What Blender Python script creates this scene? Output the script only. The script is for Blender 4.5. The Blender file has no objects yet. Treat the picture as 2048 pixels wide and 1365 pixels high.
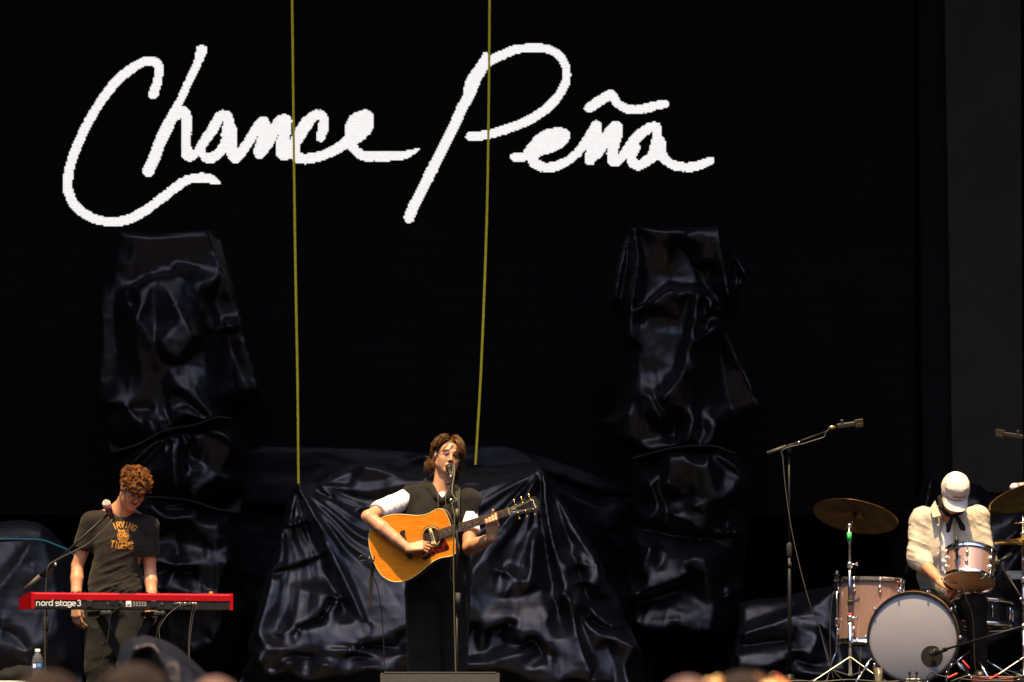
import bpy, math, random
import numpy as np
from mathutils import Vector, Matrix
from mathutils.bvhtree import BVHTree

# ------------------------------------------------------------------ camera, sky, sun, exposure
SC = bpy.context.scene
COL = SC.collection
F_MM, CAM_Y = 200.0, -34.0
FPX = 2048 * F_MM / 36.0
HORIZON = 1485.0                                   # the stage floor is level with the lens
PITCH = math.atan((HORIZON - 682.5) / FPX)
cam_data = bpy.data.cameras.new('camera')
cam = bpy.data.objects.new('camera', cam_data); COL.objects.link(cam)
cam.location = (0, CAM_Y, 0); cam.rotation_euler = (math.pi/2 + PITCH, 0, 0)
cam_data.lens = F_MM; cam_data.sensor_width = 36; cam_data.clip_start = 0.5; cam_data.clip_end = 3000
cam_data.dof.use_dof = True; cam_data.dof.focus_distance = 34.0; cam_data.dof.aperture_fstop = 4.5
SC.camera = cam

SUN_EL, SUN_AZ = math.radians(71), math.radians(14)     # azimuth: degrees to the left of the camera axis
world = bpy.data.worlds.new('World'); SC.world = world; world.use_nodes = True
wn = world.node_tree.nodes; wl = world.node_tree.links
sky = wn.new('ShaderNodeTexSky'); sky.sky_type = 'NISHITA'; sky.sun_disc = False
sky.sun_elevation = SUN_EL
sky.sun_rotation = math.pi + SUN_AZ
sky.air_density = 1.0; sky.dust_density = 2.4; sky.ozone_density = 1.2
wl.new(sky.outputs[0], wn['Background'].inputs[0]); wn['Background'].inputs[1].default_value = 0.15
sl = bpy.data.lights.new('sun', 'SUN'); sl.energy = 4.5; sl.angle = math.radians(0.55); sl.color = (1.0, 0.70, 0.32)
sun = bpy.data.objects.new('sun', sl); COL.objects.link(sun)
SUN_DIR = Vector((-math.sin(SUN_AZ)*math.cos(SUN_EL), -math.cos(SUN_AZ)*math.cos(SUN_EL), math.sin(SUN_EL)))
sun.rotation_euler = SUN_DIR.to_track_quat('Z', 'Y').to_euler(); sun.location = (0, -8, 20)
vs = SC.view_settings
vs.view_transform = 'Standard'; vs.look = 'None'; vs.exposure = 1.3; vs.gamma = 1.0; vs.use_curve_mapping = False
SC.render.engine = 'CYCLES'
SC.cycles.use_denoising = True
try: SC.cycles.denoiser = 'OPENIMAGEDENOISE'
except Exception: pass
SC.cycles.max_bounces = 6; SC.cycles.glossy_bounces = 4; SC.cycles.transmission_bounces = 8
SC.cycles.caustics_reflective = False; SC.cycles.caustics_refractive = False

RNG = np.random.default_rng(7)
random.seed(7)
cp, sp = math.cos(PITCH), math.sin(PITCH)
def at(px, py, y):
    """world point seen at photograph pixel (px,py) when it stands at depth y"""
    dx = (px - 1024.0) / FPX; dy = (682.5 - py) / FPX
    d = np.array((dx, cp - dy*sp, sp + dy*cp))
    return np.array((0, CAM_Y, 0)) + d * ((y - CAM_Y) / d[1])
def at_arr(px, py, y):
    dx = (px - 1024.0) / FPX; dy = (682.5 - py) / FPX
    ry = cp - dy*sp; t = (y - CAM_Y) / ry
    return np.stack((dx*t, y + 0*t, (sp + dy*cp)*t), -1)
def scale_at(y): return FPX / (y - CAM_Y)

# ------------------------------------------------------------------ materials
MATS = {}
def mat(name, col=(.5,.5,.5), rough=.5, metal=0., spec=.5, var=0., vscale=30., bump=0., bscale=200., emit=None, es=1., coat=0., trans=0., ior=1.45, sheen=0., aniso=0., alpha=None):
    if name in MATS: return MATS[name]
    m = bpy.data.materials.new(name); m.use_nodes = True; MATS[name] = m
    nt = m.node_tree; N = nt.nodes; L = nt.links; b = N['Principled BSDF']
    b.inputs['Base Color'].default_value = (*col, 1); b.inputs['Roughness'].default_value = rough
    b.inputs['Metallic'].default_value = metal; b.inputs['Specular IOR Level'].default_value = spec
    b.inputs['Coat Weight'].default_value = coat; b.inputs['Transmission Weight'].default_value = trans
    b.inputs['IOR'].default_value = ior; b.inputs['Sheen Weight'].default_value = sheen
    if emit: b.inputs['Emission Color'].default_value = (*emit, 1); b.inputs['Emission Strength'].default_value = es
    tc = N.new('ShaderNodeTexCoord')
    if var > 0:
        n = N.new('ShaderNodeTexNoise'); n.inputs['Scale'].default_value = vscale; n.inputs['Detail'].default_value = 5
        L.new(tc.outputs['Object'], n.inputs['Vector'])
        r = N.new('ShaderNodeMapRange'); r.inputs['From Min'].default_value = .3; r.inputs['From Max'].default_value = .7
        r.inputs['To Min'].default_value = 1 - var; r.inputs['To Max'].default_value = 1 + var
        L.new(n.outputs['Fac'], r.inputs['Value'])
        mx = N.new('ShaderNodeVectorMath'); mx.operation = 'SCALE'; mx.inputs[0].default_value = col
        L.new(r.outputs[0], mx.inputs['Scale']); L.new(mx.outputs[0], b.inputs['Base Color'])
        r2 = N.new('ShaderNodeMapRange'); r2.inputs['To Min'].default_value = max(0.02, rough - .08); r2.inputs['To Max'].default_value = min(1, rough + .08)
        L.new(n.outputs['Fac'], r2.inputs['Value']); L.new(r2.outputs[0], b.inputs['Roughness'])
    if bump > 0:
        n2 = N.new('ShaderNodeTexNoise'); n2.inputs['Scale'].default_value = bscale; n2.inputs['Detail'].default_value = 4
        L.new(tc.outputs['Object'], n2.inputs['Vector'])
        bp = N.new('ShaderNodeBump'); bp.inputs['Strength'].default_value = bump; bp.inputs['Distance'].default_value = .01
        L.new(n2.outputs['Fac'], bp.inputs['Height']); L.new(bp.outputs[0], b.inputs['Normal'])
    return m

# ------------------------------------------------------------------ mesh helpers
def A(*p): return np.array(p, float)
def obj(name, vf, m, parent=None, smooth=False, loc=None, auto=None):
    V, Fc = vf
    V = np.asarray(V, float)
    off = np.array(loc if loc is not None else (parent['_o'] if parent is not None and '_o' in parent else (0, 0, 0)), float)
    me = bpy.data.meshes.new(name)
    me.from_pydata((V - off).tolist(), [], [tuple(int(i) for i in f) for f in Fc])
    me.materials.append(m)
    if smooth: me.polygons.foreach_set('use_smooth', [True]*len(me.polygons))
    me.update()
    o = bpy.data.objects.new(name, me); COL.objects.link(o)
    if parent is not None:
        o.parent = parent
        po = np.array(parent['_o'], float)
        o.location = tuple(off - po)
    else: o.location = tuple(off)
    o['_o'] = [float(v) for v in off]
    if smooth and auto:
        try:
            me.set_sharp_from_angle(angle=math.radians(auto))
        except Exception: pass
    return o
def obj_np(name, V, Q, m, parent=None, smooth=True, loc=None):
    """fast path for large quad meshes (Q is an Nx4 int array)"""
    off = np.array(loc if loc is not None else (parent['_o'] if parent is not None else (0, 0, 0)), float)
    me = bpy.data.meshes.new(name); n = len(Q); k = Q.shape[1]
    me.vertices.add(len(V)); me.vertices.foreach_set('co', (np.asarray(V) - off).astype(np.float32).ravel())
    me.loops.add(n*k); me.loops.foreach_set('vertex_index', Q.astype(np.int32).ravel())
    me.polygons.add(n); me.polygons.foreach_set('loop_start', np.arange(0, n*k, k, dtype=np.int32))
    me.polygons.foreach_set('loop_total', np.full(n, k, dtype=np.int32))
    me.update(calc_edges=True); me.validate()
    me.polygons.foreach_set('use_smooth', [smooth]*len(me.polygons))
    me.materials.append(m)
    o = bpy.data.objects.new(name, me); COL.objects.link(o)
    if parent is not None:
        o.parent = parent; o.location = tuple(off - np.array(parent['_o'], float))
    else: o.location = tuple(off)
    o['_o'] = [float(v) for v in off]
    return o
def tag(o, label, cat, group=None):
    o['label'] = label; o['category'] = cat
    if group: o['group'] = group
    return o
def struct(o, label=None):
    o['kind'] = 'structure'
    if label: o['label'] = label
    return o
def thing(name, label, cat, loc, group=None):
    o = bpy.data.objects.new(name, None); COL.objects.link(o); o.empty_display_size = .1
    o.location = tuple(float(v) for v in loc); o['_o'] = [float(v) for v in loc]
    return tag(o, label, cat, group)
def join(*parts):
    V, Fc, n = [], [], 0
    for v, f in parts:
        v = np.asarray(v, float); V.append(v); Fc += [tuple(i + n for i in q) for q in f]; n += len(v)
    return np.concatenate(V), Fc
def xf(vf, M=None, t=None):
    V, Fc = vf; V = np.asarray(V, float)
    if M is not None: V = V @ np.asarray(M).T
    if t is not None: V = V + np.asarray(t)
    return V, Fc
def box(c, s, b=0.0, M=None):
    """box of full size s centred at c, edges chamfered by b"""
    s = np.asarray(s, float) / 2
    if b <= 0:
        V = A(*[(x, y, z) for x in (-1, 1) for y in (-1, 1) for z in (-1, 1)]) * s
        Fc = [(0, 1, 3, 2), (4, 6, 7, 5), (0, 4, 5, 1), (2, 3, 7, 6), (0, 2, 6, 4), (1, 5, 7, 3)]
    else:
        V, idx = [], {}
        for x in (-1, 1):
            for y in (-1, 1):
                for z in (-1, 1):
                    sg = np.array((x, y, z)); full = sg * s
                    for a in range(3):
                        p = full - sg * b; p[a] = full[a]
                        idx[(x, y, z, a)] = len(V); V.append(p)
        V = np.array(V); Fc = []
        for a in range(3):
            u, v = (a + 1) % 3, (a + 2) % 3
            for sa in (-1, 1):
                q = []
                for su, sv in ((-1, -1), (1, -1), (1, 1), (-1, 1)):
                    k = [0, 0, 0]; k[a] = sa; k[u] = su; k[v] = sv; q.append(idx[(*k, a)])
                Fc.append(tuple(q if sa > 0 else q[::-1]))
            for su in (-1, 1):
                for sv in (-1, 1):
                    k0 = [0, 0, 0]; k1 = [0, 0, 0]; k0[a] = -1; k1[a] = 1; k0[u] = k1[u] = su; k0[v] = k1[v] = sv
                    q = [idx[(*k0, u)], idx[(*k1, u)], idx[(*k1, v)], idx[(*k0, v)]]
                    Fc.append(tuple(q if su*sv > 0 else q[::-1]))
        for x in (-1, 1):
            for y in (-1, 1):
                for z in (-1, 1):
                    q = [idx[(x, y, z, i)] for i in range(3)]
                    Fc.append(tuple(q if x*y*z > 0 else q[::-1]))
    if M is not None: V = V @ np.asarray(M).T
    return V + np.asarray(c, float), Fc
def frame_z(d):
    d = np.asarray(d, float); d = d / np.linalg.norm(d)
    r = np.array((0, 0, 1.)) if abs(d[2]) < .95 else np.array((1., 0, 0))
    x = np.cross(r, d); x /= np.linalg.norm(x); y = np.cross(d, x)
    return np.stack((x, y, d), 1)
def lathe(prof, c=(0, 0, 0), axis=(0, 0, 1), n=24, cap=True):
    """prof: list of (radius, height along the axis)"""
    M = frame_z(axis); V = []; a = np.arange(n) * 2*math.pi/n
    for r, h in prof: V.append(np.stack((r*np.cos(a), r*np.sin(a), np.full(n, h)), 1))
    V = np.concatenate(V) @ M.T + np.asarray(c, float); Fc = []
    for i in range(len(prof)-1):
        for j in range(n):
            k = (j+1) % n; Fc.append((i*n+j, i*n+k, (i+1)*n+k, (i+1)*n+j))
    if cap:
        Fc.append(tuple(range(n))[::-1]); Fc.append(tuple(range((len(prof)-1)*n, len(prof)*n)))
    return V, Fc
def cyl(a, b, r, r2=None, n=14):
    a = np.asarray(a, float); b = np.asarray(b, float); L = np.linalg.norm(b - a)
    return lathe([(r, 0), (r if r2 is None else r2, L)], a, b - a, n)
def spline(P, k=8, closed=False):
    P = np.asarray(P, float); n = len(P); out = []
    if n < 3 and not closed: 
        t = np.linspace(0, 1, k*(n-1)+1)[:, None]; return P[0]*(1-t) + P[-1]*t
    for i in range(n if closed else n-1):
        p1, p2 = P[i], P[(i+1) % n]
        p0 = P[(i-1) % n] if closed or i > 0 else 2*p1 - p2
        p3 = P[(i+2) % n] if closed or i < n-2 else 2*p2 - p1
        for t in np.arange(k)/k:
            out.append(.5*((2*p1) + (-p0+p2)*t + (2*p0-5*p1+4*p2-p3)*t*t + (-p0+3*p1-3*p2+p3)*t**3))
    if not closed: out.append(P[-1])
    return np.array(out)
def tube(P, r, n=8, k=0, cap=True, flat=1.0):
    """tube along a polyline (k>0: along its spline); r scalar or per-point"""
    P = np.asarray(P, float); R = np.full(len(P), r, float) if np.isscalar(r) else np.asarray(r, float)
    if k:
        Q = spline(np.concatenate((P, R[:, None]), 1), k); P, R = Q[:, :3], np.maximum(Q[:, 3], 1e-5)
    m = len(P); T = np.gradient(P, axis=0); T /= np.maximum(np.linalg.norm(T, axis=1), 1e-9)[:, None]
    x = frame_z(T[0])[:, 0]; V = []; a = np.arange(n)*2*math.pi/n
    for i in range(m):
        x = x - T[i]*np.dot(x, T[i]); x /= max(np.linalg.norm(x), 1e-9); y = np.cross(T[i], x)
        V.append(P[i] + R[i]*(np.cos(a)[:, None]*x + flat*np.sin(a)[:, None]*y))
    V = np.concatenate(V); Fc = []
    for i in range(m-1):
        for j in range(n):
            q = (j+1) % n; Fc.append((i*n+j, i*n+q, (i+1)*n+q, (i+1)*n+j))
    if cap: Fc.append(tuple(range(n))[::-1]); Fc.append(tuple(range((m-1)*n, m*n)))
    return V, Fc
def ellipsoid(c, r, M=None, nu=16, nv=10):
    V = [(0, 0, -1)]
    for i in range(1, nv):
        p = -math.pi/2 + math.pi*i/nv
        for j in range(nu): V.append((math.cos(p)*math.cos(2*math.pi*j/nu), math.cos(p)*math.sin(2*math.pi*j/nu), math.sin(p)))
    V.append((0, 0, 1)); V = np.array(V)*np.asarray(r, float); Fc = []
    for j in range(nu):
        k = (j+1) % nu; Fc.append((0, 1+k, 1+j)); b = 1+(nv-2)*nu; Fc.append((b+j, b+k, len(V)-1))
        for i in range(nv-2): a0 = 1+i*nu; Fc.append((a0+j, a0+k, a0+nu+k, a0+nu+j))
    if M is not None: V = V @ np.asarray(M).T
    return V + np.asarray(c, float), Fc
def prism(poly, h, M=None, t=None, bev=0.0):
    """extrude a closed 2-D polygon (x,y) from z=0 to z=h (fan caps as n-gons)"""
    P = np.asarray(poly, float); n = len(P)
    ar = np.sum(P[:, 0]*np.roll(P[:, 1], -1) - np.roll(P[:, 0], -1)*P[:, 1])
    if ar < 0: P = P[::-1]
    V = np.concatenate((np.c_[P, np.zeros(n)], np.c_[P, np.full(n, h)]))
    Fc = [tuple(range(n))[::-1], tuple(range(n, 2*n))] + [(i, (i+1) % n, n+(i+1) % n, n+i) for i in range(n)]
    return xf((V, Fc), M, t)
def rot(axis, deg):
    return np.array(Matrix.Rotation(math.radians(deg), 3, axis))

# ------------------------------------------------------------------ numpy noise
def _hash(ix, iy, iz, seed):
    h = (ix.astype(np.int64)*374761393 + iy.astype(np.int64)*668265263 + iz.astype(np.int64)*2147483647 + seed*974634777) & 0xFFFFFFFF
    h = ((h ^ (h >> 13)) * 1274126177) & 0xFFFFFFFF
    return ((h ^ (h >> 16)) & 0xFFFF) / 65535.0
def vnoise(p, seed=0):
    p = np.asarray(p, float); i = np.floor(p).astype(np.int64); f = p - i; f = f*f*f*(f*(f*6-15)+10)
    r = 0
    for dx in (0, 1):
        wx = f[..., 0] if dx else 1-f[..., 0]
        for dy in (0, 1):
            wy = f[..., 1] if dy else 1-f[..., 1]
            for dz in (0, 1):
                wz = f[..., 2] if dz else 1-f[..., 2]
                r = r + wx*wy*wz*_hash(i[..., 0]+dx, i[..., 1]+dy, i[..., 2]+dz, seed)
    return r*2 - 1
def fbm(p, seed=0, o=3):
    r = 0; a = 1.; t = 0
    for k in range(o): r = r + a*vnoise(np.asarray(p)*2**k, seed+k*17); t += a; a *= .5
    return r/t
def ridged(p, seed=0, o=2):
    r = 0; a = 1.; t = 0
    for k in range(o): r = r + a*(1-2*np.abs(vnoise(np.asarray(p)*2**k, seed+k*31))); t += a; a *= .5
    return r/t

# ------------------------------------------------------------------ smooth solids: blended distance field -> quads
class SDF:
    def __init__(s, lo, hi, h):
        s.lo = np.array(lo, float); s.h = h; n = np.ceil((np.array(hi, float) - s.lo)/h).astype(int) + 1
        s.f = np.full(n, .25, np.float32); s.ax = [s.lo[i] + h*np.arange(n[i]) for i in range(3)]
    def _sub(s, lo, hi):
        a = np.maximum(np.floor((np.asarray(lo)-s.lo)/s.h).astype(int), 0); b = np.minimum(np.ceil((np.asarray(hi)-s.lo)/s.h).astype(int)+1, s.f.shape)
        if np.any(b <= a): return None
        sl = tuple(slice(int(x), int(y)) for x, y in zip(a, b))
        X, Y, Z = np.meshgrid(*[s.ax[i][sl[i]] for i in range(3)], indexing='ij')
        return sl, np.stack((X, Y, Z), -1)
    def _mix(s, sl, d, k, op):
        f = s.f[sl]; d = d.astype(np.float32)
        if op == 'u':
            if k > 0: h = np.clip(.5+.5*(f-d)/k, 0, 1); f[...] = f*(1-h)+d*h-k*h*(1-h)
            else: np.minimum(f, d, out=f)
        elif op == 's':
            d = -d
            if k > 0: h = np.clip(.5-.5*(f-d)/k, 0, 1); f[...] = f*(1-h)+d*h+k*h*(1-h)
            else: np.maximum(f, d, out=f)
    def cap(s, a, b, ra, rb=None, k=.02, op='u', sq=None):
        """tapered capsule; sq = (axis vector, factor) squashes the section along that axis"""
        a = np.asarray(a, float); b = np.asarray(b, float); rb = ra if rb is None else rb; R = max(ra, rb)+max(k, .01)*1.5
        if sq is not None: R *= max(1., sq[1])
        g = s._sub(np.minimum(a, b)-R, np.maximum(a, b)+R)
        if g is None: return
        sl, P = g; ab = b-a; t = np.clip(((P-a)@ab)/max(ab@ab, 1e-12), 0, 1); D = P-a-t[..., None]*ab
        if sq is not None:
            ax = np.asarray(sq[0], float); ax /= np.linalg.norm(ax); c = D@ax; D = D + (c*(1/sq[1]-1))[..., None]*ax
        s._mix(sl, np.sqrt((D*D).sum(-1)) - (ra+(rb-ra)*t), k, op)
    def chain(s, pts, rad, k=.02, sq=None):
        for i in range(len(pts)-1): s.cap(pts[i], pts[i+1], rad[i], rad[i+1], k, sq=sq)
    def ell(s, c, r, M=None, k=.02, op='u'):
        c = np.asarray(c, float); r = np.asarray(r, float); R = r.max()+max(k, .01)*1.5
        g = s._sub(c-R, c+R)
        if g is None: return
        sl, P = g; Q = P-c
        if M is not None: Q = Q@np.asarray(M)
        k0 = np.sqrt(((Q/r)**2).sum(-1)); k1 = np.sqrt(((Q/(r*r))**2).sum(-1))
        s._mix(sl, k0*(k0-1)/np.maximum(k1, 1e-6), k, op)
    def cut(s, p, n, R=None):
        """remove everything on the side of plane (p) that n points to (R: only within that distance of p)"""
        n = np.asarray(n, float); n /= np.linalg.norm(n)
        X, Y, Z = np.meshgrid(*s.ax, indexing='ij', sparse=True)
        d = (X-p[0])*n[0]+(Y-p[1])*n[1]+(Z-p[2])*n[2]
        if R is not None: d = np.minimum(d, R-np.sqrt((X-p[0])**2+(Y-p[1])**2+(Z-p[2])**2))
        np.maximum(s.f, d.astype(np.float32), out=s.f)
    def mesh(s):
        f = s.f; f[0] = f[-1] = .25; f[:, 0] = f[:, -1] = .25; f[:, :, 0] = f[:, :, -1] = .25
        ng = f < 0; nx, ny, nz = f.shape
        cnt = np.zeros((nx-1, ny-1, nz-1), np.int8)
        for i in (0, 1):
            for j in (0, 1):
                for k in (0, 1): cnt += ng[i:nx-1+i, j:ny-1+j, k:nz-1+k]
        act = (cnt > 0) & (cnt < 8); I = np.argwhere(act); pos = np.zeros((len(I), 3)); num = np.zeros(len(I))
        for a in range(3):
            u, v = [x for x in range(3) if x != a]
            for p in (0, 1):
                for q in (0, 1):
                    c0 = np.zeros(3, int); c0[u] = p; c0[v] = q; c1 = c0.copy(); c1[a] = 1
                    fa = f[tuple((I+c0).T)]; fb = f[tuple((I+c1).T)]; m = (fa < 0) != (fb < 0)
                    t = np.where(m, fa/np.where(m, fa-fb, 1), 0); w = c0[None, :] + np.zeros((len(I), 3)); w[:, a] += t
                    pos += w*m[:, None]; num += m
        V = s.lo + s.h*(I + pos/num[:, None])
        vid = np.full(act.shape, -1, np.int64); vid[act] = np.arange(len(I)); Q = []
        for a in range(3):
            u, v = (a+1) % 3, (a+2) % 3
            s0 = [slice(None)]*3; s1 = [slice(None)]*3; s0[a] = slice(0, -1); s1[a] = slice(1, None)
            ch = ng[tuple(s0)] != ng[tuple(s1)]; E = np.argwhere(ch)
            E = E[(E[:, u] > 0) & (E[:, v] > 0) & (E[:, u] < f.shape[u]-1) & (E[:, v] < f.shape[v]-1)]
            def vv(du, dv):
                e = E.copy(); e[:, u] += du; e[:, v] += dv; return vid[tuple(e.T)]
            q = np.stack((vv(-1, -1), vv(0, -1), vv(0, 0), vv(-1, 0)), 1)
            fl = ~ng[tuple(E.T)]; q[fl] = q[fl][:, ::-1]; Q.append(q)
        return V, np.concatenate(Q)
def vnormals(V, Q):
    n = np.cross(V[Q[:, 2]]-V[Q[:, 0]], V[Q[:, 3]]-V[Q[:, 1]]) if Q.shape[1] == 4 else np.cross(V[Q[:, 1]]-V[Q[:, 0]], V[Q[:, 2]]-V[Q[:, 0]])
    N = np.zeros_like(V)
    for i in range(Q.shape[1]): np.add.at(N, Q[:, i], n)
    return N/np.maximum(np.linalg.norm(N, axis=1), 1e-12)[:, None]
def relax(V, Q, it=2, w=.5):
    for _ in range(it):
        S = np.zeros_like(V); c = np.zeros(len(V)); k = Q.shape[1]
        for i in range(k):
            j = (i+1) % k
            np.add.at(S, Q[:, i], V[Q[:, j]]); np.add.at(c, Q[:, i], 1); np.add.at(S, Q[:, j], V[Q[:, i]]); np.add.at(c, Q[:, j], 1)
        V = V*(1-w) + w*S/np.maximum(c, 1)[:, None]
    return V
def bvh_of(V, Q): return BVHTree.FromPolygons([Vector(v) for v in V], [tuple(int(i) for i in q) for q in Q])

# ================================================================== STAGE STRUCTURE
M_ground = mat('dark_crowd_ground', (.008, .009, .011), .9, var=.3, vscale=3, bump=.3, bscale=60)  # ground darkened for the shaded crowd, to dim its reflection in the tarps
M_deck = mat('black_stage_deck', (.018, .018, .02), .6, var=.35, vscale=6, bump=.1)
M_cloth_black = mat('black_serge', (.004, .004, .0045), .95, spec=.1, var=.2, vscale=14)
M_steel_black = mat('black_painted_steel', (.006, .006, .0065), .42, spec=.22, var=.2, vscale=40)
M_roof = mat('shade_roof_skin', (.012, .012, .014), .8)
g = 1500.
struct(obj('ground', (A((-g, -g, -1.6), (g, -g, -1.6), (g, g, -1.6), (-g, g, -1.6)), [(0, 1, 2, 3)]), M_ground))
struct(obj('stage_floor', box((0, 2.4, -.82), (24, 13, 1.64), .01), M_deck))
struct(obj('added_shade_roof', box((0, 4.40, 11.2), (26, 9.5, .5), .03), M_roof))  # unseen roof added so its front edge shades the tarps behind
struct(obj('backdrop_curtain', box((0, 8.4, 5.2), (24, .05, 11.4), .0), M_cloth_black))
for sx in (-1, 1):
    struct(obj('added_side_curtain', box((sx*11.6, 2.8, 5.2), (.05, 11, 11.4), .0), M_cloth_black))  # unseen side curtains added to block light from the wings

# unseen stands added behind the audience to keep low sky off the stage
M_stand = mat('added_stands', (.018, .018, .019), .9, var=.3, vscale=.4)
sv_, sf_ = [], []
for k_ in range(15):
    an_ = math.radians(-84+k_*12); n_ = len(sv_)
    for r_, z_ in ((62, -1.6), (62, 4), (92, 34), (92, 48), (98, 48), (98, -1.6)): sv_.append((math.sin(an_)*r_, -20-math.cos(an_)*r_, z_))
    if k_:
        for q_ in range(5): sf_.append((n_-6+q_, n_+q_, n_+q_+1, n_-6+q_+1))
struct(obj('added_stands', (sv_, sf_), M_stand))

# ================================================================== LED WALL with the handwritten name
WY = 6.0
M_led = mat('led_black_face', (.0030, .0030, .0034), .75, spec=.06, var=.35, vscale=2.2)
M_led_side = mat('led_grey_face', (.036, .0255, .0215), .8, spec=.10, var=.18, vscale=3)
M_led_strip = mat('led_dim_face', (.0105, .0095, .0098), .8, spec=.08, var=.18, vscale=3)
def led_louvres(m, pitch):
    nt = m.node_tree; N = nt.nodes; L = nt.links; b = N['Principled BSDF']; tc = N['Texture Coordinate']
    w = N.new('ShaderNodeTexWave'); w.wave_type = 'BANDS'; w.bands_direction = 'Z'; w.inputs['Scale'].default_value = math.pi/10/pitch
    w.inputs['Distortion'].default_value = 0
    L.new(tc.outputs['Object'], w.inputs['Vector'])
    bp = N.new('ShaderNodeBump'); bp.inputs['Strength'].default_value = .35; bp.inputs['Distance'].default_value = .004
    L.new(w.outputs['Fac'], bp.inputs['Height']); L.new(bp.outputs[0], b.inputs['Normal'])
led_louvres(M_led, .022); led_louvres(M_led_side, .020); led_louvres(M_led_strip, .020)
tl = at(-420, -260, WY); br = at(1832, 1014, WY)
wall = thing('led_wall', 'huge black video wall showing the white handwritten name behind the band', 'video wall', (0, WY, br[2]))
cx, cz = (tl[0]+br[0])/2, (tl[2]+br[2])/2
# cabinets half a metre square, hair-thin joints
obj('screen_face', box((cx, WY+.06, cz), (br[0]-tl[0], .12, tl[2]-br[2]), .004), M_led, wall)
obj('bottom_rail', box((cx, WY+.04, br[2]-.03), (br[0]-tl[0]-.01, .14, .055), .006), M_cloth_black, wall)
sc_pts = [at(1834, -260, WY+.35), at(1888, -260, WY+.35), at(1905, 990, WY+.35), at(1846, 990, WY+.35)]
def slab(P, d):
    P = np.array(P); n = len(P); Q = P + A(0, d, 0)
    return np.concatenate((P, Q)), [tuple(range(n))[::-1], tuple(range(n, 2*n))] + [(i, (i+1) % n, n+(i+1) % n, n+i) for i in range(n)]
side = thing('led_column', 'tall dim grey video column at the stage edge behind the drummer', 'video wall', at(1960, 990, WY+.3))
obj('recessed_strip', slab(sc_pts, .08), M_led_strip, side)
obj('screen_face', slab([at(1885, -260, WY+.25), at(2040, -260, WY+.25), at(2046, 985, WY+.25), at(1906, 985, WY+.25)], .12), M_led_side, side)

def strokes_to_cells(strokes, cell=3.0):
    x0, y0, x1, y1 = 90, 60, 1470, 480
    nx, ny = int((x1-x0)/cell), int((y1-y0)/cell); G = np.zeros((ny, nx), bool)
    for S in strokes:
        P = spline(np.array(S, float), 14)
        for x, y, r in P:
            i0, i1 = int((x-r-x0)/cell)-1, int((x+r-x0)/cell)+2; j0, j1 = int((y-r-y0)/cell)-1, int((y+r-y0)/cell)+2
            i0, j0 = max(i0, 0), max(j0, 0)
            jj, ii = np.mgrid[j0:min(j1, ny), i0:min(i1, nx)]
            rr = r - .70 + .45*(_hash(ii, jj, ii*0, 5)-.5)*2
            G[jj, ii] |= ((x0+(ii+.5)*cell-x)**2 + (y0+(jj+.5)*cell-y)**2) < rr*rr
    return G, x0, y0, cell
def zc(S, ox, oy, k): return [(ox+x/k, oy+y/k, r/k) for x, y, r in S]
CH = [
 [(557,345,30),(575,290,26),(588,235,24),(583,192,27),(550,170,27),(505,172,26),(440,210,27),(370,265,28),(300,350,27),(240,440,27),(185,540,27),(140,640,27),(110,730,27),(97,800,28),(97,860,28),(118,920,28),(160,970,27),(220,1010,27),(290,1030,26),(360,1035,27),(430,1018,27),(520,970,27),(600,910,27),(680,848,27),(735,812,26),(800,797,27),(860,803,27),(902,822,17)],
 [(818,112,33),(800,168,25),(760,255,24),(715,350,22),(680,425,26),(640,510,33),(600,590,34),(565,680,33),(530,762,33)],
 [(655,480,28),(690,448,32),(722,440,28),(737,480,29),(735,550,28),(733,620,29),(740,672,33),(768,678,28),(800,650,22)],
 [(795,655,22),(830,605,28),(880,530,30),(915,470,30),(950,462,30),(962,490,28),(955,560,34),(948,610,30),(910,665,28),(862,692,30),(825,675,24),(812,640,24)],
 [(962,480,28),(975,550,34),(980,620,33),(985,670,33),(1005,690,28),(1045,640,28),(1090,570,28),(1125,510,27),(1152,490,25),(1165,515,23),(1152,580,35),(1130,660,35)],
 [(1130,660,33),(1170,620,30),(1200,555,33),(1235,500,32),(1265,480,28),(1280,500,25),(1265,560,32),(1250,620,34),(1252,668,34),(1280,675,25),(1310,605,25)],
 [(1300,620,22),(1350,545,30),(1400,482,32),(1442,458,28),(1472,475,28),(1472,530,29),(1460,578,28)],
 [(1400,490,30),(1350,570,28),(1322,630,26),(1330,682,30),(1370,695,30),(1430,688,28),(1500,665,28),(1560,633,30),(1615,595,36),(1655,565,46),(1695,520,48),(1708,470,36),(1690,462,30),(1650,495,46),(1625,550,40),(1622,610,28),(1648,652,28),(1690,680,28),(1750,683,27),(1820,682,28),(1890,678,25),(1940,665,19),(1985,643,9)],
]
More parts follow.
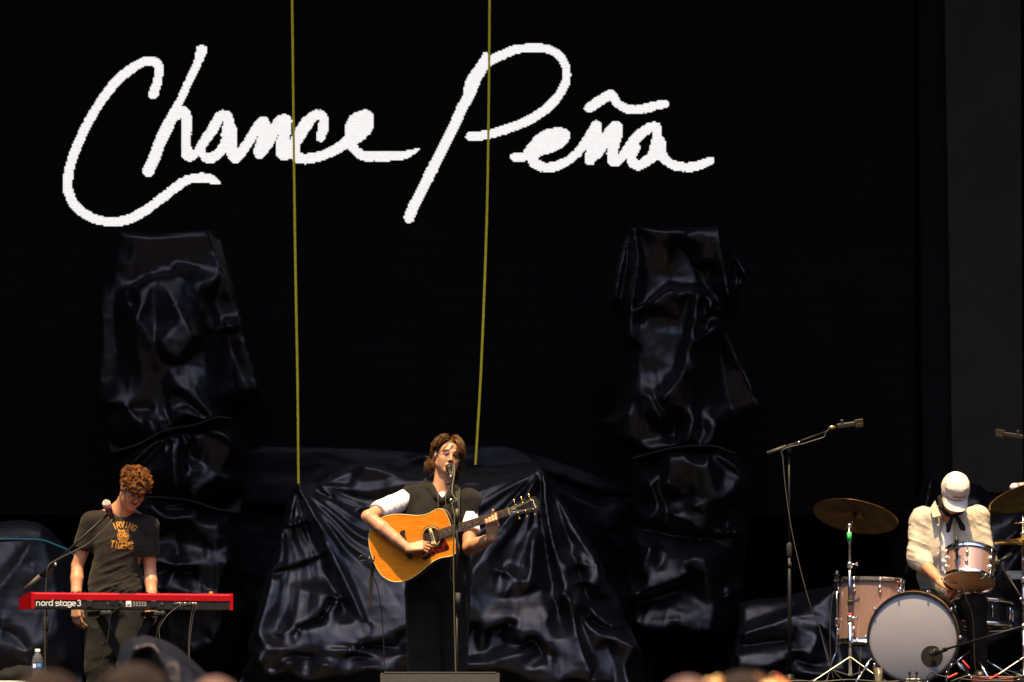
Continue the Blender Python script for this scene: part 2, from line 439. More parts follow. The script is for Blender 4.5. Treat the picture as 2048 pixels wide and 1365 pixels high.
PE = [
 [(577,155,22),(562,210,36),(512,290,42),(490,340,45),(475,395,36),(430,480,34),(390,570,32),(340,670,32),(290,770,33),(240,870,35),(200,950,33),(160,1030,33),(130,1090,35),(115,1130,35)],
 [(565,210,38),(610,182,32),(680,150,30),(760,118,28),(850,110,28),(930,112,28),(1000,140,28),(1045,190,27),(1065,250,26),(1055,320,28),(1020,390,28),(960,460,30),(880,520,30),(780,570,30),(680,605,29),(590,632,29),(520,642,29),(482,642,29)],
 [(750,768,28),(810,764,28),(865,722,46),(930,672,62),(1000,632,45),(1050,628,33),(1030,662,42),(960,705,40),(895,735,30),(858,772,32),(880,810,33),(930,828,30),(1000,822,32),(1070,790,28),(1130,740,28),(1180,680,32),(1218,620,33),(1243,575,32),(1240,620,36),(1230,690,45),(1205,782,35)],
 [(1205,782,33),(1258,720,40),(1300,650,35),(1345,590,33),(1370,583,33),(1365,640,35),(1345,700,36),(1340,780,34),(1365,793,30),(1405,755,28),(1460,680,33),(1520,620,33),(1570,588,32),(1604,590,32),(1612,650,30),(1615,690,48),(1600,740,44),(1560,780,34),(1500,815,33),(1462,800,32),(1452,770,30),(1480,710,30)],
 [(1620,690,45),(1640,760,32),(1690,805,30),(1750,825,30),(1820,825,30),(1880,810,30),(1930,790,26)],
 [(1200,470,32),(1260,430,33),(1320,395,33),(1345,402,30),(1372,445,28),(1420,473,28),(1480,482,28),(1550,470,30),(1610,455,28),(1660,447,25)],
]
G, gx0, gy0, gc = strokes_to_cells([zc(S, 100, 60, 2.6947) for S in CH] + [zc(S, 780, 60, 3.0118) for S in PE])
V, Fc = [], []
for j in range(G.shape[0]):
    row = np.flatnonzero(np.diff(np.r_[0, G[j].astype(int), 0]))
    for a, b in zip(row[::2], row[1::2]):
        n = len(V)
        for px, py in ((gx0+a*gc, gy0+(j+.94)*gc), (gx0+b*gc, gy0+(j+.94)*gc), (gx0+b*gc, gy0+(j+.06)*gc), (gx0+a*gc, gy0+(j+.06)*gc)):
            V.append(at(px, py, WY-.004))
        Fc.append((n, n+1, n+2, n+3))
M_lit = mat('lit_led_white', (.8, .8, .8), .6, emit=(1.0, .965, .955), es=.43)
nt = M_lit.node_tree
tcx = nt.nodes['Texture Coordinate']; nz = nt.nodes.new('ShaderNodeTexNoise'); nz.inputs['Scale'].default_value = 55; nz.inputs['Detail'].default_value = 2
nt.links.new(tcx.outputs['Object'], nz.inputs['Vector'])
mr = nt.nodes.new('ShaderNodeMapRange'); mr.inputs['To Min'].default_value = .39; mr.inputs['To Max'].default_value = .46
nt.links.new(nz.outputs['Fac'], mr.inputs['Value']); nt.links.new(mr.outputs[0], nt.nodes['Principled BSDF'].inputs['Emission Strength'])
nt.nodes['Principled BSDF'].inputs['Base Color'].default_value = (.02, .02, .02, 1)
obj('lettering', (V, Fc), M_lit, wall)

# ================================================================== YELLOW STRAPS hanging in front of the wall
M_strap = mat('yellow_webbing', (.66, .49, .010), .7, var=.12, vscale=60)
M_strapmark = mat('webbing_mark', (.05, .035, .01), .8)
def strap(label, px_pts, y, w=.021):
    P = spline(np.array([at(a, b, y) for a, b in px_pts]), 10)
    V, Fc = [], []
    for i, p in enumerate(P):
        s = w/2; tw = .35*math.sin(i*.13)
        d = A(math.cos(tw)*s, math.sin(tw)*s, 0); th = A(0, .0012, 0)
        V += [p-d-th, p+d-th, p+d+th, p-d+th]
        if i:
            k = 4*i
            for q in range(4): r = (q+1) % 4; Fc.append((k-4+q, k-4+r, k+r, k+q))
    root = thing('yellow_strap', label, 'strap', P[-1], 'yellow straps hanging in front of the video wall')
    obj('webbing', (V, Fc), M_strap, root)
    L = np.cumsum(np.r_[0, np.linalg.norm(np.diff(P, axis=0), axis=1)]); MV, MF = [], []
    for k, d0 in enumerate(np.arange(.03, L[-1], .055)):
        p = np.array([np.interp(d0, L, P[:, c]) for c in range(3)]) + A(.004*(1 if k % 2 else -1), -.0052, 0)
        v, f = box(p, (.003, .001, .005)); MF += [tuple(i+len(MV) for i in q) for q in f]; MV += list(v)
    obj('stitch_marks', (MV, MF), M_strapmark, root)['kind'] = 'stuff'
strap('longer yellow strap hanging down towards the pianist side of the tarp', [(583, -120), (586, 150), (590, 480), (595, 760), (597, 968)], 3.9, .016)
strap('yellow strap hanging down behind the singer, ending above his head', [(980, -120), (978, 150), (974, 420), (963, 720), (951, 930)], 3.9, .016)

# ================================================================== TARPS
def plastic(name, base, rough, bump=.25, bs=26., spec=.5):
    m = bpy.data.materials.new(name); m.use_nodes = True; N = m.node_tree.nodes; L = m.node_tree.links; b = N['Principled BSDF']
    b.inputs['Base Color'].default_value = (*base, 1); b.inputs['IOR'].default_value = 1.5; b.inputs['Specular IOR Level'].default_value = spec; b.inputs['Specular Tint'].default_value = (1., .93, 1., 1)
    tc = N.new('ShaderNodeTexCoord')
    n = N.new('ShaderNodeTexNoise'); n.inputs['Scale'].default_value = 3.5; n.inputs['Detail'].default_value = 4
    L.new(tc.outputs['Object'], n.inputs['Vector'])
    r = N.new('ShaderNodeMapRange'); r.inputs['From Min'].default_value = .3; r.inputs['From Max'].default_value = .7
    r.inputs['To Min'].default_value = rough-.06; r.inputs['To Max'].default_value = rough+.10
    L.new(n.outputs['Fac'], r.inputs['Value']); L.new(r.outputs[0], b.inputs['Roughness'])
    n1 = N.new('ShaderNodeTexNoise'); n1.noise_type = 'RIDGED_MULTIFRACTAL'; n1.inputs['Scale'].default_value = 4.5; n1.inputs['Detail'].default_value = 4; n1.inputs['Distortion'].default_value = .5
    v = N.new('ShaderNodeTexVoronoi'); v.feature = 'DISTANCE_TO_EDGE'; v.inputs['Scale'].default_value = 9
    mp = N.new('ShaderNodeVectorMath'); mp.operation = 'MULTIPLY_ADD'; mp.inputs[1].default_value = (.35, .35, .35)
    n3 = N.new('ShaderNodeTexNoise'); n3.inputs['Scale'].default_value = 4; L.new(tc.outputs['Object'], n3.inputs['Vector'])
    L.new(n3.outputs['Color'], mp.inputs[0]); L.new(tc.outputs['Object'], mp.inputs[2]); L.new(mp.outputs[0], v.inputs['Vector']); L.new(tc.outputs['Object'], n1.inputs['Vector'])
    mv = N.new('ShaderNodeMath'); mv.operation = 'MULTIPLY'; mv.inputs[1].default_value = .25; L.new(v.outputs['Distance'], mv.inputs[0])
    ad = N.new('ShaderNodeMath'); L.new(n1.outputs['Fac'], ad.inputs[0]); L.new(mv.outputs[0], ad.inputs[1])
    bp = N.new('ShaderNodeBump'); bp.inputs['Strength'].default_value = bump; bp.inputs['Distance'].default_value = .02
    L.new(ad.outputs[0], bp.inputs['Height']); L.new(bp.outputs[0], b.inputs['Normal'])
    return m
M_tarp = plastic('black_plastic_sheet', (.0046, .0040, .0052), .37, bump=.07)
M_tarp_dim = plastic('dim_black_plastic', (.0038, .0034, .0045), .36, bump=.07, spec=.33)  # slightly darker, less glossy copy of the black sheet
M_tarp_dull = plastic('dull_blue_black_sheet', (.0036, .0046, .0062), .5, bump=.10, spec=.14)
M_tarp_blue = plastic('blue_black_tarpaulin', (.0045, .0055, .0080), .50, bump=.10)
M_tie = mat('black_rope', (.006, .006, .007), .75, spec=.2)

def poly_inside(px, py, P):
    ins = np.zeros(px.shape, bool); n = len(P)
    for i in range(n):
        x0, y0 = P[i][:2]; x1, y1 = P[(i+1) % n][:2]
        if y0 == y1: continue
        c = ((y0 > py) != (y1 > py)) & (px < (x1-x0)*(py-y0)/(y1-y0)+x0); ins ^= c
    return ins
def membrane(H, fix, dom, it=260, w=1.86):
    jj, ii = np.indices(H.shape); par = (ii+jj) & 1; free = dom & ~fix
    m0, m1 = free & (par == 0), free & (par == 1)
    for k in range(it):
        for m in (m0, m1):
            nb = .25*(np.roll(H, 1, 0)+np.roll(H, -1, 0)+np.roll(H, 1, 1)+np.roll(H, -1, 1))
            H[m] += w*(nb[m]-H[m])
    return H
def draw(H, fix, dom, pts, h, bx, by, cell):
    P = [(p[0], p[1], p[2] if len(p) > 2 else h) for p in pts]
    P = spline(np.array(P, float), 4) if len(P) > 2 else np.array(P, float)
    for a, b in zip(P[:-1], P[1:]):
        n = max(2, int(np.hypot(*(b-a)[:2])/cell*2.5))
        for t in np.linspace(0, 1, n):
            p = a+(b-a)*t; i = int(round((p[0]-bx)/cell)); j = int(round((p[1]-by)/cell))
            if 0 <= j < H.shape[0] and 0 <= i < H.shape[1] and dom[j, i]: H[j, i] = p[2]; fix[j, i] = True
def facets(P, X, Y, H, dom):
    """piecewise flat sheet through the points P (px, py, h)"""
    from mathutils.geometry import delaunay_2d_cdt
    keep = []; seen = {}
    for p in P:
        k = (int(p[0]//5), int(p[1]//5))
        if k in seen: continue
        seen[k] = 1; keep.append(p)
    P = np.array(keep); c = P[:, :2].mean(0)
    vo, _, fo, ov, _, _ = delaunay_2d_cdt([Vector((p[0]-c[0], p[1]-c[1])) for p in P], [], [], 0, 1e-4)
    vo = np.array([(v[0]+c[0], v[1]+c[1]) for v in vo]); hh = np.array([P[o[0], 2] if o else 0 for o in ov])
    bx, by = X[0, 0], Y[0, 0]; cell = X[0, 1]-X[0, 0]
    for f in fo:
        a, b, d = vo[f[0]], vo[f[1]], vo[f[2]]; lo = np.minimum(np.minimum(a, b), d); hi = np.maximum(np.maximum(a, b), d)
        i0, i1 = max(0, int((lo[0]-bx)/cell)), min(X.shape[1], int((hi[0]-bx)/cell)+2); j0, j1 = max(0, int((lo[1]-by)/cell)), min(X.shape[0], int((hi[1]-by)/cell)+2)
        if i1 <= i0 or j1 <= j0: continue
        x = X[j0:j1, i0:i1]; y = Y[j0:j1, i0:i1]; den = (b[1]-d[1])*(a[0]-d[0])+(d[0]-b[0])*(a[1]-d[1])
        if abs(den) < 1e-9: continue
        u = ((b[1]-d[1])*(x-d[0])+(d[0]-b[0])*(y-d[1]))/den; v = ((d[1]-a[1])*(x-d[0])+(a[0]-d[0])*(y-d[1]))/den; w = 1-u-v
        m_ = (u > -1e-3) & (v > -1e-3) & (w > -1e-3)
        H[j0:j1, i0:i1][m_] = (u*hh[f[0]]+v*hh[f[1]]+w*hh[f[2]])[m_]
    return H
def tarp(name, parent, outline, y0, ridges, edge=-.2, cell=3.2, crumple=(30, .02), wrap=.5, m=None, seed=1, soft=1, dirbias=None, fine=.002, fold=(.022, .006, .024, 0.), field=None, lean=None, spread=34, loose=1.0, rubble=None, melt=8, hold=.30):
    rg = np.random.default_rng(seed); m = m or M_tarp
    P = np.array([(q[0], q[1], q[2] if len(q) > 2 else edge) for q in outline], float)
    bx, by = P[:, 0].min()-2*cell, P[:, 1].min()-2*cell; nx = int((P[:, 0].max()-bx)/cell)+4; ny = int((P[:, 1].max()-by)/cell)+4
    jj, ii = np.mgrid[0:ny, 0:nx]; X = bx+ii*cell; Y = by+jj*cell
    cells = poly_inside(X[:-1, :-1]+cell/2, Y[:-1, :-1]+cell/2, P)
    cn = np.zeros((ny, nx), int)
    for a in (0, 1):
        for b in (0, 1): cn[a:ny-1+a, b:nx-1+b] += cells
    dom = cn > 0; bnd = dom & (cn < 4)
    X = X.astype(float); Y = Y.astype(float); H = np.zeros((ny, nx)); fix = np.zeros((ny, nx), bool)
    for j, i in np.argwhere(bnd):                      # snap the rim to the outline
        q = A(X[j, i], Y[j, i]); Pa = P; Pb = np.roll(P, -1, 0); d = Pb[:, :2]-Pa[:, :2]
        t = np.clip(((q-Pa[:, :2])*d).sum(1)/np.maximum((d*d).sum(1), 1e-9), 0, 1); c = Pa[:, :2]+d*t[:, None]
        k = np.argmin(((c-q)**2).sum(1)); X[j, i], Y[j, i] = c[k]; H[j, i] = Pa[k, 2]+(Pb[k, 2]-Pa[k, 2])*t[k]; fix[j, i] = True
    rim = fix.copy(); Hrim = H.copy()
    X0, Y0 = bx+ii*cell, by+jj*cell; pts_all = []
    for a, b in zip(P, np.roll(P, -1, 0)):
        for t in np.linspace(0, 1, max(2, int(np.hypot(*(b-a)[:2])/40)+1))[:-1]: pts_all.append(tuple(a+(b-a)*t))
    n_rim = len(pts_all)
    for pts, h in ridges:
        q = np.array([(p[0], p[1], p[2] if len(p) > 2 else h) for p in pts], float); q = spline(q, 3) if len(q) > 2 else spline(q, 4)
        L_ = np.r_[0, np.cumsum(np.hypot(*np.diff(q[:, :2], axis=0).T))]
        for t in np.linspace(0, L_[-1], max(2, int(L_[-1]/13))): pts_all.append(tuple(np.interp(t, L_, q[:, c]) for c in range(3)))
    H = facets(pts_all, X0, Y0, H, dom)
    n, amp = crumple; add = []; din = np.argwhere(dom & ~rim); pa = np.array(pts_all)
    for _ in range(int(n*loose)):
        j, i = din[rg.integers(len(din))]; x, y = bx+i*cell, by+j*cell
        if np.min(np.hypot(pa[:, 0]-x, pa[:, 1]-y)) < spread: continue
        add.append((x, y, H[j, i]+amp*1.3*rg.normal())); pa = np.r_[pa, [[x, y, 0]]]
    if rubble:
        for _ in range(rubble[1]):
            j, i = din[rg.integers(len(din))]; x, y = bx+i*cell, by+j*cell
            if y > rubble[0] and np.min(np.hypot(pa[:, 0]-x, pa[:, 1]-y)) > 14: add.append((x, y, H[j, i]+rubble[2]*rg.normal())); pa = np.r_[pa, [[x, y, 0]]]
    H = facets(pts_all+add, X0, Y0, H, dom)
    Hc = np.zeros_like(H); cm = np.zeros(H.shape, bool)
    for pts, h in ridges: draw(Hc, cm, dom & ~rim, pts, h, bx, by, cell)
    din_ = dom & ~rim
    for _ in range(melt):                                  # let the facets slump into rounded folds, crests held
        S = .25*(np.roll(H, 1, 0)+np.roll(H, -1, 0)+np.roll(H, 1, 1)+np.roll(H, -1, 1)); H = np.where(din_, .1*H+.9*S, H); H[cm] += hold*(Hc[cm]-H[cm])
    for j, i in np.argwhere(bnd):
        H[j, i] = Hrim[j, i]
    n = n//2; amp = amp*.5
    if n:
        C = np.zeros_like(H); fc = rim.copy(); din = np.argwhere(dom & ~rim)
        for _ in range(n):
            j, i = din[rg.integers(len(din))]; x, y = bx+i*cell, by+j*cell
            a = rg.uniform(0, 2*math.pi) if dirbias is None else dirbias(x, y)+rg.normal()*.5
            L = rg.uniform(25, 120); s = amp*rg.uniform(-1, 1); pts = []
            for t in np.linspace(-.5, .5, 4): pts.append((x+math.cos(a)*L*t+rg.normal()*4, y+math.sin(a)*L*t+rg.normal()*4, s*(1-1.6*abs(t))))
            draw(C, fc, dom & ~rim, pts, 0, bx, by, cell)
        H = H + membrane(C, fc, dom, 120)
    inner = dom & ~rim
    for _ in range(soft):
        S = .25*(np.roll(H, 1, 0)+np.roll(H, -1, 0)+np.roll(H, 1, 1)+np.roll(H, -1, 1)); H = np.where(inner, .5*H+.5*S, H)
    ms = inner.astype(float)
    for _ in range(8): ms = .2*(ms+np.roll(ms, 1, 0)+np.roll(ms, -1, 0)+np.roll(ms, 1, 1)+np.roll(ms, -1, 1))
    ms = np.clip(ms*2-1, 0, 1)*inner
    if field is not None: H = H + ms*field(X, Y)
    if fold is not None:
        sx_, sy_, am, ang_ = fold; ca, sa = math.cos(ang_), math.sin(ang_); wx = 30*fbm(np.stack((X*.006, Y*.006, 0*X), -1), seed+5, 2)
        xr, yr = X*ca+Y*sa+wx, -X*sa+Y*ca; H = H + ms*am*.6*ridged(np.stack((xr*sx_, yr*sy_, 0*X+seed), -1), seed, 2)
        H = H + ms*am*.35*ridged(np.stack((X*.016+wx*.02, Y*.02, 0*X+seed), -1), seed+9, 2)
    pn = np.stack((X*.03, Y*.03, 0*X), -1); H = H + np.where(inner, fine*ridged(pn, seed, 3), 0)
    if lean: H = H + lean[1]*(Y-lean[0])
    V3 = at_arr(X, Y, y0-H); vid = np.full((ny, nx), -1); k = np.argwhere(dom); vid[dom] = np.arange(len(k)); V = V3[dom]
    c = np.argwhere(cells); q = np.stack((vid[c[:, 0], c[:, 1]], vid[c[:, 0]+1, c[:, 1]], vid[c[:, 0]+1, c[:, 1]+1], vid[c[:, 0], c[:, 1]+1]), 1)
    # turned-back rim
    e = np.concatenate([q[:, [a, (a+1) % 4]] for a in range(4)]); key = np.sort(e, 1); u, inv, ct = np.unique(key, axis=0, return_inverse=True, return_counts=True)
    eb = e[ct[inv.ravel()] == 1]; bv = np.unique(eb); mp = np.full(len(V), -1); mp[bv] = len(V)+np.arange(len(bv))
    cen = V[bv].mean(0); W = V[bv].copy(); W[:, 1] += wrap; W[:, 0] += (cen[0]-W[:, 0])*.06
    q2 = np.stack((eb[:, 1], eb[:, 0], mp[eb[:, 0]], mp[eb[:, 1]]), 1)
    return obj_np(name, np.concatenate((V, W)), np.concatenate((q, q2)), m, parent, True)

def rope(pts, y, r=.012, h=0):
    return tube(np.array([at(a, b, y-h) for a, b in pts]), r, 8, 5)

# ---- tall wrapped tower on the pianist's side
TY = 4.6
tw = thing('wrapped_tower', 'tall tower wrapped in black plastic sheet behind the pianist', 'covered tower', at(350, 1485, TY), 'plastic wrapped towers in front of the video wall')
tarp('upper_sheet', tw, [(228,470,.02),(238,463,.11),(300,467,.12),(410,461,.12),(425,461,.07),(441,480,-.05),(452,520),(465,560),(478,605),(490,660),(505,712),(516,748),(524,786),(520,794),(490,809),(466,824),(440,850),(390,868),(330,880),(262,905),(222,905),(214,880),(204,840),(195,800),(188,760),(194,700),(192,620),(198,560),(210,510)], TY, [
  ([(246,474),(320,476),(405,472)], .14), ([(240,500),(230,600),(232,700)], .06), ([(250,530),(320,520),(400,530)], .10),
  ([(252,616,.24),(266,580,.28),(316,553,.24),(360,554,.28),(394,578,.22),(403,614,.25)], .26), ([(258,594,.12),(268,569,.08),(314,548,.08),(346,546,.10)], .08),
  ([(252,616),(256,660),(275,720),(300,780),(318,840)], .22), ([(403,614),(405,680),(414,760),(428,826)], .26),
  ([(300,575,.29),(286,610,.34),(268,645,.36)], .33), ([(306,580,.26),(309,640,.28),(312,715,.30),(326,790,.20),(338,860,.18)], .22), ([(328,566,.29),(350,610,.38),(372,650,.42),(388,676,.44)], .36),
  ([(262,634,.33),(275,640,.36),(290,660,.37),(306,690,.34)], .31), ([(318,680),(330,694),(345,710),(360,716)], .42), ([(372,692),(380,680),(392,672)], .42), ([(330,726),(355,732),(390,712)], .27),
  ([(361,775),(392,800),(428,832)], .36), ([(366,792),(392,822),(420,842)], .26), ([(212,804),(250,801),(300,798)], .20), ([(214,816),(260,820),(300,818)], .15), ([(250,812),(275,840),(282,850)], .24),
  ([(415,463),(428,500),(447,545),(474,590)], .12), ([(430,470),(446,520),(468,570)], -.02), ([(446,500),(470,590),(496,690),(516,780)], .06), ([(202,600),(198,700),(198,780),(214,850)], .05), ([(418,654),(434,662),(450,654)], .24), ([(418,662),(434,676),(448,670)], .10), ([(474,590),(490,680),(512,742)], .10), ([(428,600),(445,650),(470,720),(495,775)], .03),
  ([(300,842),(310,870),(316,876)], .30), ([(330,838),(336,860),(340,872)], .28), ([(378,828),(410,838),(438,846)], .34)], edge=-.05, crumple=(46, .028), seed=3, wrap=.7, m=M_tarp_dim)
tarp('middle_sheet', tw, [(262,900),(300,878),(330,868),(390,852),(430,838),(462,838),(478,850),(494,880),(492,930),(486,985),(480,1030),(430,1024),(370,1016),(310,1010),(262,1000),(236,975),(240,958),(238,930)], TY, [
  ([(352,866),(300,892),(262,930),(242,956)], .34), ([(346,884),(312,925),(288,950)], .26), ([(330,878),(290,918),(256,948)], .18), ([(338,876),(330,900),(332,918)], .34),
  ([(345,876),(346,920),(352,972)], .40), ([(356,876),(360,920),(362,970)], .36), ([(368,874),(374,900),(372,940)], .14), ([(380,870),(370,900),(378,945)], .3),
  ([(400,870),(440,880),(470,900)], .24), ([(420,860),(450,870),(462,888)], .32), ([(420,940),(460,960)], .2), ([(300,960),(330,985),(360,1004)], .2), ([(380,960),(392,990),(400,1010)], .28)], edge=-.12, crumple=(22, .03), seed=4, wrap=.6, m=M_tarp_dim)
tarp('lower_sheet', tw, [(240,1002),(300,996),(342,999),(380,1002),(420,1016),(470,1024),(478,1050),(484,1120),(492,1200),(505,1240),(495,1290),(478,1340),(470,1400),(214,1400),(216,1250),(224,1120),(232,1040)], TY, [
  ([(290,998),(340,1000),(376,1003)], .26), ([(300,1008),(318,1022),(338,1036),(382,1034)], .32), ([(320,1014),(345,1020),(380,1014)], .12), ([(390,1015),(392,1030),(394,1044)], .30),
  ([(250,1030),(262,1120),(268,1220)], .16), ([(435,1045),(440,1080),(432,1120)], .26), ([(445,1052),(456,1076),(470,1100)], .20), ([(438,1120),(452,1130),(462,1128)], .3), ([(428,1140),(440,1136),(452,1138)], .28),
  ([(325,1126),(345,1130),(396,1131)], .30), ([(330,1138),(355,1146),(390,1142)], .16), ([(362,1124),(345,1150),(328,1180)], .3), ([(398,1160),(410,1175),(420,1180)], .26),
  ([(392,1190),(430,1190),(455,1222)], .30), ([(425,1282),(440,1250),(455,1222)], .24), ([(350,1226),(390,1255),(425,1282)], .2), ([(492,1205),(484,1250),(466,1320)], .1), ([(350,1060),(356,1110)], .14), ([(300,1200),(320,1300),(330,1380)], .12)], edge=-.25, crumple=(40, .026), seed=5, wrap=.6, m=M_tarp_dim)
obj('tie_rope', rope([(226,905),(275,890),(330,862),(392,850),(432,836),(466,838)], TY, .009, .33), M_tie, tw, True)
obj('tie_rope', rope([(238,1000),(300,995),(345,997),(385,1003),(430,1018),(478,1026)], TY, .008, .27), M_tie, tw, True)

# ---- tall wrapped tower on the drummer's side
tw2 = thing('wrapped_tower', 'tall tower wrapped in black plastic sheet between singer and overhead microphone stand', 'covered tower', at(1375, 1485, TY), 'plastic wrapped towers in front of the video wall')
tarp('upper_sheet', tw2, [(1252,474,.05),(1266,455,.24),(1300,458,.19),(1350,459,.19),(1436,452,.26),(1448,458,.10),(1470,500),(1486,526),(1503,548),(1488,560),(1478,590),(1480,622),(1470,650),(1475,700),(1494,740),(1514,790),(1532,812),(1524,832),(1490,850),(1462,882),(1420,900),(1360,904),(1300,912),(1262,918),(1240,896),(1215,866),(1203,842),(1222,830),(1238,790),(1243,740),(1250,690),(1240,640),(1220,608),(1225,560),(1240,510)], TY, [
  ([(1268,458),(1276,520),(1266,590),(1258,680)], .30), ([(1281,470),(1290,560),(1286,640)], .12), ([(1258,470),(1252,540),(1240,600)], .05), ([(1252,478),(1241,520),(1230,600)], .16),
  ([(1436,454),(1444,500),(1452,560),(1460,594)], .32), ([(1375,476),(1402,484),(1426,508),(1440,540)], .26), ([(1470,515),(1490,545),(1482,570)], .10), ([(1215,842),(1240,820),(1250,770)], .10), ([(1480,740),(1510,800),(1520,815)], .12), ([(1390,528),(1406,520),(1416,518)], .24), ([(1390,536),(1410,532),(1425,540)], .08), ([(1310,470,.20),(1340,520,.10),(1345,560,.06)], .04), ([(1300,462),(1340,464),(1360,464)], .22), ([(1372,472),(1392,464),(1430,458)], .26), ([(1362,500),(1380,520),(1420,580)], .06), ([(1456,470),(1470,540),(1474,590)], -.05),
  ([(1274,618),(1296,610),(1320,592),(1338,576),(1352,584),(1384,581),(1400,584),(1424,600),(1440,622)], .38), ([(1270,614),(1294,605),(1318,587),(1338,571),(1352,579),(1384,576),(1401,579),(1427,595),(1445,618)], .10),
  ([(1290,622),(1284,680),(1272,740),(1262,790)], .22), ([(1395,596),(1388,640),(1376,700),(1364,752),(1340,782),(1326,802)], .42), ([(1378,596),(1368,660),(1345,740)], .26), ([(1408,602),(1415,660),(1412,720),(1405,800),(1400,860)], .22), ([(1394,682),(1410,674),(1418,662)], .42), ([(1400,640),(1412,630),(1420,612)], .40),
  ([(1386,735),(1376,740),(1392,732)], .40), ([(1430,612),(1460,680),(1490,742),(1515,792)], .2), ([(1440,700),(1450,770),(1470,840)], .06), ([(1300,792),(1312,820),(1322,836)], .34), ([(1308,788),(1322,815),(1332,828)], .28), ([(1338,802),(1350,812),(1364,812)], .36), ([(1255,830),(1280,840),(1300,850)], .24), ([(1222,850),(1232,880),(1250,896)], .1), ([(1255,876),(1280,880),(1310,876)], .2),
  ([(1390,838),(1382,868),(1366,894)], .38), ([(1372,862),(1360,884),(1340,894)], .36), ([(1412,860),(1400,880),(1392,898)], .22), ([(1430,850),(1424,876),(1410,894)], .28), ([(1350,850),(1352,880)], .16), ([(1300,905),(1340,896),(1380,892),(1420,890)], .30)], edge=-.05, crumple=(50, .026), seed=11, wrap=.7, m=M_tarp_dim)
tarp('lower_sheet', tw2, [(1264,918),(1300,908),(1345,898),(1390,896),(1430,898),(1470,910),(1488,930),(1498,955),(1506,1000),(1500,1060),(1491,1120),(1484,1200),(1480,1290),(1466,1296),(1400,1290),(1330,1300),(1274,1296),(1262,1270),(1254,1215),(1257,1150),(1265,1050),(1262,970)], TY, [
  ([(1340,904),(1336,940),(1334,970)], .40), ([(1328,908),(1322,950),(1326,975)], .24), ([(1364,904),(1376,922),(1396,932),(1412,934),(1418,914)], .42), ([(1380,910),(1400,918)], .32), ([(1430,904),(1462,924),(1486,950)], .34), ([(1424,914),(1440,930),(1470,948),(1490,960)], .26),
  ([(1300,970),(1316,1012),(1296,1042)], .30), ([(1310,972),(1334,1020),(1334,1052)], .22), ([(1386,1014),(1420,1002),(1452,998)], .40), ([(1388,1024),(1410,1036),(1412,1048)], .34), ([(1345,1030),(1378,1044),(1404,1064)], .36), ([(1358,1020),(1372,1008),(1376,996)], .3), ([(1406,1067),(1440,1066),(1480,1064)], .26), ([(1406,1076),(1440,1078),(1480,1074)], .14), ([(1300,1060),(1340,1070),(1390,1075)], .12),
  ([(1302,1096),(1284,1140),(1296,1150),(1326,1142)], .36), ([(1318,1100),(1330,1104),(1322,1130)], .28), ([(1256,1196),(1300,1178),(1350,1160),(1400,1130),(1412,1120)], .40), ([(1262,1210),(1310,1196),(1360,1180)], .20), ([(1378,1122),(1398,1116),(1416,1144)], .40), ([(1378,1138),(1388,1158)], .32),
  ([(1266,1240),(1300,1270),(1340,1268)], .30), ([(1330,1262),(1346,1240),(1364,1250),(1390,1264),(1420,1262)], .36), ([(1418,1210),(1430,1230)], .32), ([(1450,1010),(1456,1100),(1448,1200)], .14), ([(1440,1200),(1460,1190)], .26), ([(1270,1080),(1276,1130)], .24)], edge=-.06, crumple=(46, .024), seed=12, wrap=.6, m=M_tarp_dim)
obj('tie_rope', rope([(1262,918),(1300,908),(1345,897),(1392,892),(1432,894),(1470,908)], TY, .009, .36), M_tie, tw2, True)
obj('tower_leg', cyl(at(1300, 1500, TY+.15), at(1300, 1280, TY+.15), .03), M_steel_black, tw2)
obj('tower_leg', cyl(at(1462, 1500, TY+.15), at(1462, 1280, TY+.15), .03), M_steel_black, tw2)
obj('base_plate', box(at(1382, 1478, TY+.15), (.95, .7, .05), .01), M_steel_black, tw2)

